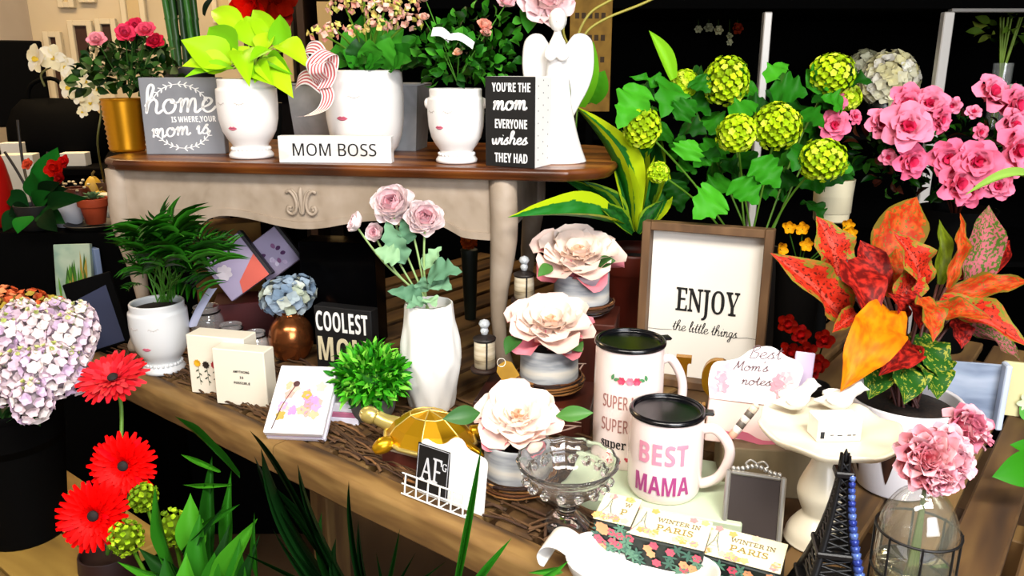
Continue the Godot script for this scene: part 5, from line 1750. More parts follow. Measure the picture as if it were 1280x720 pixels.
func build_notes() -> void:
	var t := box_on("wooden_block", "pale brown wooden block carrying the pink note pad", "block", Vector3(0.3632, 0.8000, -1.0339), -8, Vector3(0.125, 0.074, 0.085), noisy("blockwood", noise_tex(81, 0.05, [[0.0, "6e6046"], [1.0, "9a8b6a"]], 64, 4.0), 0.75, 5.0))
	t = thing("note_pad", "pink note pad with scalloped white header reading best mom's notes", "note pad", Vector3(0.3393, 0.8652, -1.0659), -8)
	t.scale = Vector3.ONE
	t.basis = rot(0, -8, 0) * rot(-10, 0, -4) * 1.24
	var b := B.new()
	b.rbox(Vector3(0, 0.045, -0.004), Vector3(0.092, 0.09, 0.008), 0.001)
	put("pad", b, mat("f0d3c8", 0.65), t)
	b = B.new()
	var out := PackedVector2Array()
	for p in curve([Vector2(-0.046, 0.052), Vector2(-0.05, 0.075), Vector2(-0.046, 0.094), Vector2(-0.03, 0.099), Vector2(-0.018, 0.104), Vector2(-0.004, 0.116), Vector2(0.016, 0.121), Vector2(0.034, 0.112), Vector2(0.046, 0.108), Vector2(0.055, 0.098), Vector2(0.052, 0.08), Vector2(0.048, 0.052)], 4):
		out.append(p)
	b.prism(out, 0.0015)
	var head := put("header", b, mat("f6eff0", 0.65), t, tf(Vector3(0, 0, 0.0002)))
	for q in [["Best", 0.036, 0.010, 0.110, 0.0012], ["Mom's", 0.040, -0.004, 0.093, 0.0013], ["notes", 0.034, 0.004, 0.077, 0.0012]]:
		b = B.new()
		b.xf = tf(Vector3(q[2], q[3], 0.0016), 0, 0, 4)
		brush(b, q[0], q[1], q[4], 0.2, 0.0, 0.6)
		put("lettering", b, mat("6e565a", 0.7), head)
	b = B.new()
	for i in 12:
		b.col = [lin("eeb0b8"), lin("e99aa8"), lin("f2c4c6")][i % 3]
		var s := -1.0 if i < 6 else 1.0
		var c := Vector3(s * rnd(0.026, 0.044), rnd(0.062, 0.09), 0.0022)
		for k in 5:
			petal(b, tf(c, 90), k * TAU / 5 + i, 86, 0.008, 0.006, 0.01, 0.05, 0, PETAL, 0, 3, 2)
	put("flower_print", b, mat("ffffff", 0.7, 0, {"vc": true}), t).set_meta("kind", "stuff")
	b = B.new()
	b.rbox(Vector3(0.058, 0.062, -0.012), Vector3(0.022, 0.11, 0.004), 0.001)
	put("side_sheet", b, mat("cfc0dd", 0.65), t)
	b = B.new()
	for k in 5:
		var rows := []
		for p in curve([Vector3(-0.028, 0.012 - k * 0.003, 0.010), Vector3(-0.006, 0.010 + k * 0.001, 0.012), Vector3(0.018, 0.006, 0.010), Vector3(0.046, 0.004 + k * 0.001, 0.004)], 4):
			rows.append([p, p + Vector3(0, 0.006, 0.001)])
		b.grid(rows)
	put("ribbon", b, mat("e2788e", 0.45), t)
	var pen := thing("striped_pencil", "short fat pencil with silver and white stripes on the pink note pad", "pencil", Vector3(0.3096, 0.8955, -1.0327))
	pen.basis = rot(0, -8, 0) * rot(-14, 0, -35)
	for k in 6:
		b = B.new()
		b.lathe([[0, k * 0.009], [0.0062, k * 0.009], [0.0062, (k + 1) * 0.009], [0, (k + 1) * 0.009]], 14)
		put("band", b, mat(["d9a48a", "ece4d8", "6a6258", "ece4d8", "6a6258", "e6d6c0"][k], 0.4), pen)
	b = B.new()
	b.lathe([[0, 0.054], [0.0058, 0.054], [0.0052, 0.058], [0, 0.060]], 14)
	put("cap", b, mat("e8d9c4", 0.4), pen)

func build_cake_stand(white: Material) -> void:
	var t := thing("cake_stand", "white ceramic pedestal stand with a wavy shallow dish", "cake stand", Vector3(0.4012, 0.8000, -0.9263))
	var d := 1.0530 * 0.001
	var h := 0.1530
	var ceramic := mat("ddd5bd", 0.35, 0, {"coat": 0.3})
	var b := B.new()
	b.lathe(smooth([[0.0, 0.0], [37, 0.0], [39, 0.03], [36, 0.11], [27, 0.2], [21, 0.26], [24, 0.32], [29, 0.42], [29, 0.5], [23, 0.62], [17, 0.72], [16, 0.78], [20, 0.82], [19, 0.85], [25, 0.9], [36, 0.955], [0.0, 0.96]].map(func(q): return [q[0] * d, q[1] * h]), 3), 36)
	put("pedestal", b, ceramic, t)
	b = B.new()
	var rows := []
	for p in smooth([[30, 0.955], [58, 0.965], [76, 0.99], [82, 1.035], [82, 1.06], [78, 1.055], [70, 1.02], [48, 0.992], [20, 0.985]], 3):
		var row := []
		for j in 48:
			var a := TAU * j / 48
			var e := clampf((p[0] - 40) / 40.0, 0, 1)
			row.append(Vector3(cos(a) * p[0] * d * (1 + 0.03 * e * cos(a * 8)), p[1] * h + e * 0.003 * cos(a * 8), sin(a) * p[0] * d * (1 + 0.03 * e * cos(a * 8))))
		rows.append(row)
	rows.push_front(rows[0].map(func(_q): return Vector3(0, h * 0.955, 0)))
	rows.append(rows[1].map(func(_q): return Vector3(0, h * 0.984, 0)))
	b.grid(rows, true)
	put("dish", b, ceramic, t)
	# two birds on the far rim
	for q in [[Vector3(-0.022, 0.0, -0.058), 12.0, "left"], [Vector3(0.036, 0.0, -0.056), -8.0, "right"]]:
		var bird := thing("ceramic_bird", "white ceramic dove perched on the dish rim looking %s" % ("away beside the orange leaf" if q[2] == "left" else "over the white pot"), "figurine", Vector3(0.4012, 0.8000, -0.9263) + q[0] + Vector3(0, h * 1.045, 0), q[1], "ceramic doves on the dish")
		b = B.new()
		rows = []
		for p in [[-0.036, 0.012, 0.001], [-0.026, 0.012, 0.005], [-0.012, 0.012, 0.0115], [0.0, 0.014, 0.0145], [0.009, 0.019, 0.0135], [0.013, 0.027, 0.0105], [0.016, 0.031, 0.0105], [0.021, 0.033, 0.0092], [0.026, 0.032, 0.004], [0.033, 0.030, 0.0005]]:
			var row := []
			for j in 14:
				var a := TAU * j / 14
				row.append(Vector3(p[0], p[1] + sin(a) * p[2], cos(a) * p[2]))
			row.reverse()
			rows.append(row)
		b.grid(rows, true)
		put("body", b, white, bird)
		for s: float in [-1.0, 1.0]:
			b = B.new()
			b.xf = tf(Vector3(-0.006, 0.017, s * 0.0105), 0, 0, -6)
			b.ball(Vector3.ZERO, Vector3(0.018, 0.0085, 0.003), 10)
			put("wing", b, white, bird)
	var bx := box_on("trinket_box", "small white paper box with tiny black print in the ceramic dish", "box", Vector3(0.4012, 0.8000, -0.9263) + Vector3(0.004, h * 0.985, 0.022), 3, Vector3(0.056, 0.030, 0.032), mat("e9e8e4", 0.6))
	b = B.new()
	for q in [[-0.022, 0.010, 0.005, 0.009], [-0.010, 0.010, 0.004, 0.001], [0.0, 0.0095, 0.006, 0.001], [0.012, 0.0095, 0.005, 0.001], [0.018, 0.0095, 0.004, 0.001]]:
		b.rbox(Vector3(q[0], q[1], 0.0003), Vector3(q[2], q[3], 0.0006), 0.0001)
	put("print", b, mat("14171f", 0.6), bx)
	# silver photo frame leaning at the block
	t = thing("photo_frame", "small ornate silver photo frame with an empty dark picture", "photo frame", Vector3(0.3127, 0.8000, -0.9226), -18)
	t.basis = rot(0, -18, 0) * rot(-22, 0, 0)
	var silver := mat("b9b6ae", 0.35, 0.8)
	for s: float in [-1.0, 1.0]:
		b = B.new()
		b.rbox(Vector3(s * 0.035, 0.044, 0), Vector3(0.007, 0.088, 0.006), 0.002)
		put("stile", b, silver, t)
		b = B.new()
		b.rbox(Vector3(0, 0.044 + s * 0.041, 0), Vector3(0.064, 0.006, 0.0055), 0.002)
		put("rail", b, silver, t)
	b = B.new()
	b.rbox(Vector3(0, 0.044, -0.002), Vector3(0.064, 0.078, 0.002), 0.0004)
	put("picture", b, mat("3f3836", 0.25), t)
	b = B.new()
	for k in 11:
		var x := (k - 5) * 0.0058
		b.ball(Vector3(x, 0.090 + 0.007 * exp(-x * x / 0.0002), 0), Vector3(0.0036, 0.0036, 0.003), 7)
	for s: float in [-1.0, 1.0]:
		b.tube(curve([Vector3(0, 0.100, 0), Vector3(s * 0.008, 0.104, 0.001), Vector3(s * 0.014, 0.098, 0.001), Vector3(s * 0.009, 0.095, 0.001)], 4), 0.0016, 6)
	put("ornament", b, silver, t)

func build_soaps(white: Material) -> void:
	# a boat-shaped white dish with a curled lip
	var o := Vector3(0.1497, 0.8000, -0.8048)
	var t := thing("boat_dish", "white ceramic boat dish with curled lip holding wrapped soaps", "dish", o, -24)
	var b := B.new()
	var rows := []
	for q in [[0.55, 0.0], [0.62, 0.002], [0.84, 0.016], [0.96, 0.034], [1.0, 0.044], [0.985, 0.046], [0.95, 0.042], [0.9, 0.034], [0.78, 0.018], [0.55, 0.006]]:
		var row := []
		for j in 40:
			var a := TAU * j / 40
			var x := cos(a)
			var z := sin(a)
			var sq := pow(pow(absf(x), 3.0) + pow(absf(z), 3.0), -1.0 / 3.0)
			row.append(Vector3(x * sq * 0.088 * q[0], q[1] + (0.006 * pow(absf(x), 4.0) if q[1] > 0.03 else 0.0), z * sq * 0.052 * q[0]))
		rows.append(row)
	rows.push_front(rows[0].map(func(_q): return Vector3.ZERO))
	rows.append(rows[0].map(func(_q): return Vector3(0, 0.006, 0)))
	b.grid(rows, true)
	put("dish", b, white, t)
	b = B.new()
	rows = []
	for p in curve([Vector3(-0.078, 0.045, 0), Vector3(-0.096, 0.054, 0), Vector3(-0.112, 0.052, 0), Vector3(-0.121, 0.040, 0), Vector3(-0.118, 0.028, 0), Vector3(-0.112, 0.026, 0)], 4):
		var row := []
		for j in 12:
			var a := TAU * j / 12
			row.append(p + Vector3(sin(a) * 0.002, sin(a) * 0.0045, cos(a) * 0.024))
		row.reverse()
		rows.append(row)
	rows.push_front(rows[0].map(func(_q): return rows[0][0].lerp(rows[0][6], 0.5)))
	var last: Array = rows[-1]
	rows.append(last.map(func(_q): return last[0].lerp(last[6], 0.5)))
	b.grid(rows, true)
	put("lip", b, white, t)
	# wrapped soaps: cream printed band over a dark flowered wrapper
	for q in [[Vector3(0.1290, 0.8738, -0.8763), -24.0, "short flowered soap bar with cream Paris band against the dish lip"], [Vector3(0.1872, 0.8631, -0.8525), -24.0, "flowered soap bar with cream Paris band lying topmost in the boat dish"], [Vector3(0.2703, 0.8506, -0.8283), -27.0, "flowered soap bar with cream Paris band lying beside the silver photo frame"]]:
		var L := 0.046 if q[2].begins_with("short") else 0.096
		var s := thing("soap_bar", q[2], "soap", q[0], q[1], "wrapped soap bars")
		s.basis = rot(0, q[1], 0) * rot(8, 0, 0)
		b = B.new()
		b.rbox(Vector3(0, -0.024, 0), Vector3(L, 0.046, 0.050), 0.004)
		var wrap := put("wrapper", b, mat("18231f", 0.55), s)
		# flowers printed on the front of the wrapper
		b = B.new()
		for i in 26:
			var c := Vector3(rnd(-0.45, 0.45) * L, rnd(-0.043, -0.005), 0.0256)
			var kind := i % 4
			b.col = [lin("3f6a5a"), lin("5a8a72"), lin("d8546a"), lin("e8a070")][kind]
			for k in 6:
				petal(b, tf(c + Vector3(0, 0, kind * 0.0002), 90), k * TAU / 6 + i, 85, 0.0095 if kind < 2 else 0.006, 0.0035 if kind < 2 else 0.005, 0.01, 0.0, 0, OVAL if kind < 2 else PETAL, 0, 3, 2)
		put("flower_print", b, mat("ffffff", 0.55, 0, {"vc": true}), wrap).set_meta("kind", "stuff")
		b = B.new()
		b.rbox(Vector3(0.001, 0.0004, -0.001), Vector3(L + 0.0005, 0.0022, 0.0525), 0.0006)
		var band := put("band", b, mat("f4e8bf", 0.55), s)
		letters(band, "WINTER IN" if L > 0.05 else "W", "Droid Serif", false, 0.052 if L > 0.05 else 0.009, 0.0072, tf(Vector3(0.012, 0.0018, -0.010), -90), mat("6a5a3c", 0.6))
		letters(band, "PARIS" if L > 0.05 else "P", "Droid Serif", false, 0.044 if L > 0.05 else 0.008, 0.010, tf(Vector3(0.010, 0.0018, 0.004), -90), mat("8a7434", 0.6))
		b = B.new()
		b.xf = tf(Vector3(-0.030 if L > 0.05 else -0.010, 0.0012, 0.0), -90)
		ribbon(b, [Vector2(-0.008, -0.016), Vector2(-0.002, 0.0), Vector2(0.0, 0.020)], 0.0014)
		ribbon(b, [Vector2(0.008, -0.016), Vector2(0.002, 0.0), Vector2(0.0, 0.020)], 0.0014)
		ribbon(b, [Vector2(-0.006, -0.009), Vector2(0, -0.008), Vector2(0.006, -0.009)], 0.001)
		ribbon(b, [Vector2(-0.003, 0.001), Vector2(0, 0.001), Vector2(0.003, 0.001)], 0.001)
		put("tower_print", b, mat("6f7468", 0.6), band)
		b = B.new()
		for i in 16:
			b.col = [lin("e9a25a"), lin("f0c878"), lin("e58a8a"), lin("f2b9a0")][i % 4]
			var c := Vector3(rnd(-0.46, 0.46) * L, 0.0017, rnd(0.014, 0.022))
			if i % 5 == 0:
				c.z = rnd(-0.024, -0.019)
			for k in 5:
				petal(b, tf(c), k * TAU / 5 + i, 87, 0.0055, 0.0045, 0.01, 0.0, 0, PETAL, 0, 3, 2)
		put("band_print", b, mat("ffffff", 0.6, 0, {"vc": true}), band).set_meta("kind", "stuff")


# ---------------------------------------------------------------- the plants behind and the right-hand side

# leaf skin: u runs across, v along; painted by a function of (distance from midrib, position along, noise)
func skin(key: String, sd: int, paint: Callable, rough := 0.45, back := "200800") -> StandardMaterial3D:
	if cache.has(key):
		return cache[key]
	var f := FastNoiseLite.new()
	f.seed = sd
	f.frequency = 0.045
	f.fractal_octaves = 3
	var im := Image.create(64, 128, false, Image.FORMAT_RGB8)
	for y in 128:
		for x in 64:
			var s := absf(x / 31.5 - 1.0)
			im.set_pixel(x, y, paint.call(s, y / 127.0, f.get_noise_2d(x * 1.6, y - x * 0.3), f.get_noise_2d(x * 4.0 + 300, y * 3.0)))
	return noisy(key, ImageTexture.create_from_image(im), rough, 1.0, {"uv": 1.0, "back": back})

func build_right_side() -> void:
	build_aglaonema()
	build_viburnum()
	build_dracaena()
	build_azalea()
	build_bottle_and_tower()
	build_cooler_flowers()

func build_aglaonema() -> void:
	var d := 1.1898 * 0.001
	var h := 0.1399
	var at := Vector3(0.5663, 0.8000, -1.0683)
	var t := thing("leaf_pot", "white tapered ceramic pot with brown leaf shapes cut around it", "flower pot", at)
	var prof := [[40 * d, 0.0], [44 * d, 0.004], [52 * d, h * 0.3], [60 * d, h * 0.62], [65 * d, h * 0.9], [66 * d, h]]
	var b := B.new()
	b.lathe(pot_shape(prof, 0.006, h * 0.85), 44)
	put("pot", b, mat("e2e0e4", 0.3, 0, {"coat": 0.4}), t)
	soil(t, 58 * d, h * 0.9)
	for k in 8:
		b = B.new()
		var rows := []
		for i in 11:
			var q := i / 10.0
			var y := h * lerpf(0.18, 0.80, q)
			var half := 0.24 * pow(q, 0.8) * sqrt(maxf(0.0, 1.0 - pow(maxf(0.0, q - 0.55) / 0.45, 2.0)))
			var row := []
			for j in 5:
				var a := deg_to_rad(k * 45.0 + 8.0) + half * (j / 2.0 - 1.0)
				var r := radius_at(prof, y) + 0.0005
				row.append(Vector3(sin(a) * r, y, cos(a) * r))
			rows.append(row)
		b.grid(rows)
		put("leaf_inlay", b, noisy("inlay", noise_tex(90, 0.06, [[0.2, "20100a"], [0.6, "4a2814"], [0.9, "7a4a24"]], 48, 4.0), 0.5, 9.0), t)
	var red := func(s, v, n, m):
		var q := Color("a51f0e").lerp(Color("c43522"), clampf(0.5 + n, 0, 1))
		if s < 0.12:
			q = q.lerp(Color("c9574b"), 0.6)
		if m > 0.28:
			q = Color("5a1a10")
		if s > 0.72 + n * 0.5:
			q = Color("5f7a22").lerp(Color("b5542a"), clampf(0.4 + m, 0, 1))
		return q
	var orange := func(s, _v, n, m):
		var q := Color("9c280c").lerp(Color("b44c1c"), clampf(0.5 + n * 1.5, 0, 1))
		if m > 0.3 or s > 0.85 + n * 0.3:
			q = Color("6a5a1c")
		return q
	var maroon := func(_s, _v, n, m):
		return Color("5a0f0c").lerp(Color("a8241a"), clampf(0.4 + n * 1.6 + m * 0.4, 0, 1))
	var amber := func(_s, _v, n, _m):
		return Color("d07808").lerp(Color("bd560c"), clampf(0.3 + n, 0, 1))
	var mottled := func(s, _v, n, m):
		return Color("a0525a").lerp(Color("3f5a1c"), 1.0 if m + n * 0.5 + s * 0.2 > 0.16 else 0.0)
	var green := func(_s, _v, n, m):
		return Color("1e4a14").lerp(Color("8a8a2c"), 1.0 if m + n > 0.3 else 0.0)
	var mr := skin("ag_red", 101, red)
	var mr2 := skin("ag_red2", 107, red)
	var mo := skin("ag_orange", 102, orange)
	var mm := skin("ag_maroon", 103, maroon)
	var ma := skin("ag_amber", 104, amber)
	var mp := skin("ag_mottled", 105, mottled)
	var mg := skin("ag_green", 106, green)
	t = thing("aglaonema", "red spotted aglaonema with broad pointed leaves in the white leaf pot", "plant", at + Vector3(0, h * 0.9, 0))
	var inv := t.transform.affine_inverse()
	var sh := [leaf_mesh(BLADE, 0.07, 0, 0.28, 0.12, 2.0, 12), leaf_mesh(BLADE, 0.12, 0, 0.2, 0.15, 2.5, 12)]
	var crown := at + Vector3(0, h * 0.88, 0)
	var list := [
		[[Vector3(0.4779, 1.0475, -1.1060), Vector3(0.3542, 1.1527, -1.0729), 0.0603], mr], [[Vector3(0.4896, 1.0955, -1.1608), Vector3(0.4560, 1.1834, -1.1852), 0.0648], mr2], [[Vector3(0.5679, 1.1045, -1.2048), Vector3(0.6376, 1.2017, -1.2526), 0.0769], mo], [[Vector3(0.6018, 1.0824, -1.1365), Vector3(0.5426, 1.1722, -1.1199), 0.0590], mr],
		[[Vector3(0.4849, 1.1280, -1.1284), Vector3(0.4972, 1.0573, -1.0465), 0.0603], mm], [[Vector3(0.5286, 1.0705, -1.0709), Vector3(0.4305, 0.9879, -0.9753), 0.0694], ma], [[Vector3(0.6278, 1.0619, -1.1308), Vector3(0.7106, 1.0276, -1.0382), 0.0519], mr2], [[Vector3(0.6588, 1.0599, -1.1717), Vector3(0.7776, 1.0886, -1.1589), 0.0366], mo],
		[[Vector3(0.6490, 1.0787, -1.1769), Vector3(0.6622, 1.1714, -1.2234), 0.0244], skin("ag_olive", 108, func(_s, _v, n, _m): return Color("6a7a14").lerp(Color("4f5a10"), clampf(0.5 + n, 0, 1)))], [[Vector3(0.6504, 1.0793, -1.1564), Vector3(0.6832, 1.1845, -1.2063), 0.0216], mo],
		[[Vector3(0.7207, 1.0657, -1.2148), Vector3(0.7629, 1.1862, -1.2690), 0.0580], mp], [[Vector3(0.5712, 1.0877, -1.0757), Vector3(0.5628, 1.0439, -1.0116), 0.0403], mo], [[Vector3(0.5609, 1.0888, -1.0967), Vector3(0.5610, 1.0509, -1.0447), 0.0342], mm], [[Vector3(0.5800, 1.0229, -1.0992), Vector3(0.5940, 0.9767, -1.0241), 0.0534], mg],
		[[Vector3(0.5428, 1.0847, -1.1371), Vector3(0.5220, 1.1487, -1.1756), 0.0472], mm], [[Vector3(0.5568, 1.0676, -1.1116), Vector3(0.6018, 1.1188, -1.1465), 0.0441], mr2], [[Vector3(0.6032, 1.0542, -1.1079), Vector3(0.6600, 1.0658, -1.0488), 0.0394], mo], [[Vector3(0.6490, 1.0392, -1.1245), Vector3(0.7378, 0.9872, -1.0893), 0.0307], mp],
		[[Vector3(0.4902, 1.0602, -1.0888), Vector3(0.4400, 1.0467, -1.0435), 0.0296], mr], [[Vector3(0.5640, 1.0654, -1.1525), Vector3(0.5856, 1.1328, -1.1919), 0.0528], mo], [[Vector3(0.6804, 1.0754, -1.2175), Vector3(0.7270, 1.0949, -1.2437), 0.0328], mm], [[Vector3(0.6450, 1.0475, -1.1060), Vector3(0.6407, 1.0119, -1.0754), 0.0325], mm], [[Vector3(0.7424, 1.0703, -1.2369), Vector3(0.8086, 1.1278, -1.2736), 0.0333], mm], [[Vector3(0.5563, 1.0470, -1.0851), Vector3(0.5170, 1.0997, -1.0582), 0.0342], mm], [[Vector3(0.5175, 1.0483, -1.0959), Vector3(0.4771, 1.0144, -1.0553), 0.0276], mm], [[Vector3(0.5568, 1.0006, -1.0930), Vector3(0.4950, 0.9725, -1.0230), 0.0464], mg], [[Vector3(0.6018, 0.9937, -1.1119), Vector3(0.6270, 0.9679, -1.0632), 0.0425], mg], [[Vector3(0.5880, 0.9984, -1.1339), Vector3(0.5376, 0.9712, -1.0433), 0.0480], mg], [[Vector3(0.6300, 0.9984, -1.1339), Vector3(0.5824, 0.9625, -1.0410), 0.0432], mg], [[Vector3(0.5520, 0.9984, -1.1339), Vector3(0.5610, 0.9894, -1.0277), 0.0456], mg], [[Vector3(0.5301, 1.0075, -1.0742), Vector3(0.4817, 0.9657, -1.0003), 0.0570], mg], [[Vector3(0.5480, 1.0055, -1.0632), Vector3(0.5243, 0.9635, -0.9893), 0.0610], mg], [[Vector3(0.5814, 1.0020, -1.0726), Vector3(0.5746, 0.9657, -1.0003), 0.0570], mg], [[Vector3(0.5650, 1.0218, -1.0678), Vector3(0.4901, 1.0006, -0.9996), 0.0497], mm]]
	for i in list.size():
		var s: Array = list[i][0]
		inst("leaf", sh[i % 2], list[i][1], t, inv * span(s[0], s[1], s[2], Vector3(rnd(-0.2, 0.2), 0.6, 0.75)))
	var st := B.new()
	for e in list:
		var p: Vector3 = e[0][0]
		st.tube(curve([inv * crown + Vector3(rnd(-0.02, 0.02), 0, rnd(-0.02, 0.02)), inv * (crown.lerp(p, 0.6) + Vector3(0, 0.02, 0)), inv * p], 4), 0.0022, 6)
	put("stalks", st, mat("4a2018", 0.6), t)
	# things half hidden behind it
	t = thing("red_begonia", "small deep red begonia blossoms behind the note pad", "plant", Vector3(0.5268, 0.8000, -1.3111))
	inv = t.transform.affine_inverse()
	for q in [Vector3(0.4680, 0.9799, -1.2326), Vector3(0.4710, 0.9593, -1.2061), Vector3(0.4567, 0.9455, -1.2438), Vector3(0.4890, 0.9408, -1.2010), Vector3(0.4610, 0.9838, -1.2752), Vector3(0.5070, 0.9712, -1.2301), Vector3(0.4724, 0.9358, -1.1892)]:
		b = B.new()
		double_flower(b, aim(inv * q, Vector3(rnd(-0.4, 0.4), 0.4, 0.9)), [[4, 35, 0.012, 0.011, lin("a8140f")], [5, 75, 0.018, 0.015, lin("8a0f0c")]], 0.2)
		b.xf = Transform3D()
		b.col = lin("1a2a0c")
		b.tube([inv * q, inv * q * 0.5 + Vector3(0, 0.03, 0), Vector3(0, 0.06, 0)], 0.0015, 5)
		put("bloom", b, petal_mat(), t)
	b = B.new()
	b.lathe(pot_shape([[0.022, 0.0], [0.03, 0.05], [0.032, 0.06]], 0.003, 0.05), 20)
	put("pot", b, mat("120d0b", 0.7), t)
	t = thing("yellow_primrose", "small yellow flowers glowing behind the spotted red leaves", "plant", Vector3(0.5220, 1.0544, -1.4089))
	inv = t.transform.affine_inverse()
	for q in [Vector3(0.5002, 1.1173, -1.4263), Vector3(0.5227, 1.1179, -1.4161), Vector3(0.4824, 1.0818, -1.4061), Vector3(0.5262, 1.0923, -1.3986), Vector3(0.6161, 1.1055, -1.4334), Vector3(0.6278, 1.0679, -1.4023), Vector3(0.6186, 1.1157, -1.4570)]:
		b = B.new()
		double_flower(b, aim(inv * q, Vector3(rnd(-0.4, 0.4), 0.2, 0.9)), [[5, 55, 0.016, 0.011, lin("d89a10")]], 0.2)
		b.xf = Transform3D()
		b.col = lin("2a4a10")
		b.tube([inv * q, Vector3(0, -0.01, 0)], 0.0013, 5)
		put("bloom", b, petal_mat(), t)
	b = B.new()
	b.lathe(pot_shape([[0.03, -0.252], [0.04, -0.02], [0.042, 0.0]], 0.003, -0.02), 20)
	put("pot", b, mat("0b0a09", 0.8, 0, {"matte": true}), t)
	t = thing("paper_sleeve", "cream paper cup behind the green viburnum heads", "cup", Vector3(0.6846, 1.0796, -1.6961))
	b = B.new()
	b.lathe(pot_shape([[0.034, 0.0], [0.036, 0.004], [0.042, 0.09]], 0.002, 0.02), 20)
	put("cup", b, mat("d8cfae", 0.7), t)
	b = B.new()
	b.lathe([[0, -0.278], [0.03, -0.278], [0.014, -0.26], [0.014, -0.01], [0.036, -0.002], [0, 0.0]], 16)
	put("foot", b, mat("080808", 0.7, 0, {"matte": true}), t)
	# pale blue tray and cream card behind the pot
	t = thing("blue_tray", "pale blue grey wooden tray standing behind the white pot", "tray", Vector3(0.7900, 0.8000, -1.2846), -14)
	b = B.new()
	b.rbox(Vector3(0, 0.055, -0.004), Vector3(0.09, 0.11, 0.006), 0.001)
	put("panel", b, noisy("bluewash", noise_tex(91, 0.06, [[0.1, "6f7d94"], [0.4, "8f9db2"], [0.9, "aab5c6"]], 48, 4.0, 4, true), 0.6, 8.0), t)
	for s: float in [-1.0, 1.0]:
		b = B.new()
		b.rbox(Vector3(s * 0.049, 0.057, 0.006), Vector3(0.010, 0.118, 0.026), 0.002)
		put("side", b, mat("c3cfe2", 0.5), t)
	t = thing("leaf_card", "cream card with a green leaf print at the table's end", "card", Vector3(0.8998, 0.8000, -1.3111), -20)
	b = B.new()
	b.rbox(Vector3(0, 0.05, 0), Vector3(0.07, 0.10, 0.008), 0.001)
	put("card", b, mat("d6cf9a", 0.6), t)
	b = B.new()
	b.col = lin("4a9a2a")
	petal(b, tf(Vector3(0.0, 0.03, 0.005), 90), 0.9, 80, 0.05, 0.03, 0.05, 0.1, 0, OVAL)
	b.col = lin("c9d8b0")
	for k in 6:
		petal(b, tf(Vector3(0.012, 0.03, 0.006), 90), k, 80, 0.02, 0.012, 0.05, 0.1)
	put("leaf_print", b, mat("ffffff", 0.6, 0, {"vc": true}), t)
	t = thing("table_sprig", "single glossy round green leaf at the table's right end", "leaf", Vector3(0.7823, 0.8000, -1.0826))
	leaves(t, [[Vector3(0.7392, 0.8633, -1.0134), Vector3(0.6600, 0.8559, -0.9906), 0.0493], [Vector3(0.7590, 0.8644, -1.0449), Vector3(0.7091, 0.8800, -1.0388), 0.0253]], [leaf_mesh(OVAL, 0.1, 0, 0.15)], [mat("2a7412", 0.4, 0, {"back": "103000"})])
	b = B.new()
	inv = t.transform.affine_inverse()
	b.tube([Vector3(0, 0.0, 0), inv * Vector3(0.7458, 0.8476, -1.0194), inv * Vector3(0.7590, 0.8644, -1.0449)], 0.002, 5)
	put("stem", b, mat("4a6a20", 0.6), t)

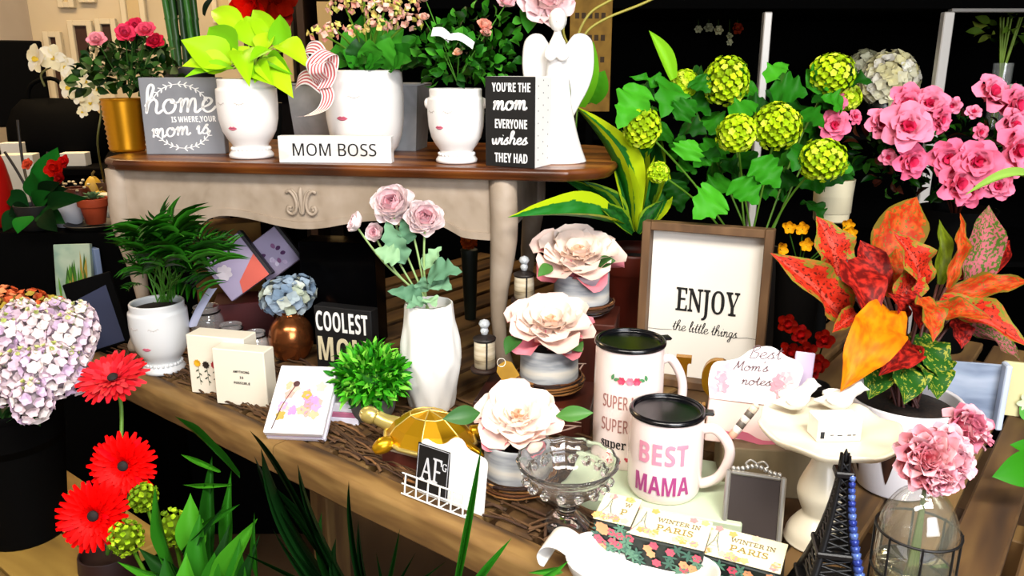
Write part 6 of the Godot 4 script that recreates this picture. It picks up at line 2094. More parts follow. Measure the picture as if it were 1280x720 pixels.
func build_viburnum() -> void:
	var vt := thing("black_vase", "tall black vase behind the framed print holding viburnum", "vase", Vector3(0.50, 0.80, -1.60))
	var b := B.new()
	b.lathe(pot_shape(smooth([[0.05, 0.0], [0.058, 0.01], [0.062, 0.12], [0.055, 0.24]], 4), 0.004, 0.2), 28)
	put("body", b, mat("080808", 0.4), vt)
	var t := thing("viburnum", "bunch of lime green viburnum snowballs with lobed leaves in a black vase", "flower", Vector3(0.50, 1.04, -1.60))
	var inv := t.transform.affine_inverse()
	var limes := [lin("b0d018"), lin("c4de26"), lin("9cc014"), lin("d6ea48"), lin("8cae10")]
	var stem := B.new()
	for q in [[Vector3(0.4181, 1.3710, -1.6108), 27, 1.1], [Vector3(0.2478, 1.2867, -1.5460), 21, 1.15], [Vector3(0.4215, 1.2781, -1.5228), 22, 1], [Vector3(0.4965, 1.2911, -1.5264), 27, 1], [Vector3(0.5820, 1.2304, -1.5096), 27, 0.9], [Vector3(0.6320, 1.3828, -1.6349), 27, 0.95], [Vector3(0.6720, 1.3394, -1.6436), 15, 1], [Vector3(0.2782, 1.2047, -1.5232), 11, 1], [Vector3(0.3413, 1.3675, -1.6306), 15, 1]]:
		b = B.new()
		var r: float = q[1] * 0.00152
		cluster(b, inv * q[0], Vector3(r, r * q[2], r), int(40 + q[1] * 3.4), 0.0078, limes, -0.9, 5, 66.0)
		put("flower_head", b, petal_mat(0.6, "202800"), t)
		stem.tube(curve([inv * q[0], inv * q[0] * 0.55 + Vector3(0, 0.0, -0.02), Vector3(rnd(-0.02, 0.02), -0.03, 0)], 5), 0.0022, 5)
	put("stems", stem, mat("5a8a20", 0.5), t)
	var shapes := [leaf_mesh(LOBED, 0.1, 0, 0.2, 0.25, 3.0, 20), leaf_mesh(LOBED, 0.16, 0, 0.1, 0.2, 2.5, 20)]
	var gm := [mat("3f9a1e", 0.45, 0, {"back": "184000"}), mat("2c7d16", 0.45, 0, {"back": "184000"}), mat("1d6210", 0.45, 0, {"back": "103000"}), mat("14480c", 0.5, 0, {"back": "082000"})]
	leaves(t, [[Vector3(0.2523, 1.3629, -1.5671), Vector3(0.1980, 1.2853, -1.5248), 0.0730], [Vector3(0.3069, 1.3711, -1.6005), Vector3(0.2790, 1.3056, -1.5304), 0.0744], [Vector3(0.3075, 1.3027, -1.5296), Vector3(0.3450, 1.3388, -1.5396), 0.0600], [Vector3(0.4134, 1.3014, -1.5500), Vector3(0.4712, 1.3302, -1.5684), 0.0547], [Vector3(0.4991, 1.3562, -1.5964), Vector3(0.5661, 1.3479, -1.5733), 0.0775], [Vector3(0.4961, 1.3679, -1.6100), Vector3(0.5451, 1.4041, -1.6408), 0.0468], [Vector3(0.3526, 1.3770, -1.6125), Vector3(0.3819, 1.3505, -1.5844), 0.0530], [Vector3(0.3848, 1.1756, -1.4736), Vector3(0.3300, 1.1308, -1.4405), 0.0770], [Vector3(0.4125, 1.1928, -1.4992), Vector3(0.4558, 1.1528, -1.4673), 0.0720], [Vector3(0.3225, 1.2304, -1.5096), Vector3(0.3420, 1.2665, -1.5196), 0.0660], [Vector3(0.3069, 1.3472, -1.5939), Vector3(0.2234, 1.3804, -1.5823), 0.0310], [Vector3(0.5580, 1.3144, -1.5848), Vector3(0.6006, 1.2853, -1.5663), 0.0620], [Vector3(0.4500, 1.2304, -1.5096), Vector3(0.4992, 1.1813, -1.4856), 0.0690], [Vector3(0.5508, 1.2565, -1.5480), Vector3(0.5250, 1.2087, -1.5036), 0.0612]], shapes, gm.slice(0, 3))
	# one long young leaf reaching up
	leaves(t, [[Vector3(0.3100, 1.3741, -1.6013), Vector3(0.2633, 1.4663, -1.6165), 0.0310]], [leaf_mesh(BLADE, 0.08, 0, 0.3)], [mat("7ab81e", 0.45, 0, {"back": "304000"})])
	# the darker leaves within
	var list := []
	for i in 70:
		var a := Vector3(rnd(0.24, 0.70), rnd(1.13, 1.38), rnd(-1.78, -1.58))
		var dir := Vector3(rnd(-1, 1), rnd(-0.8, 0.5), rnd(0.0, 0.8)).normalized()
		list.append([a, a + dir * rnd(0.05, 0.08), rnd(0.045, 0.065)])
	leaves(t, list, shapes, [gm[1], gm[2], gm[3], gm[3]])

func build_dracaena() -> void:
	var t := thing("brown_pot", "red brown glazed pot beside the framed print holding the striped dracaena", "flower pot", Vector3(0.2490, 0.8924, -1.5819))
	t.position = Vector3(t.position.x + 0.012, 0.80, t.position.z - 0.06)
	var b := B.new()
	b.lathe(pot_shape([[0.05, 0.0], [0.056, 0.004], [0.066, 0.15], [0.074, 0.185], [0.08, 0.19], [0.082, 0.225], [0.08, 0.23]], 0.005, 0.2), 32)
	put("pot", b, mat("5f2013", 0.4), t)
	var at: Vector3 = t.position
	soil(t, 0.07, 0.205)
	t = thing("dracaena", "dracaena with yellow edged sword leaves in the red brown pot", "plant", at + Vector3(0, 0.21, 0))
	var striped := func(s, _v, n, _m):
		var q := Color("1d6a1c").lerp(Color("2f7a34"), clampf(0.5 + n, 0, 1))
		if s > 0.62 + n * 0.15:
			q = Color("b5cc18")
		return q
	var dark := func(s, _v, n, _m):
		var q := Color("0f3a10").lerp(Color("1d5a1a"), clampf(0.5 + n, 0, 1))
		if s > 0.8 + n * 0.15:
			q = Color("6a8a18")
		return q
	var sw := [leaf_mesh([0.3, 0.55, 0.85, 1.0, 0.95, 0.7, 0.4, 0.0], 0.07, 0, 0.3, 0, 1, 14), leaf_mesh([0.4, 0.6, 0.85, 1.0, 0.9, 0.65, 0.35, 0.0], 0.12, 0, 0.4, 0, 1, 14)]
	var ms := skin("dr_striped", 110, striped, 0.4, "183000")
	var md := skin("dr_dark", 111, dark, 0.45, "081800")
	leaves(t, [[Vector3(0.2272, 1.0896, -1.5743), Vector3(-0.0086, 1.1373, -1.4215), 0.0544], [Vector3(0.2398, 1.0795, -1.5923), Vector3(0.1216, 1.3270, -1.6402), 0.0486], [Vector3(0.2526, 1.0724, -1.6110), Vector3(0.2590, 1.3275, -1.7025), 0.0394], [Vector3(0.2430, 1.0763, -1.5914), Vector3(0.1912, 1.2606, -1.6425), 0.0421], [Vector3(0.2624, 1.0755, -1.6119), Vector3(0.3088, 1.2411, -1.6786), 0.0394], [Vector3(0.2690, 1.0755, -1.6119), Vector3(0.3214, 1.1956, -1.6452), 0.0328]], sw, [ms], Vector3(0.1, 0.6, 0.75))
	leaves(t, [[Vector3(0.2336, 1.0834, -1.5726), Vector3(0.1364, 1.1859, -1.5491), 0.0384], [Vector3(0.2304, 1.0773, -1.5709), Vector3(0.0948, 1.1879, -1.5808), 0.0352], [Vector3(0.2370, 1.0813, -1.5512), Vector3(0.1571, 1.1517, -1.5293), 0.0348], [Vector3(0.2623, 1.0652, -1.6298), Vector3(0.2312, 1.2733, -1.7290), 0.0398], [Vector3(0.2528, 1.0773, -1.5709), Vector3(0.3040, 1.1420, -1.5888), 0.0320], [Vector3(0.2590, 1.0652, -1.6298), Vector3(0.2924, 1.3061, -1.7381), 0.0332]], sw, [md], Vector3(0.1, 0.6, 0.75))

func build_azalea() -> void:
	var t := thing("tall_planter", "tall black planter behind the spotted leaves holding the azalea", "planter", Vector3(0.9434, 0.8618, -1.6772))
	t.position.y = 0.80
	var at: Vector3 = t.position
	var b := B.new()
	b.lathe(pot_shape([[0.05, 0.0], [0.052, 0.004], [0.075, 0.30], [0.078, 0.31]], 0.004, 0.28), 28)
	put("pot", b, mat("070707", 0.6, 0, {"matte": true}), t)
	t = thing("azalea", "azalea bush crowded with double pink blossoms above the spotted leaves", "plant", at + Vector3(0, 0.29, 0))
	var inv := t.transform.affine_inverse()
	b = B.new()
	var dk := [lin("12340c"), lin("1d4a12"), lin("0c2408"), lin("2a5a18"), lin("3a1c10")]
	for q in [Vector3(0.7544, 1.2383, -1.6571), Vector3(0.8364, 1.2462, -1.6592), Vector3(0.9296, 1.2603, -1.6839), Vector3(1.0126, 1.2443, -1.6795), Vector3(0.7872, 1.1909, -1.6439), Vector3(0.8964, 1.1723, -1.6595), Vector3(0.9912, 1.1858, -1.6840), Vector3(1.0707, 1.2443, -1.6795)]:
		tuft(b, inv * q, Vector3(0.05, 0.04, 0.05), 46, 0.03, 0.013, dk, -0.9)
	for i in 10:
		b.col = lin("3a1c10")
		b.tube([Vector3(0, -0.01, 0), Vector3(rnd(-0.05, 0.05), 0.07, rnd(-0.03, 0.03)), Vector3(rnd(-0.16, 0.16), 0.15, rnd(-0.04, 0.04))], 0.002, 5)
	put("foliage", b, petal_mat(0.4, "081004"), t)
	for q in [[Vector3(0.6334, 1.2868, -1.5875), 18], [Vector3(0.6478, 1.3325, -1.6209), 11], [Vector3(0.6778, 1.3021, -1.6125), 9], [Vector3(0.7192, 1.2868, -1.5875), 19], [Vector3(0.7570, 1.2853, -1.5456), 28], [Vector3(0.7821, 1.3295, -1.6201), 22], [Vector3(0.8243, 1.3239, -1.6081), 22], [Vector3(0.7669, 1.2214, -1.5486), 22], [Vector3(0.7363, 1.2281, -1.5712), 10], [Vector3(0.8737, 1.3249, -1.6188), 10], [Vector3(0.9148, 1.3112, -1.6150), 9], [Vector3(0.9512, 1.3416, -1.6235), 26], [Vector3(0.9891, 1.3239, -1.6081), 24], [Vector3(0.9766, 1.2823, -1.5862), 24], [Vector3(0.8525, 1.2263, -1.5603), 23], [Vector3(0.8966, 1.2211, -1.5381), 26], [Vector3(0.8578, 1.1799, -1.5371), 25], [Vector3(0.9733, 1.2407, -1.5540), 28], [Vector3(0.9593, 1.1711, -1.5658), 17], [Vector3(0.9012, 1.1574, -1.5620), 16], [Vector3(0.9259, 1.2731, -1.6045), 10], [Vector3(0.8362, 1.2988, -1.5908), 16]]:
		b = B.new()
		var r: float = q[1] * 0.00178
		var k := rnd(0.0, 1.0)
		var edge := lin("e8688c").lerp(lin("ee8aa6"), k)
		double_flower(b, aim(inv * q[0] - Vector3(0, 0, r * 0.4), Vector3(rnd(-0.5, 0.5), rnd(0.0, 0.5), 0.9)), [[3, 22, r * 0.6, r * 0.55, lin("cf2c55")], [5, 48, r * 0.85, r * 0.78, edge], [6, 78, r * 1.05, r * 0.9, edge]], 0.35, 9, 0.08, 0.35)
		put("blossom", b, petal_mat(0.55, "301018"), t)
	# one long drooping grass leaf across the blossoms
	t = thing("arching_grass", "single arching pale green blade lying over the azalea blossoms", "leaf", Vector3(0.9490, 1.1984, -1.4592))
	leaves(t, [[Vector3(0.9490, 1.2012, -1.4600), Vector3(0.8264, 1.1730, -1.4522), 0.0204]], [leaf_mesh([0.8, 1.0, 1.0, 0.95, 0.8, 0.5, 0.0], 0.22, 0, 0.2, 0, 1, 14)], [mat("8ab04a", 0.5, 0, {"back": "283810"})])
	t.set_meta("kind", "thing")

func build_bottle_and_tower() -> void:
	var at := Vector3(0.4483, 0.8000, -0.7792)
	var d := 0.9112 * 0.001
	var h := 0.1739
	var t := thing("glass_bottle", "clear round-shouldered glass bottle in a black wire cradle", "bottle", at, -20)
	var b := B.new()
	var prof := smooth([[40, 0.0], [44, 0.02], [45, 0.1], [45, 0.58], [41, 0.72], [29, 0.84], [17, 0.90], [15, 0.96], [17, 1.0]], 3)
	for p in prof:
		p[0] *= d
		p[1] *= h
	b.lathe(pot_shape(prof, 0.003, h * 0.03), 36)
	put("glass", b, mat("c8cdb8", 0.02, 0, {"alpha": 0.04}), t)
	b = B.new()
	b.lathe([[0, h * 0.035], [41.4 * d, h * 0.035], [41.6 * d, h * 0.36], [0, h * 0.36]], 30)
	put("water", b, mat("dfe2c8", 0.0, 0, {"glass": true}), t)
	b = B.new()
	for y in [0.06, 0.34, 0.62]:
		var ring := []
		for k in 28:
			ring.append(Vector3(cos(TAU * k / 28), 0, sin(TAU * k / 28)) * 47.5 * d + Vector3(0, h * y, 0))
		b.tube(ring, 0.0016, 5, true)
	for k in 8:
		var a := TAU * k / 8
		var e := Vector3(cos(a), 0, sin(a)) * 47.8 * d
		b.tube([e + Vector3(0, 0.001, 0), e + Vector3(0, h * 0.3, 0), e + Vector3(0, h * 0.63, 0)], 0.0014, 5)
	put("wire_cradle", b, mat("0a0a0a", 0.5), t)
	var f := thing("peony_spray", "dusty pink silk peonies standing in the wired glass bottle", "flower", at + Vector3(0, h, 0))
	var inv := f.transform.affine_inverse()
	var stems := B.new()
	for q in [[Vector3(0.4437, 0.9992, -0.7709), 37, Vector3(-0.2, 0.55, 0.8), 0], [Vector3(0.4844, 0.9871, -0.7831), 32, Vector3(0.35, 0.35, 0.8), 1], [Vector3(0.4840, 1.0020, -0.8028), 30, Vector3(0.1, 0.8, 0.5), 1], [Vector3(0.5278, 1.0077, -0.8356), 32, Vector3(0.35, 0.7, 0.6), 2], [Vector3(0.4546, 0.9739, -0.7587), 22, Vector3(0.0, -0.2, 1.0), 1]]:
		b = B.new()
		var r: float = q[1] * 0.00098
		var c: Color = [lin("e08f9a"), lin("e3a0ae"), lin("c96f84")][q[3]]
		var pale := c.lerp(lin("f2ccd0"), 0.5)
		double_flower(b, aim(inv * q[0] - (q[2] as Vector3).normalized() * r * 0.5, q[2]), [[6, 12, r * 0.6, r * 0.45, c], [8, 28, r * 0.8, r * 0.5, c], [9, 48, r * 0.95, r * 0.55, pale], [10, 70, r * 1.05, r * 0.6, c], [8, 92, r * 1.0, r * 0.55, pale]], 0.5, 12, -0.12, 0.6)
		put("bloom", b, petal_mat(), f)
		stems.tube(curve([inv * q[0] - (q[2] as Vector3).normalized() * r * 0.6 + Vector3(0, 0, -0.025), Vector3(0.0, 0.004, -0.012), Vector3(0, -0.02, 0), Vector3(rnd(-0.01, 0.01), -h * 0.9, 0)], 5), 0.0022, 5)
	put("stems", stems, mat("5a6a3a", 0.6), f)
	# lattice tower souvenir with one beaded edge
	at = Vector3(0.3520, 0.8000, -0.7656)
	h = 0.2122
	t = thing("tower_figurine", "black metal lattice tower souvenir with a blue beaded edge", "figurine", at, -12)
	var iron := mat("0a0a0c", 0.45, 0.3)
	var foot := 0.040
	var wide := func(q: float) -> float: return foot * pow(1.0 - q, 1.9) + 0.0035
	b = B.new()
	for sx: float in [-1.0, 1.0]:
		for sz: float in [-1.0, 1.0]:
			var path := []
			var rad := []
			for i in 15:
				var q := i / 14.0
				path.append(Vector3(sx * wide.call(q), h * q * 0.97, sz * wide.call(q)))
				rad.append(lerpf(0.0065, 0.0016, q))
			b.tube(path, rad, 6)
	put("legs", b, iron, t)
	b = B.new()
	for i in 16:
		var q0 := 0.26 + i * 0.042
		var q1 := q0 + 0.042
		for s in 4:
			var r0: float = wide.call(q0)
			var r1: float = wide.call(q1)
			var c0 := Basis(Vector3.UP, s * PI / 2) * Vector3(-r0, h * q0, r0)
			var c1 := Basis(Vector3.UP, s * PI / 2) * Vector3(r1, h * q1, r1)
			var c2 := Basis(Vector3.UP, s * PI / 2) * Vector3(r0, h * q0, r0)
			var c3 := Basis(Vector3.UP, s * PI / 2) * Vector3(-r1, h * q1, r1)
			b.tube([c0, c0.lerp(c1, 0.5), c1], 0.0016, 4)
			b.tube([c2, c2.lerp(c3, 0.5), c3], 0.0016, 4)
	put("lattice", b, iron, t)
	for q in [0.22, 0.46, 0.9]:
		b = B.new()
		var r: float = wide.call(q) + 0.006
		b.rbox(Vector3(0, h * q * 0.97, 0), Vector3(r * 2, 0.007, r * 2), 0.0015)
		put("platform", b, iron, t)
	b = B.new()
	b.tube([Vector3(0, h * 0.94, 0), Vector3(0, h * 0.98, 0), Vector3(0, h, 0)], [0.004, 0.002, 0.0006], 6)
	put("spire", b, iron, t)
	for i in 26:
		var q := 0.04 + i * 0.034
		b = B.new()
		var r: float = wide.call(q)
		b.ball(Vector3.ZERO, Vector3.ONE * lerpf(0.0078, 0.0036, q), 6)
		put("bead", b, mat(["2a3a8a", "5a74b8", "3a4f9a"][i % 3], 0.15, 0.3), t, tf(Vector3(r + 0.003, h * q * 0.97, r + 0.005)))

func build_cooler_flowers() -> void:
	# cream hydrangea on the cooler shelf
	var y := 1.17
	var t := thing("hydrangea_vase", "dark vase of cream hydrangea on the cooler shelf", "flower", Vector3(1.3398, 1.2119, -2.9573))
	t.position.y = y
	var inv := t.transform.affine_inverse()
	var b := B.new()
	b.lathe(pot_shape([[0.05, 0.0], [0.06, 0.05], [0.05, 0.11]], 0.004, 0.09), 20)
	put("vase", b, mat("0c1512", 0.3), t)
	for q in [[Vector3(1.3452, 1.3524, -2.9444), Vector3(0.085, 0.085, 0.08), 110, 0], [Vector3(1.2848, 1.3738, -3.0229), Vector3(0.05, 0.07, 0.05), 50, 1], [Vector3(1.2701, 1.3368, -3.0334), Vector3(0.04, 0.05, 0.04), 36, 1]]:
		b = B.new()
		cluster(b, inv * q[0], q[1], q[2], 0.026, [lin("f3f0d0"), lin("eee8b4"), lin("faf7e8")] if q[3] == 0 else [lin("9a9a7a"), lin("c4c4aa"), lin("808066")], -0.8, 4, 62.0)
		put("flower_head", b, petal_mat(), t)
	# tall clear vase with green stems
	t = thing("stem_vase", "tall slim clear vase with green stems in the cooler", "vase", Vector3(1.7995, 1.3223, -3.0398))
	t.position.y = y
	inv = t.transform.affine_inverse()
	b = B.new()
	b.lathe(pot_shape([[0.03, 0.0], [0.032, 0.01], [0.034, 0.24]], 0.003, 0.012), 20)
	put("glass", b, mat("eef4ee", 0.02, 0, {"alpha": 0.1}), t)
	b = B.new()
	for i in 6:
		b.tube([Vector3(rnd(-0.015, 0.015), 0.02, rnd(-0.015, 0.015)), Vector3(rnd(-0.01, 0.01), 0.2, 0), Vector3(rnd(-0.05, 0.04), 0.4, 0)], 0.004, 5)
	put("stems", b, mat("7a9a2c", 0.5), t)
	b = B.new()
	tuft(b, Vector3(-0.02, 0.38, 0), Vector3(0.09, 0.08, 0.06), 40, 0.05, 0.025, [lin("5a7a24"), lin("3a5a18"), lin("7a8a30")], -0.8)
	put("foliage", b, petal_mat(), t)
	t = thing("pillar_candle", "white pillar candle standing in the cooler", "candle", Vector3(1.7584, 1.3263, -2.8852))
	t.position.y = y
	b = B.new()
	b.lathe([[0, 0], [0.022, 0], [0.023, 0.003], [0.023, 0.165], [0.02, 0.17], [0, 0.165]], 20)
	put("wax", b, mat("d9d6c6", 0.5), t)
	b = B.new()
	b.tube([Vector3(0, 0.16, 0), Vector3(0.001, 0.175, 0), Vector3(0.003, 0.18, 0)], 0.001, 4)
	put("wick", b, mat("1a1a1a", 0.8), t)
	# a few small blooms in dull straw and brick colours, deep in the cooler
	for q in [[Vector3(0.7456, 1.5408, -3.3598), 5, "c9c9a0"], [Vector3(0.7872, 1.5470, -3.3615), 6, "a9a985"], [Vector3(0.8256, 1.5378, -3.3590), 6, "d0cda0"], [Vector3(0.8704, 1.5162, -3.3530), 4, "b9b98a"], [Vector3(0.9024, 1.5439, -3.3607), 7, "8a2a14"], [Vector3(0.8704, 1.4915, -3.3462), 4, "d0d0a8"]]:
		b = B.new()
		var r: float = q[1] * 0.0032
		double_flower(b, aim(Vector3.ZERO, Vector3(0, 0.3, 1)), [[5, 40, r, r * 0.8, lin(q[2])], [6, 80, r * 1.1, r * 0.8, lin(q[2])]], 0.2)
		b.xf = Transform3D()
		b.col = lin("2a3a14")
		b.tube([Vector3(0, 0, 0), Vector3(0, 0.1, -0.03), Vector3(0.01, 1.62 - q[0].y, -0.05)], 0.003, 5)
		solo("hanging_bloom", b, petal_mat(), "small dull %s bloom hanging in the dark cooler" % ("brick red" if q[2] == "8a2a14" else "pale straw"), "flower", q[0], 0, "dull blooms hanging in the cooler")


# ---------------------------------------------------------------- cut flowers at the left, in front of the table

func gerbera(label: String, at: Vector3, dir: Vector3, r: float, cols: Array, foot: Vector3) -> void:
	var t := thing("gerbera", label, "flower", at, 0, "cut gerberas in the dark vase")
	var b := B.new()
	var xf := aim(Vector3.ZERO, dir)
	for k in [[30, 84, 1.0, 0.17], [26, 72, 0.86, 0.16], [22, 58, 0.55, 0.12], [20, 40, 0.34, 0.08]]:
		for i in k[0]:
			b.col = cols[rng.randi() % cols.size()] * rnd(0.85, 1.1)
			b.col.a = 1
			petal(b, xf, TAU * i / k[0] + rnd(-0.05, 0.05), k[1] + rnd(-5, 5), r * k[2] * rnd(0.93, 1.04), r * k[3] * 1.25, 0.05, 0.2, 0, [0.5, 0.8, 1.0, 1.0, 0.9, 0.4], r * 0.1, 5, 2)
	put("petals", b, petal_mat(0.5, "300808"), t)
	b = B.new()
	b.xf = xf
	b.ball(Vector3(0, r * 0.12, 0), Vector3(r * 0.17, r * 0.08, r * 0.17), 12)
	put("disc", b, mat("120806", 0.8), t)
	b = B.new()
	var inv := t.transform.affine_inverse()
	b.tube(curve([-dir.normalized() * 0.004, -dir.normalized() * 0.03 + Vector3(0, -0.03, 0), (inv * foot) * 0.5 + Vector3(0.01, 0, -0.01), inv * foot], 6), 0.0032, 7)
	put("stem", b, mat("5a8a2a", 0.5), t)

func build_left_front() -> void:
	var t: Node3D
	var b := B.new()
	# the low bench of pale boards in front of the table
	var boards := []
	for k in 2:
		boards.append(noisy("bench%d" % k, noise_tex(120 + k, 0.035, [[0.1, "5f4516"], [0.5, "8a6a28"], [0.9, "a5853a"]], 96, 5.0, 4, true), 0.75, 3.0))
	t = thing("low_bench", "low bench of yellowish boards standing in front of the display table", "bench", Vector3(-0.923, 0.55, -1.608), -38.1)
	for k in 4:
		b = B.new()
		b.rbox(Vector3(-0.02, -0.012, 0.11 + k * 0.118), Vector3(0.84 - 0.03 * (k % 2), 0.024, 0.114), 0.003)
		put("board", b, boards[k % 2], t)
	for x in [-0.36, 0.30]:
		b = B.new()
		b.rbox(Vector3(x, -0.285, 0.28), Vector3(0.05, 0.52, 0.40), 0.003)
		put("trestle", b, boards[0], t)
	# bucket of stock
	var at := Vector3(-0.9195, 0.5500, -1.3389)
	t = thing("flower_bucket", "black plastic flower bucket on the low bench holding stock", "bucket", at)
	var h := 0.2687
	b = B.new()
	b.lathe(pot_shape([[0.068, 0.0], [0.07, 0.004], [0.095, h * 0.95], [0.099, h * 0.96], [0.099, h]], 0.004, h * 0.7), 32)
	put("bucket", b, mat("060606", 0.6, 0, {"matte": true}), t)
	var lil := [lin("ead6dc"), lin("f2e2e4"), lin("e0c8d8"), lin("f5ebe8"), lin("d2b8d4")]
	var gb := [lin("c9cf8a"), lin("dfe0b0"), lin("b5c070")]
	for q in [[Vector3(-0.8946, 0.9165, -1.3395), 0.032, 0.07], [Vector3(-0.8378, 0.9302, -1.3433), 0.031, 0.07], [Vector3(-0.7728, 0.9341, -1.3236), 0.030, 0.06], [Vector3(-0.8350, 0.8950, -1.2713), 0.030, 0.05], [Vector3(-0.7779, 0.9003, -1.2727), 0.033, 0.055], [Vector3(-0.7920, 0.8666, -1.2219), 0.024, 0.042], [Vector3(-0.7855, 0.9395, -1.3874), 0.022, 0.055], [Vector3(-0.8996, 0.9448, -1.3993), 0.030, 0.05], [Vector3(-0.8379, 0.9505, -1.4008), 0.030, 0.045], [Vector3(-0.8677, 0.8845, -1.2684), 0.028, 0.05], [Vector3(-0.7562, 0.8929, -1.2915), 0.022, 0.045], [Vector3(-0.7933, 0.9050, -1.2533), 0.02, 0.05]]:
		t = thing("stock_stem", "pale lilac stock flower spike standing in the black bucket", "flower", q[0], 0, "stock stems in the black bucket")
		b = B.new()
		cluster(b, Vector3.ZERO, Vector3(q[1], q[2] * 0.75, q[1]), int(q[1] * q[2] * 40000), 0.0125, lil, -0.95, 5, 55.0)
		cluster(b, Vector3(0, q[2] * 0.72, 0), Vector3(q[1] * 0.4, q[2] * 0.16, q[1] * 0.4), 9, 0.007, gb, -0.5, 4, 35.0)
		put("blossoms", b, petal_mat(), t)
		b = B.new()
		var inv := t.transform.affine_inverse()
		var to: Vector3 = inv * (at + Vector3(rnd(-0.03, 0.03), h * 0.75, rnd(-0.03, 0.03)))
		b.tube(curve([Vector3.ZERO, to * 0.45 + Vector3(0, 0.01, -0.01), to], 5), 0.003, 6)
		for k in 5:
			b.xf = span(to * (0.35 + 0.1 * k), to * (0.35 + 0.1 * k) + Vector3(rnd(-0.06, 0.06), rnd(-0.02, 0.02), rnd(0.0, 0.06)), 0.018)
			b.leaf(OVAL, 0.1, 0, 0.2, 0, 1, 5, 2)
		put("leafy_stem", b, mat("1f4a16", 0.55), t)
	t = thing("orange_kalanchoe", "orange kalanchoe blossoms rising behind the pale lilac stock", "flower", at + Vector3(-0.02, h * 0.8, -0.03))
	var inv2 := t.transform.affine_inverse()
	for q in [Vector3(-0.9797, 0.9500, -1.4941), Vector3(-0.9391, 0.9591, -1.4966), Vector3(-0.8959, 0.9499, -1.4837), Vector3(-0.9333, 0.9469, -1.4517), Vector3(-1.0080, 0.9595, -1.5175), Vector3(-0.8747, 0.9350, -1.4692)]:
		b = B.new()
		cluster(b, inv2 * q, Vector3(0.026, 0.017, 0.026), 26, 0.0105, [lin("d8683a"), lin("e08a5a"), lin("c4552c"), lin("b8a040")], -0.6, 4, 55.0)
		b.col = lin("3a5a1c")
		b.tube([inv2 * q, (inv2 * q) * 0.4, Vector3(0, -0.02, 0)], 0.002, 5)
		put("flower_cluster", b, petal_mat(), t)
	# gerberas in a dark vase
	var foot := Vector3(-0.6626, 0.5944, -1.1464)
	t = thing("dark_vase", "dark red brown vase beside the black bucket holding gerberas", "vase", Vector3(foot.x, 0.55, foot.z))
	b = B.new()
	b.lathe(pot_shape([[0.036, 0.0], [0.04, 0.004], [0.046, 0.06], [0.044, 0.085]], 0.004, 0.07), 24)
	put("body", b, mat("2a1008", 0.6), t)
	foot = Vector3(foot.x, 0.63, foot.z)
	gerbera("coral red gerbera held highest, tilted upward beside the plank edge", Vector3(-0.6673, 0.8947, -1.2504), Vector3(0.05, 0.88, 0.5), 0.052, [lin("d0202c"), lin("d8303a"), lin("c01822")], foot)
	gerbera("scarlet gerbera with black eye overlapping a lower one", Vector3(-0.5917, 0.8130, -1.1033), Vector3(0.12, 0.3, 0.95), 0.0475, [lin("e00006"), lin("d40004"), lin("e6040c")], foot)
	gerbera("lowest scarlet gerbera with black eye beside the green buds", Vector3(-0.6264, 0.7509, -1.0653), Vector3(0.1, 0.3, 0.95), 0.05, [lin("e00006"), lin("d40004"), lin("e6040c")], foot)
	# lily leaves and green celosia in a bucket on the floor
	at = Vector3(-0.46, 0.0, -1.0)
	t = thing("floor_bucket", "black floor bucket in front of the table holding lily greens", "bucket", at)
	b = B.new()
	b.lathe(pot_shape([[0.09, 0.0], [0.092, 0.004], [0.12, 0.58], [0.125, 0.60]], 0.004, 0.4), 30)
	put("bucket", b, mat("060606", 0.6, 0, {"matte": true}), t)
	t = thing("lily_greens", "bright green lily leaves with lime celosia buds before the table", "plant", at + Vector3(0, 0.5, 0))
	var lg := [mat("226210", 0.55, 0, {"back": "103000"}), mat("164a0c", 0.55, 0, {"back": "103000"}), mat("3a8218", 0.55, 0, {"back": "183800"}), mat("0e340a", 0.6, 0, {"back": "082000"})]
	var bl := [leaf_mesh(BLADE, 0.06, 0, 0.35, 0.05, 2.0, 12), leaf_mesh([0.4, 0.7, 0.95, 1.0, 0.85, 0.55, 0.25, 0.0], 0.12, 0, 0.3, 0.05, 2.0, 12)]
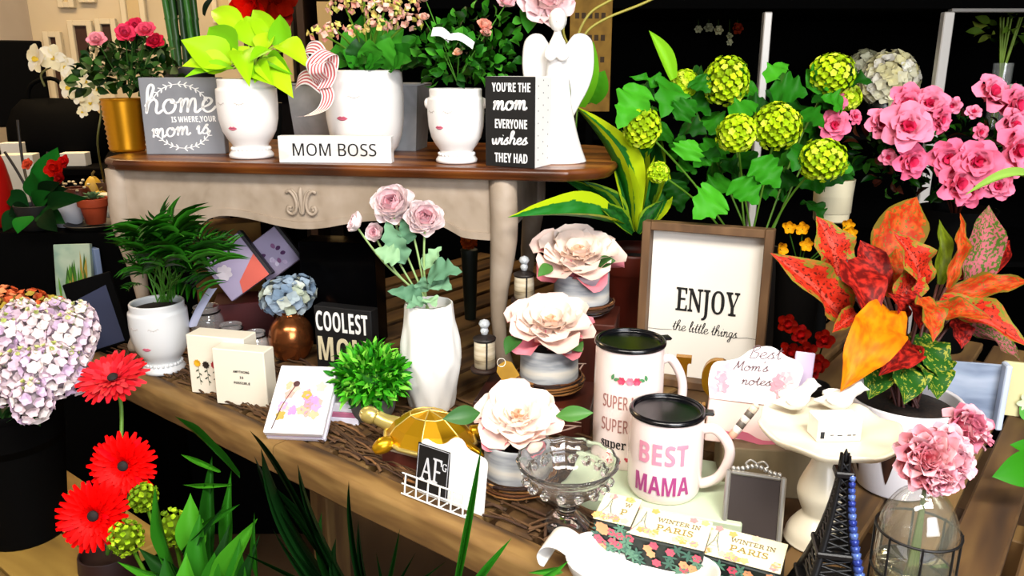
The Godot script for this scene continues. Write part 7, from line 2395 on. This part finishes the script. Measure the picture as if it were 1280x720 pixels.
	var gl := [[Vector3(-0.4576, 0.7202, -0.9530), Vector3(-0.4995, 0.8352, -1.0056), 0.0154], [Vector3(-0.4444, 0.7181, -0.9524), Vector3(-0.5148, 0.7626, -0.9647), 0.0220], [Vector3(-0.4488, 0.7138, -0.9512), Vector3(-0.5335, 0.7555, -0.9420), 0.0132], [Vector3(-0.4435, 0.7337, -0.9775), Vector3(-0.4583, 0.8141, -1.0205), 0.0403], [Vector3(-0.4249, 0.7234, -0.9850), Vector3(-0.4350, 0.8553, -1.0527), 0.0203], [Vector3(-0.4023, 0.7234, -0.9850), Vector3(-0.4036, 0.8400, -1.0381), 0.0181], [Vector3(-0.4147, 0.7159, -0.9310), Vector3(-0.4212, 0.8179, -0.9593), 0.0324], [Vector3(-0.3845, 0.7201, -0.9322), Vector3(-0.3812, 0.8044, -0.9556), 0.0259], [Vector3(-0.3922, 0.7184, -0.9110), Vector3(-0.3371, 0.8226, -0.9399), 0.0318], [Vector3(-0.4240, 0.7224, -0.9121), Vector3(-0.4274, 0.7855, -0.9192), 0.0297], [Vector3(-0.3876, 0.8339, -1.0260), Vector3(-0.5064, 0.8943, -1.1050), 0.0103], [Vector3(-0.3646, 0.7184, -0.9110), Vector3(-0.3570, 0.8037, -0.9243), 0.0297], [Vector3(-0.4007, 0.7184, -0.9110), Vector3(-0.3869, 0.7914, -0.9105), 0.0318], [Vector3(-0.3498, 0.7184, -0.9110), Vector3(-0.3308, 0.8078, -0.9254), 0.0191], [Vector3(-0.4186, 0.8378, -1.0375), Vector3(-0.4802, 0.8575, -1.0533), 0.0080], [Vector3(-0.3990, 0.8251, -1.0236), Vector3(-0.4738, 0.8201, -1.0326), 0.0068], [Vector3(-0.4431, 0.7286, -0.9138), Vector3(-0.4557, 0.7794, -0.9175), 0.0233], [Vector3(-0.3371, 0.7490, -0.9195), Vector3(-0.3413, 0.8307, -0.9421), 0.0085], [Vector3(-0.4290, 0.7880, -0.9718), Vector3(-0.3740, 0.8198, -0.9806), 0.0099], [Vector3(-0.4532, 0.7562, -0.9630), Vector3(-0.3866, 0.8304, -0.9628), 0.0110]]
	leaves(t, gl, bl, lg, Vector3(0.2, 0.5, 0.8))
	inv2 = t.transform.affine_inverse()
	for q in [[Vector3(-0.5591, 0.7412, -1.0211), 0.02], [Vector3(-0.4918, 0.7547, -1.0248), 0.021], [Vector3(-0.5520, 0.7763, -1.0723), 0.016]]:
		b = B.new()
		cluster(b, inv2 * q[0], Vector3(q[1], q[1] * 1.15, q[1]), 60, 0.0065, [lin("86a81c"), lin("a5c428"), lin("6a8a18")], -0.9, 4, 40.0)
		b.col = lin("4a7a1c")
		b.tube([inv2 * q[0], (inv2 * q[0]) * 0.4, Vector3(0, -0.05, 0)], 0.003, 5)
		put("celosia_head", b, petal_mat(), t)
	# dark grasses
	at = Vector3(-0.19, 0.0, -0.86)
	t = thing("grass_bucket", "black bucket of long dark grass below the table edge", "bucket", at)
	b = B.new()
	b.lathe(pot_shape([[0.08, 0.0], [0.082, 0.004], [0.10, 0.42], [0.104, 0.43]], 0.004, 0.3), 28)
	put("bucket", b, mat("060606", 0.6, 0, {"matte": true}), t)
	t = thing("ornamental_grass", "long dark arching grass blades below the table edge", "plant", at + Vector3(0, 0.4, 0))
	t.set_meta("kind", "thing")
	var gs := [leaf_mesh([0.7, 0.9, 1.0, 1.0, 0.9, 0.7, 0.4, 0.0], 0.12, 0, 0.4, 0, 1, 16), leaf_mesh([0.7, 0.9, 1.0, 1.0, 0.9, 0.7, 0.4, 0.0], 0.25, 0, 0.4, 0, 1, 16)]
	var dg := [mat("0a2a0b", 0.7, 0, {"matte": true}), mat("061c07", 0.7, 0, {"matte": true}), mat("10380e", 0.7, 0, {"matte": true}), mat("082209", 0.7, 0, {"matte": true})]
	leaves(t, [[Vector3(-0.0648, 0.8299, -0.7759), Vector3(-0.0357, 0.9713, -0.8566), 0.0081], [Vector3(-0.0440, 0.8426, -0.7586), Vector3(0.0000, 0.9116, -0.7570), 0.0088]], [gs[0]], [mat("2c7d1c", 0.45, 0, {"back": "103000"})])
	leaves(t, [[Vector3(0.0528, 0.8663, -0.7652), Vector3(0.0172, 0.8751, -0.7469), 0.0079], [Vector3(0.0000, 0.8586, -0.7423), Vector3(0.0619, 0.8884, -0.7506), 0.0086]], [gs[0]], [mat("3a8422", 0.45, 0, {"back": "103000"})])
	leaves(t, [[Vector3(-0.1900, 0.7799, -0.8139), Vector3(-0.3140, 0.9400, -0.9102), 0.0057], [Vector3(-0.1995, 0.7799, -0.8139), Vector3(-0.3444, 0.9393, -0.9619), 0.0052], [Vector3(-0.1805, 0.7799, -0.8139), Vector3(-0.2862, 0.8926, -0.8763), 0.0052], [Vector3(-0.1757, 0.7708, -0.8114), Vector3(-0.2380, 0.8629, -0.8888), 0.0052], [Vector3(-0.1598, 0.7774, -0.8028), Vector3(-0.1882, 0.8642, -0.8684), 0.0052], [Vector3(-0.1900, 0.7708, -0.8114), Vector3(-0.2820, 0.8771, -0.8305), 0.0052], [Vector3(-0.1488, 0.7840, -0.7943), Vector3(-0.1080, 0.8733, -0.7879), 0.0051], [Vector3(-0.1710, 0.7708, -0.8114), Vector3(-0.2734, 0.9112, -0.9229), 0.0052], [Vector3(-0.1767, 0.7840, -0.7943), Vector3(-0.3128, 0.8616, -0.8054), 0.0051], [Vector3(-0.1564, 0.7818, -0.7833), Vector3(-0.0720, 0.8646, -0.7855), 0.0051], [Vector3(-0.1748, 0.7818, -0.7833), Vector3(-0.2340, 0.8646, -0.7855), 0.0051], [Vector3(-0.1900, 0.7616, -0.8088), Vector3(-0.3100, 0.9015, -0.8995), 0.0052], [Vector3(-0.1472, 0.7818, -0.7833), Vector3(-0.1564, 0.8616, -0.8054), 0.0051], [Vector3(-0.1620, 0.7866, -0.7638), Vector3(-0.2090, 0.8605, -0.8362), 0.0050], [Vector3(-0.1530, 0.7866, -0.7638), Vector3(-0.1330, 0.8715, -0.8393), 0.0050], [Vector3(-0.1840, 0.7729, -0.7808), Vector3(-0.2655, 0.8473, -0.7807), 0.0051], [Vector3(-0.1739, 0.7593, -0.7978), Vector3(-0.3349, 0.9116, -0.9438), 0.0066], [Vector3(-0.1645, 0.7593, -0.7978), Vector3(-0.2081, 0.8915, -0.9175), 0.0066]], gs, dg)

# ---------------------------------------------------------------- the shop behind, at the left

func build_left_back() -> void:
	var b: B
	var t: Node3D
	var black := mat("060606", 0.7, 0, {"matte": true})
	# gold ribbed pot with roses, on the console's far end
	t = thing("gold_pot", "ribbed gold pot at the end of the console table holding red roses", "flower pot", Vector3(-0.8433, 1.2200, -1.7732))
	var d := 1.7568 * 0.001
	var h := 0.1129
	b = B.new()
	var prof := [[19 * d, 0.0]]
	for i in 22:
		var q := i / 21.0
		prof.append([(20 + 3.2 * q) * d * (1.0 + (0.08 if i % 2 else 0.0)), 0.003 + (h - 0.004) * q])
	b.lathe(pot_shape(prof, 0.003, h * 0.85), 32)
	put("pot", b, mat("c88a14", 0.3, 0.8), t)
	t = thing("rose_plant", "potted rose with crimson pink blooms in the ribbed gold pot", "plant", Vector3(-0.8413, 1.3333, -1.8079))
	var inv := t.transform.affine_inverse()
	b = B.new()
	var dk := [lin("16300e"), lin("24461a"), lin("0e200a"), lin("3a5a24"), lin("6a7a4a")]
	for q in [Vector3(-0.8624, 1.3842, -1.8220), Vector3(-0.8184, 1.3791, -1.8206), Vector3(-0.9078, 1.4046, -1.8485), Vector3(-0.7868, 1.3789, -1.8413), Vector3(-0.8640, 1.4220, -1.8740), Vector3(-0.8190, 1.4185, -1.8731), Vector3(-0.9256, 1.3703, -1.8389)]:
		tuft(b, inv * q, Vector3(0.045, 0.035, 0.045), 36, 0.028, 0.018, dk, -0.8)
	put("foliage", b, petal_mat(0.5, "0c1406"), t)
	for q in [[Vector3(-0.8308, 1.4641, -1.8027), 14, "d83a5c"], [Vector3(-0.8272, 1.4826, -1.8493), 13, "d02a4c"], [Vector3(-0.7860, 1.4707, -1.8045), 14, "e0506c"], [Vector3(-0.7726, 1.4481, -1.8190), 13, "c8203c"], [Vector3(-0.8910, 1.4508, -1.7990), 13, "e08a94"], [Vector3(-0.8248, 1.4615, -1.8227), 11, "d83a5c"]]:
		b = B.new()
		var r: float = q[1] * 0.00176
		double_flower(b, aim(inv * q[0], Vector3(rnd(-0.3, 0.3), 0.6, 0.7)), [[4, 15, r * 0.6, r * 0.6, lin(q[2])], [5, 40, r * 0.85, r * 0.8, lin(q[2])], [6, 70, r, r * 0.9, lin(q[2], 1.2)]], 0.15)
		b.xf = Transform3D()
		b.col = lin("2a4a1a")
		b.tube([inv * q[0], (inv * q[0]) * 0.4, Vector3.ZERO], 0.0016, 5)
		put("rose", b, petal_mat(), t)
	# white frames on the back wall
	for q in [[60, 40, 82, 150, "narrow cream wall frame with a dark picture near the corner"], [92, 26, 122, 108, "tall cream wall frame with a dark picture beside the red roses"], [126, 24, 152, 82, "cream wall frame with a dark picture above the red roses"], [104, 118, 140, 156, "low wide cream wall frame below the tall one"], [84, -40, 104, 11, "cream wall frame in the upper row beside the corner"], [110, -40, 130, 5, "cream wall frame in the upper row above the tall one"], [160, -30, 190, 60, "large cream wall frame behind the dark stem"], [272, -20, 300, 30, "cream wall frame behind the bamboo"]]:
		var zz := 4.62
		var x0: float = (q[0] - 640) * 0.001 * 4.45
		var x1: float = (q[2] - 640) * 0.001 * 4.45
		var y1: float = 1.4 + 4.45 * ((360 - q[1]) * 0.0009636 - 0.2672)
		var y0: float = 1.4 + 4.45 * ((360 - q[3]) * 0.0009636 - 0.2672)
		t = thing("picture_frame", q[4], "picture frame", Vector3((x0 + x1) / 2, (y0 + y1) / 2, -zz), 0, "cream frames on the back wall")
		var w := x1 - x0
		var hh := y1 - y0
		for s: float in [-1.0, 1.0]:
			b = B.new()
			b.rbox(Vector3(s * (w / 2 - 0.015), 0, 0), Vector3(0.03, hh, 0.03), 0.003)
			put("stile", b, mat("e0d6bc", 0.6), t)
			b = B.new()
			b.rbox(Vector3(0, s * (hh / 2 - 0.015), 0), Vector3(w - 0.06, 0.03, 0.028), 0.003)
			put("rail", b, mat("e0d6bc", 0.6), t)
		b = B.new()
		b.rbox(Vector3(0, 0, -0.012), Vector3(w - 0.05, hh - 0.05, 0.006), 0.001)
		put("picture", b, mat("3a1f16", 0.6) if q[2] - q[0] < 31 and q[1] > 20 else mat("cdb98e", 0.7), t)
	# a dark bookcase beside the cooler
	t = thing("bookcase", "dark brown bookcase with cream boards beside the black cooler", "bookcase", Vector3(-1.06, 0, -4.3))
	b = B.new()
	b.rbox(Vector3(0, 1.1, -0.3), Vector3(0.62, 2.2, 0.02), 0.002)
	put("back", b, mat("1a0d07", 0.8), t)
	for x in [-0.30, -0.02, 0.30]:
		b = B.new()
		b.rbox(Vector3(x, 1.1, -0.15), Vector3(0.04, 2.2, 0.30), 0.003)
		put("upright", b, mat("2a150a", 0.7), t)
	for y in [0.4, 0.85, 1.3]:
		b = B.new()
		b.rbox(Vector3(0, y, -0.15), Vector3(0.56, 0.03, 0.28), 0.003)
		put("shelf", b, mat("2a150a", 0.7), t)
	for q in [[-0.20, 1.56, 0.06, 0.48], [-0.11, 1.54, 0.05, 0.44], [0.10, 1.52, 0.09, 0.40]]:
		b = B.new()
		b.rbox(Vector3(q[0], q[1], -0.08), Vector3(q[2], q[3], 0.06), 0.003)
		put("cream_board", b, mat("bfae86", 0.7), t)
	# bamboo, pedestal, red amaryllis
	t = thing("plant_pedestal", "tall black pedestal behind the console carrying the bamboo", "pedestal", Vector3(-0.80, 0, -2.3))
	b = B.new()
	b.rbox(Vector3(0, 1.17, 0), Vector3(0.40, 0.03, 0.3), 0.003)
	put("top", b, black, t)
	b = B.new()
	b.rbox(Vector3(0, 0.58, 0), Vector3(0.34, 1.15, 0.24), 0.003)
	put("column", b, black, t)
	t = thing("bamboo", "bundle of dark green lucky bamboo canes in a black pot", "plant", Vector3(-0.9052, 1.2521, -2.3250))
	t.position.y = 1.185
	b = B.new()
	b.lathe(pot_shape([[0.05, 0.0], [0.055, 0.004], [0.068, 0.20], [0.066, 0.215]], 0.004, 0.19), 24)
	put("pot", b, mat("050505", 0.5), t)
	var cane := B.new()
	var pr := []
	for i in 9:
		pr.append([0.0088, i * 0.055])
		pr.append([0.0088, i * 0.055 + 0.046])
		pr.append([0.0106, i * 0.055 + 0.050])
	cane.lathe(pr, 10)
	var cm := cane.mesh()
	for i in 9:
		var a := TAU * i / 9
		inst("cane", cm, mat(["1f4a16", "2f6a20", "163810"][i % 3], 0.4), t, tf(Vector3(cos(a) * 0.032, 0.18, sin(a) * 0.03), rnd(-3, 3), 0, rnd(-3, 3)))
	leaves(t, [[Vector3(-0.9000, 1.5142, -2.3666), Vector3(-0.9413, 1.5683, -2.3505), 0.0225], [Vector3(-0.8640, 1.5359, -2.3726), Vector3(-0.8214, 1.5897, -2.3564), 0.0203], [Vector3(-0.9180, 1.4492, -2.3486), Vector3(-0.9504, 1.5498, -2.3246), 0.0180], [Vector3(-0.9225, 1.5446, -2.3750), Vector3(-0.9587, 1.5741, -2.3728), 0.0495]], [leaf_mesh(BLADE, 0.1)], [mat("0c200a", 0.5)])
	t = thing("red_amaryllis", "scarlet amaryllis flower hanging above the chartreuse pothos", "flower", Vector3(-0.7254, 1.3158, -2.4050))
	t.position.y = 1.185
	inv = t.transform.affine_inverse()
	for q in [[Vector3(-0.7245, 1.5793, -2.3846), Vector3(-0.3, -0.3, 0.9), "d01408"], [Vector3(-0.6726, 1.5685, -2.4128), Vector3(0.4, -0.2, 0.8), "7a100a"]]:
		b = B.new()
		double_flower(b, aim(inv * q[0], q[1]), [[3, 35, 0.07, 0.05, lin(q[2])], [3, 55, 0.08, 0.055, lin(q[2])]], 0.15, 6, 0.05, 0.4)
		put("bloom", b, petal_mat(0.45, "300404"), t)
	b = B.new()
	b.tube(curve([Vector3(0, 0.1, 0), Vector3(0, 0.3, -0.02), inv * Vector3(-0.7192, 1.6072, -2.4650), inv * Vector3(-0.7309, 1.5808, -2.4058)], 5), 0.006, 6)
	put("stem", b, mat("1f3a14", 0.5), t)
	b = B.new()
	b.lathe(pot_shape([[0.04, 0.0], [0.05, 0.11]], 0.004, 0.09), 20)
	put("pot", b, mat("0a0a0a", 0.6), t)
	build_left_stand(black)
	build_counter(black)

func build_left_stand(black: Material) -> void:
	var b: B
	var t := thing("tiered_stand", "black two-tier display stand left of the console table", "stand", Vector3(-1.41, 0, -2.3))
	for q in [[0.475, 0.95, -0.24, 0.68], [0.37, 0.74, 0.215, 0.228]]:
		b = B.new()
		b.rbox(Vector3(0, q[0], q[2]), Vector3(0.74, q[1], q[3]), 0.004)
		put("tier", b, black, t)
	# canvas with green stalks
	var art := thing("canvas_print", "small canvas print of green stalks leaning on the black stand", "canvas", Vector3(-1.2138, 0.7400, -2.1758) + Vector3(0, 0, 0.05), 8)
	art.basis = rot(0, 8, 0) * rot(-12, 0, 0)
	b = B.new()
	b.rbox(Vector3(0, 0.095, -0.01), Vector3(0.095, 0.19, 0.02), 0.0015)
	put("canvas", b, noisy("artbase", noise_tex(130, 0.04, [[0.1, "7a9a8a"], [0.5, "a8bda4"], [0.9, "b8c8b0"]], 48), 0.8, 6.0), art)
	b = B.new()
	for i in 16:
		var x := rnd(-0.04, 0.04)
		b.col = [lin("3f7a1c"), lin("5f9a2c"), lin("2c5a14"), lin("a8903a")][i % 4]
		b.xf = span(Vector3(x, 0.004, 0.0006), Vector3(x + rnd(-0.012, 0.012), rnd(0.07, 0.18), 0.0008), rnd(0.006, 0.013), Vector3.BACK)
		b.leaf([0.6, 0.9, 1.0, 0.8, 1.0, 0.6, 0.0], 0.0, 0, 0, 0, 1, 6, 2)
	put("stalk_print", b, mat("ffffff", 0.8, 0, {"vc": true}), art)
	var sd := thing("blue_canvas", "pale blue canvas edge standing behind the stalk print", "canvas", Vector3(-1.1745, 0.7400, -2.2401) + Vector3(-0.005, 0, 0.045), -40)
	b = B.new()
	b.rbox(Vector3(0, 0.085, 0), Vector3(0.06, 0.17, 0.015), 0.0015)
	put("canvas", b, mat("7f93b8", 0.7), sd)
	# pots and fruit on the upper tier
	var Y := 0.95
	t = thing("terracotta_pot", "small terracotta pot with a succulent on a black saucer", "flower pot", Vector3(-1.2039, 0.9500, -2.2823) + Vector3(0, 0.012, 0))
	b = B.new()
	b.lathe(pot_shape([[0.026, 0.0], [0.036, 0.05], [0.042, 0.051], [0.043, 0.072]], 0.004, 0.06), 26)
	put("pot", b, mat("b0441e", 0.7), t)
	b = B.new()
	for k in [[10, 78, 0.038], [9, 52, 0.034], [6, 22, 0.026]]:
		for i in k[0]:
			b.col = lin("6a8a62", rnd(0.7, 1.2))
			petal(b, tf(Vector3(0, 0.068, 0)), TAU * i / k[0] + k[1], k[1], k[2], k[2] * 0.5, 0.05, 0.4, 0, OVAL)
	put("succulent", b, petal_mat(), t)
	t = thing("saucer", "round black saucer under the terracotta pot", "saucer", Vector3(-1.2048, 0.9500, -2.2704))
	b = B.new()
	b.lathe([[0, 0], [0.06, 0], [0.078, 0.014], [0.076, 0.016], [0.058, 0.006], [0, 0.006]], 30)
	put("dish", b, mat("0a0908", 0.5), t)
	t = thing("white_pail", "white enamel pail behind the big green leaf", "pail", Vector3(-1.2932, 0.9500, -2.3065))
	b = B.new()
	b.lathe(pot_shape([[0.034, 0.0], [0.044, 0.07], [0.046, 0.072]], 0.003, 0.05), 24)
	put("pail", b, mat("c9ccd2", 0.5), t)
	box_on("white_carton", "white carton behind the terracotta pot", "carton", Vector3(-1.2382, 0.9500, -2.4349), 10, Vector3(0.085, 0.07, 0.06), mat("d3d2c4", 0.7))
	for q in [[Vector3(-1.3333, 0.9500, -2.5776), Vector3(0.034, 0.032, 0.034), "b8941e", "yellow gourd lying beside the orange one"], [Vector3(-1.3158, 0.9500, -2.6393), Vector3(0.03, 0.028, 0.03), "c46a24", "round orange gourd beside the yellow ones"], [Vector3(-1.4010, 0.9500, -2.6712), Vector3(0.03, 0.05, 0.03), "c29a2c", "upright pear-shaped yellow gourd"]]:
		t = thing("gourd", q[3], "gourd", q[0], 0, "gourds on the black stand")
		b = B.new()
		b.lathe(smooth([[0.0, 0.0], [q[1].x * 0.7, q[1].y * 0.2], [q[1].x, q[1].y * 0.8], [q[1].x * 0.8, q[1].y * 1.5], [q[1].x * 0.3, q[1].y * 1.9], [0.004, q[1].y * 1.85]], 4), 24, 0.04, 8)
		put("fruit", b, mat(q[2], 0.55), t)
		b = B.new()
		b.tube([Vector3(0, q[1].y * 1.8, 0), Vector3(0.003, q[1].y * 2.1, 0), Vector3(0.01, q[1].y * 2.25, 0)], 0.004, 6)
		put("stem", b, mat("5a4a1a", 0.7), t)
	t = thing("spotted_pot", "round brown pot with pale spots and small white buds", "flower pot", Vector3(-1.3755, 0.9500, -2.5187))
	b = B.new()
	b.lathe(pot_shape(smooth([[0.02, 0.0], [0.04, 0.02], [0.045, 0.05], [0.034, 0.08]], 4), 0.004, 0.06), 24)
	put("pot", b, mat("5a2410", 0.45), t)
	for i in 14:
		b = B.new()
		var a := rnd(0, TAU)
		b.ball(Vector3(cos(a) * 0.04, rnd(0.075, 0.10), sin(a) * 0.04), Vector3(0.006, 0.004, 0.006), 6)
		put("bud", b, mat("e6d8b0", 0.6), t)
	# big dark plant with red flowers
	t = thing("house_plant", "dark leafy house plant with red flowers on the black stand", "plant", Vector3(-1.3597, 0.9500, -2.2586))
	var inv := t.transform.affine_inverse()
	b = B.new()
	b.lathe(pot_shape([[0.04, 0.0], [0.055, 0.07]], 0.004, 0.05), 20)
	put("pot", b, mat("0a0908", 0.6), t)
	leaves(t, [[Vector3(-1.3050, 1.0112, -2.2271), Vector3(-1.1395, 1.0575, -2.1362), 0.0540], [Vector3(-1.3708, 1.0070, -2.2778), Vector3(-1.2915, 1.0589, -2.2403), 0.0598], [Vector3(-1.3800, 1.0026, -2.2766), Vector3(-1.4175, 0.9938, -2.2223), 0.0598], [Vector3(-1.3570, 1.0292, -2.2840), Vector3(-1.2690, 1.0849, -2.2475), 0.0552], [Vector3(-1.3818, 1.0166, -2.3324), Vector3(-1.3348, 1.1705, -2.3751), 0.0799], [Vector3(-1.3320, 0.9982, -2.2235), Vector3(-1.2276, 0.9817, -2.1670), 0.0630], [Vector3(-1.3892, 1.0114, -2.2790), Vector3(-1.4536, 1.0513, -2.2901), 0.0552], [Vector3(-1.3616, 1.0292, -2.2840), Vector3(-1.3800, 1.1067, -2.3055), 0.0552], [Vector3(-1.2848, 1.0135, -2.1758), Vector3(-1.2212, 0.9705, -2.1120), 0.0572], [Vector3(-1.3386, 1.0247, -2.2827), Vector3(-1.2488, 1.0676, -2.2427), 0.0506], [Vector3(-1.3200, 1.0029, -2.1729), Vector3(-1.3287, 0.9663, -2.1109), 0.0572], [Vector3(-1.3908, 1.0060, -2.2568), Vector3(-1.4246, 0.9525, -2.2004), 0.0547]], [leaf_mesh(OVAL, 0.1, 0, 0.2)], [mat("0b3210", 0.7, 0, {"matte": true}), mat("146018", 0.7, 0, {"matte": true}), mat("061c08", 0.7, 0, {"matte": true}), mat("104812", 0.7, 0, {"matte": true})])
	b = B.new()
	for q in [[Vector3(-1.4832, 1.2443, -2.4474), Vector3(-1.4688, 1.1287, -2.4153), Vector3(-1.4254, 1.0536, -2.3530)], [Vector3(-1.3630, 1.1570, -2.3713), Vector3(-1.3759, 1.0791, -2.3393), Vector3(-1.3781, 1.0259, -2.3038)], [Vector3(-1.4582, 1.1621, -2.3208), Vector3(-1.4214, 1.1067, -2.3055), Vector3(-1.3846, 1.0402, -2.2870)]]:
		b.tube(curve([inv * q[0], inv * q[1], inv * q[2], Vector3(0, 0.05, 0)], 4), 0.004, 6)
	put("stems", b, mat("120d08", 0.6), t)
	for q in [[Vector3(-1.3110, 1.1134, -2.3073), 14, "b80f0c"], [Vector3(-1.2946, 1.1310, -2.3330), 10, "c41410"], [Vector3(-1.2859, 1.0895, -2.2799), 9, "8a0c0a"], [Vector3(-1.3892, 1.1267, -2.3110), 9, "c8482a"]]:
		b = B.new()
		var r: float = q[1] * 0.0023
		double_flower(b, aim(inv * q[0], Vector3(rnd(-0.3, 0.3), 0.4, 0.8)), [[4, 30, r * 0.7, r * 0.7, lin(q[2])], [5, 70, r, r * 0.9, lin(q[2])]], 0.2)
		put("flower", b, petal_mat(), t)
	# white orchid
	t = thing("white_orchid", "white orchid with an arching spray in front of the wall frames", "plant", Vector3(-1.3750, 0.9500, -2.5776) + Vector3(0, 0, -0.12))
	inv = t.transform.affine_inverse()
	b = B.new()
	b.lathe(pot_shape([[0.034, 0.0], [0.045, 0.075]], 0.004, 0.06), 20)
	put("pot", b, mat("4a3018", 0.6), t)
	b = B.new()
	var path := curve([Vector3(0, 0.06, 0), inv * Vector3(-1.2536, 1.1730, -2.4484), inv * Vector3(-1.2336, 1.2906, -2.4602), inv * Vector3(-1.2757, 1.3694, -2.4614), inv * Vector3(-1.3358, 1.4015, -2.4495), inv * Vector3(-1.3759, 1.3790, -2.4225), inv * Vector3(-1.3666, 1.3429, -2.4125)], 5)
	b.tube(path, 0.003, 6)
	put("stem", b, mat("5a5a24", 0.5), t)
	for q in [[Vector3(-1.3734, 1.4194, -2.4129), 19, -0.5], [Vector3(-1.3374, 1.4240, -2.4246), 17, 0.2], [Vector3(-1.3010, 1.3970, -2.4275), 14, 0.0], [Vector3(-1.2784, 1.3789, -2.4328), 15, 0.3], [Vector3(-1.2862, 1.3386, -2.4009), 15, -0.3], [Vector3(-1.2602, 1.3561, -2.4369), 13, 0.5], [Vector3(-1.2414, 1.2969, -2.4205), 14, 0.1], [Vector3(-1.2683, 1.3158, -2.4050), 11, 0.0], [Vector3(-1.2376, 1.3327, -2.4512), 10, 0.4], [Vector3(-1.2650, 1.2696, -2.4129), 8, 0.0]]:
		b = B.new()
		var r: float = q[1] * 0.0023
		var xf := aim(inv * q[0], Vector3(q[2], 0.1, 0.9))
		for k in 5:
			b.col = lin("f2ead2") if k % 2 else lin("eee2b8")
			petal(b, xf, TAU * k / 5 + 0.3, 78, r, r * (1.0 if k < 2 else 0.75), 0.08, 0.2)
		b.col = lin("d8b83a")
		petal(b, xf, -1.5, 40, r * 0.4, r * 0.35, 0.1, 0.5)
		put("bloom", b, petal_mat(0.5, "403c28"), t)
	# red glazed jar at the stand's end, cream box
	t = thing("red_jar", "glossy red jar at the end of the black stand", "jar", Vector3(-1.4984, 0.9500, -2.2823))
	t.scale = Vector3.ONE * 1.2
	b = B.new()
	b.lathe(pot_shape(smooth([[0.03, 0.0], [0.045, 0.03], [0.05, 0.09], [0.042, 0.15], [0.036, 0.17]], 4), 0.004, 0.14), 26)
	put("jar", b, mat("a00d0a", 0.3), t)
	box_on("cream_box", "cream paper box behind the dark house plant", "carton", Vector3(-1.6250, 0.9500, -2.5776) + Vector3(0, 0, -0.06), 12, Vector3(0.10, 0.17, 0.07), mat("d8d2c0", 0.7))

func build_counter(black: Material) -> void:
	var b: B
	var t := thing("shop_counter", "black shop counter standing against the pale side wall", "counter", Vector3(-2.05, 0, -3.35))
	b = B.new()
	b.rbox(Vector3(0, 0.5, 0), Vector3(1.0, 1.0, 0.6), 0.004)
	put("body", b, black, t)
	b = B.new()
	b.rbox(Vector3(0, 1.015, 0), Vector3(1.06, 0.03, 0.66), 0.004)
	put("worktop", b, mat("070606", 0.8, 0, {"matte": true}), t)
	t = thing("computer_monitor", "black computer monitor on the shop counter", "monitor", Vector3(-2.12, 1.03, -3.3), 30)
	b = B.new()
	b.rbox(Vector3(0, 0.30, 0), Vector3(0.46, 0.34, 0.03), 0.006)
	put("screen_back", b, black, t)
	b = B.new()
	b.tube([Vector3(0, 0.01, -0.02), Vector3(0, 0.08, -0.03), Vector3(0, 0.2, -0.02)], 0.02, 8)
	put("neck", b, mat("050505", 0.5), t)
	b = B.new()
	b.lathe([[0, 0], [0.10, 0], [0.10, 0.008], [0.03, 0.014], [0, 0.014]], 24)
	put("foot", b, mat("050505", 0.5), t)
	t = thing("black_handbag", "slouched black handbag on the shop counter beside the monitor", "bag", Vector3(-1.80, 1.03, -3.2), 10)
	b = B.new()
	var rows := []
	for p in [[0.0, 0.02, 0.02], [0.16, 0.0, 0.07], [0.19, 0.06, 0.085], [0.19, 0.14, 0.08], [0.15, 0.20, 0.06], [0.10, 0.235, 0.035], [0.0, 0.24, 0.01]]:
		var row := []
		for j in 24:
			var a := TAU * j / 24
			row.append(Vector3(cos(a) * p[0] + 0.02 * sin(p[1] * 14.0), p[1] + 0.012 * cos(a * 2.0) * p[1] * 4.0, sin(a) * p[2]))
		rows.append(row)
	b.grid(rows, true)
	put("body", b, black, t)
	b = B.new()
	b.tube(curve([Vector3(-0.08, 0.22, 0), Vector3(-0.06, 0.30, 0), Vector3(0.03, 0.32, 0), Vector3(0.09, 0.22, 0)], 5), 0.008, 8)
	put("handle", b, black, t)
	for q in [[Vector3(-1.90, 1.03, -3.06), Vector3(0.07, 0.09, 0.05), "white card box standing at the counter's front corner"], [Vector3(-1.68, 1.03, -3.08), Vector3(0.09, 0.05, 0.06), "low white card box beside the black handbag"]]:
		box_on("card_carton", q[2], "box", q[0], 8, q[1], mat("dcd9cf", 0.7))
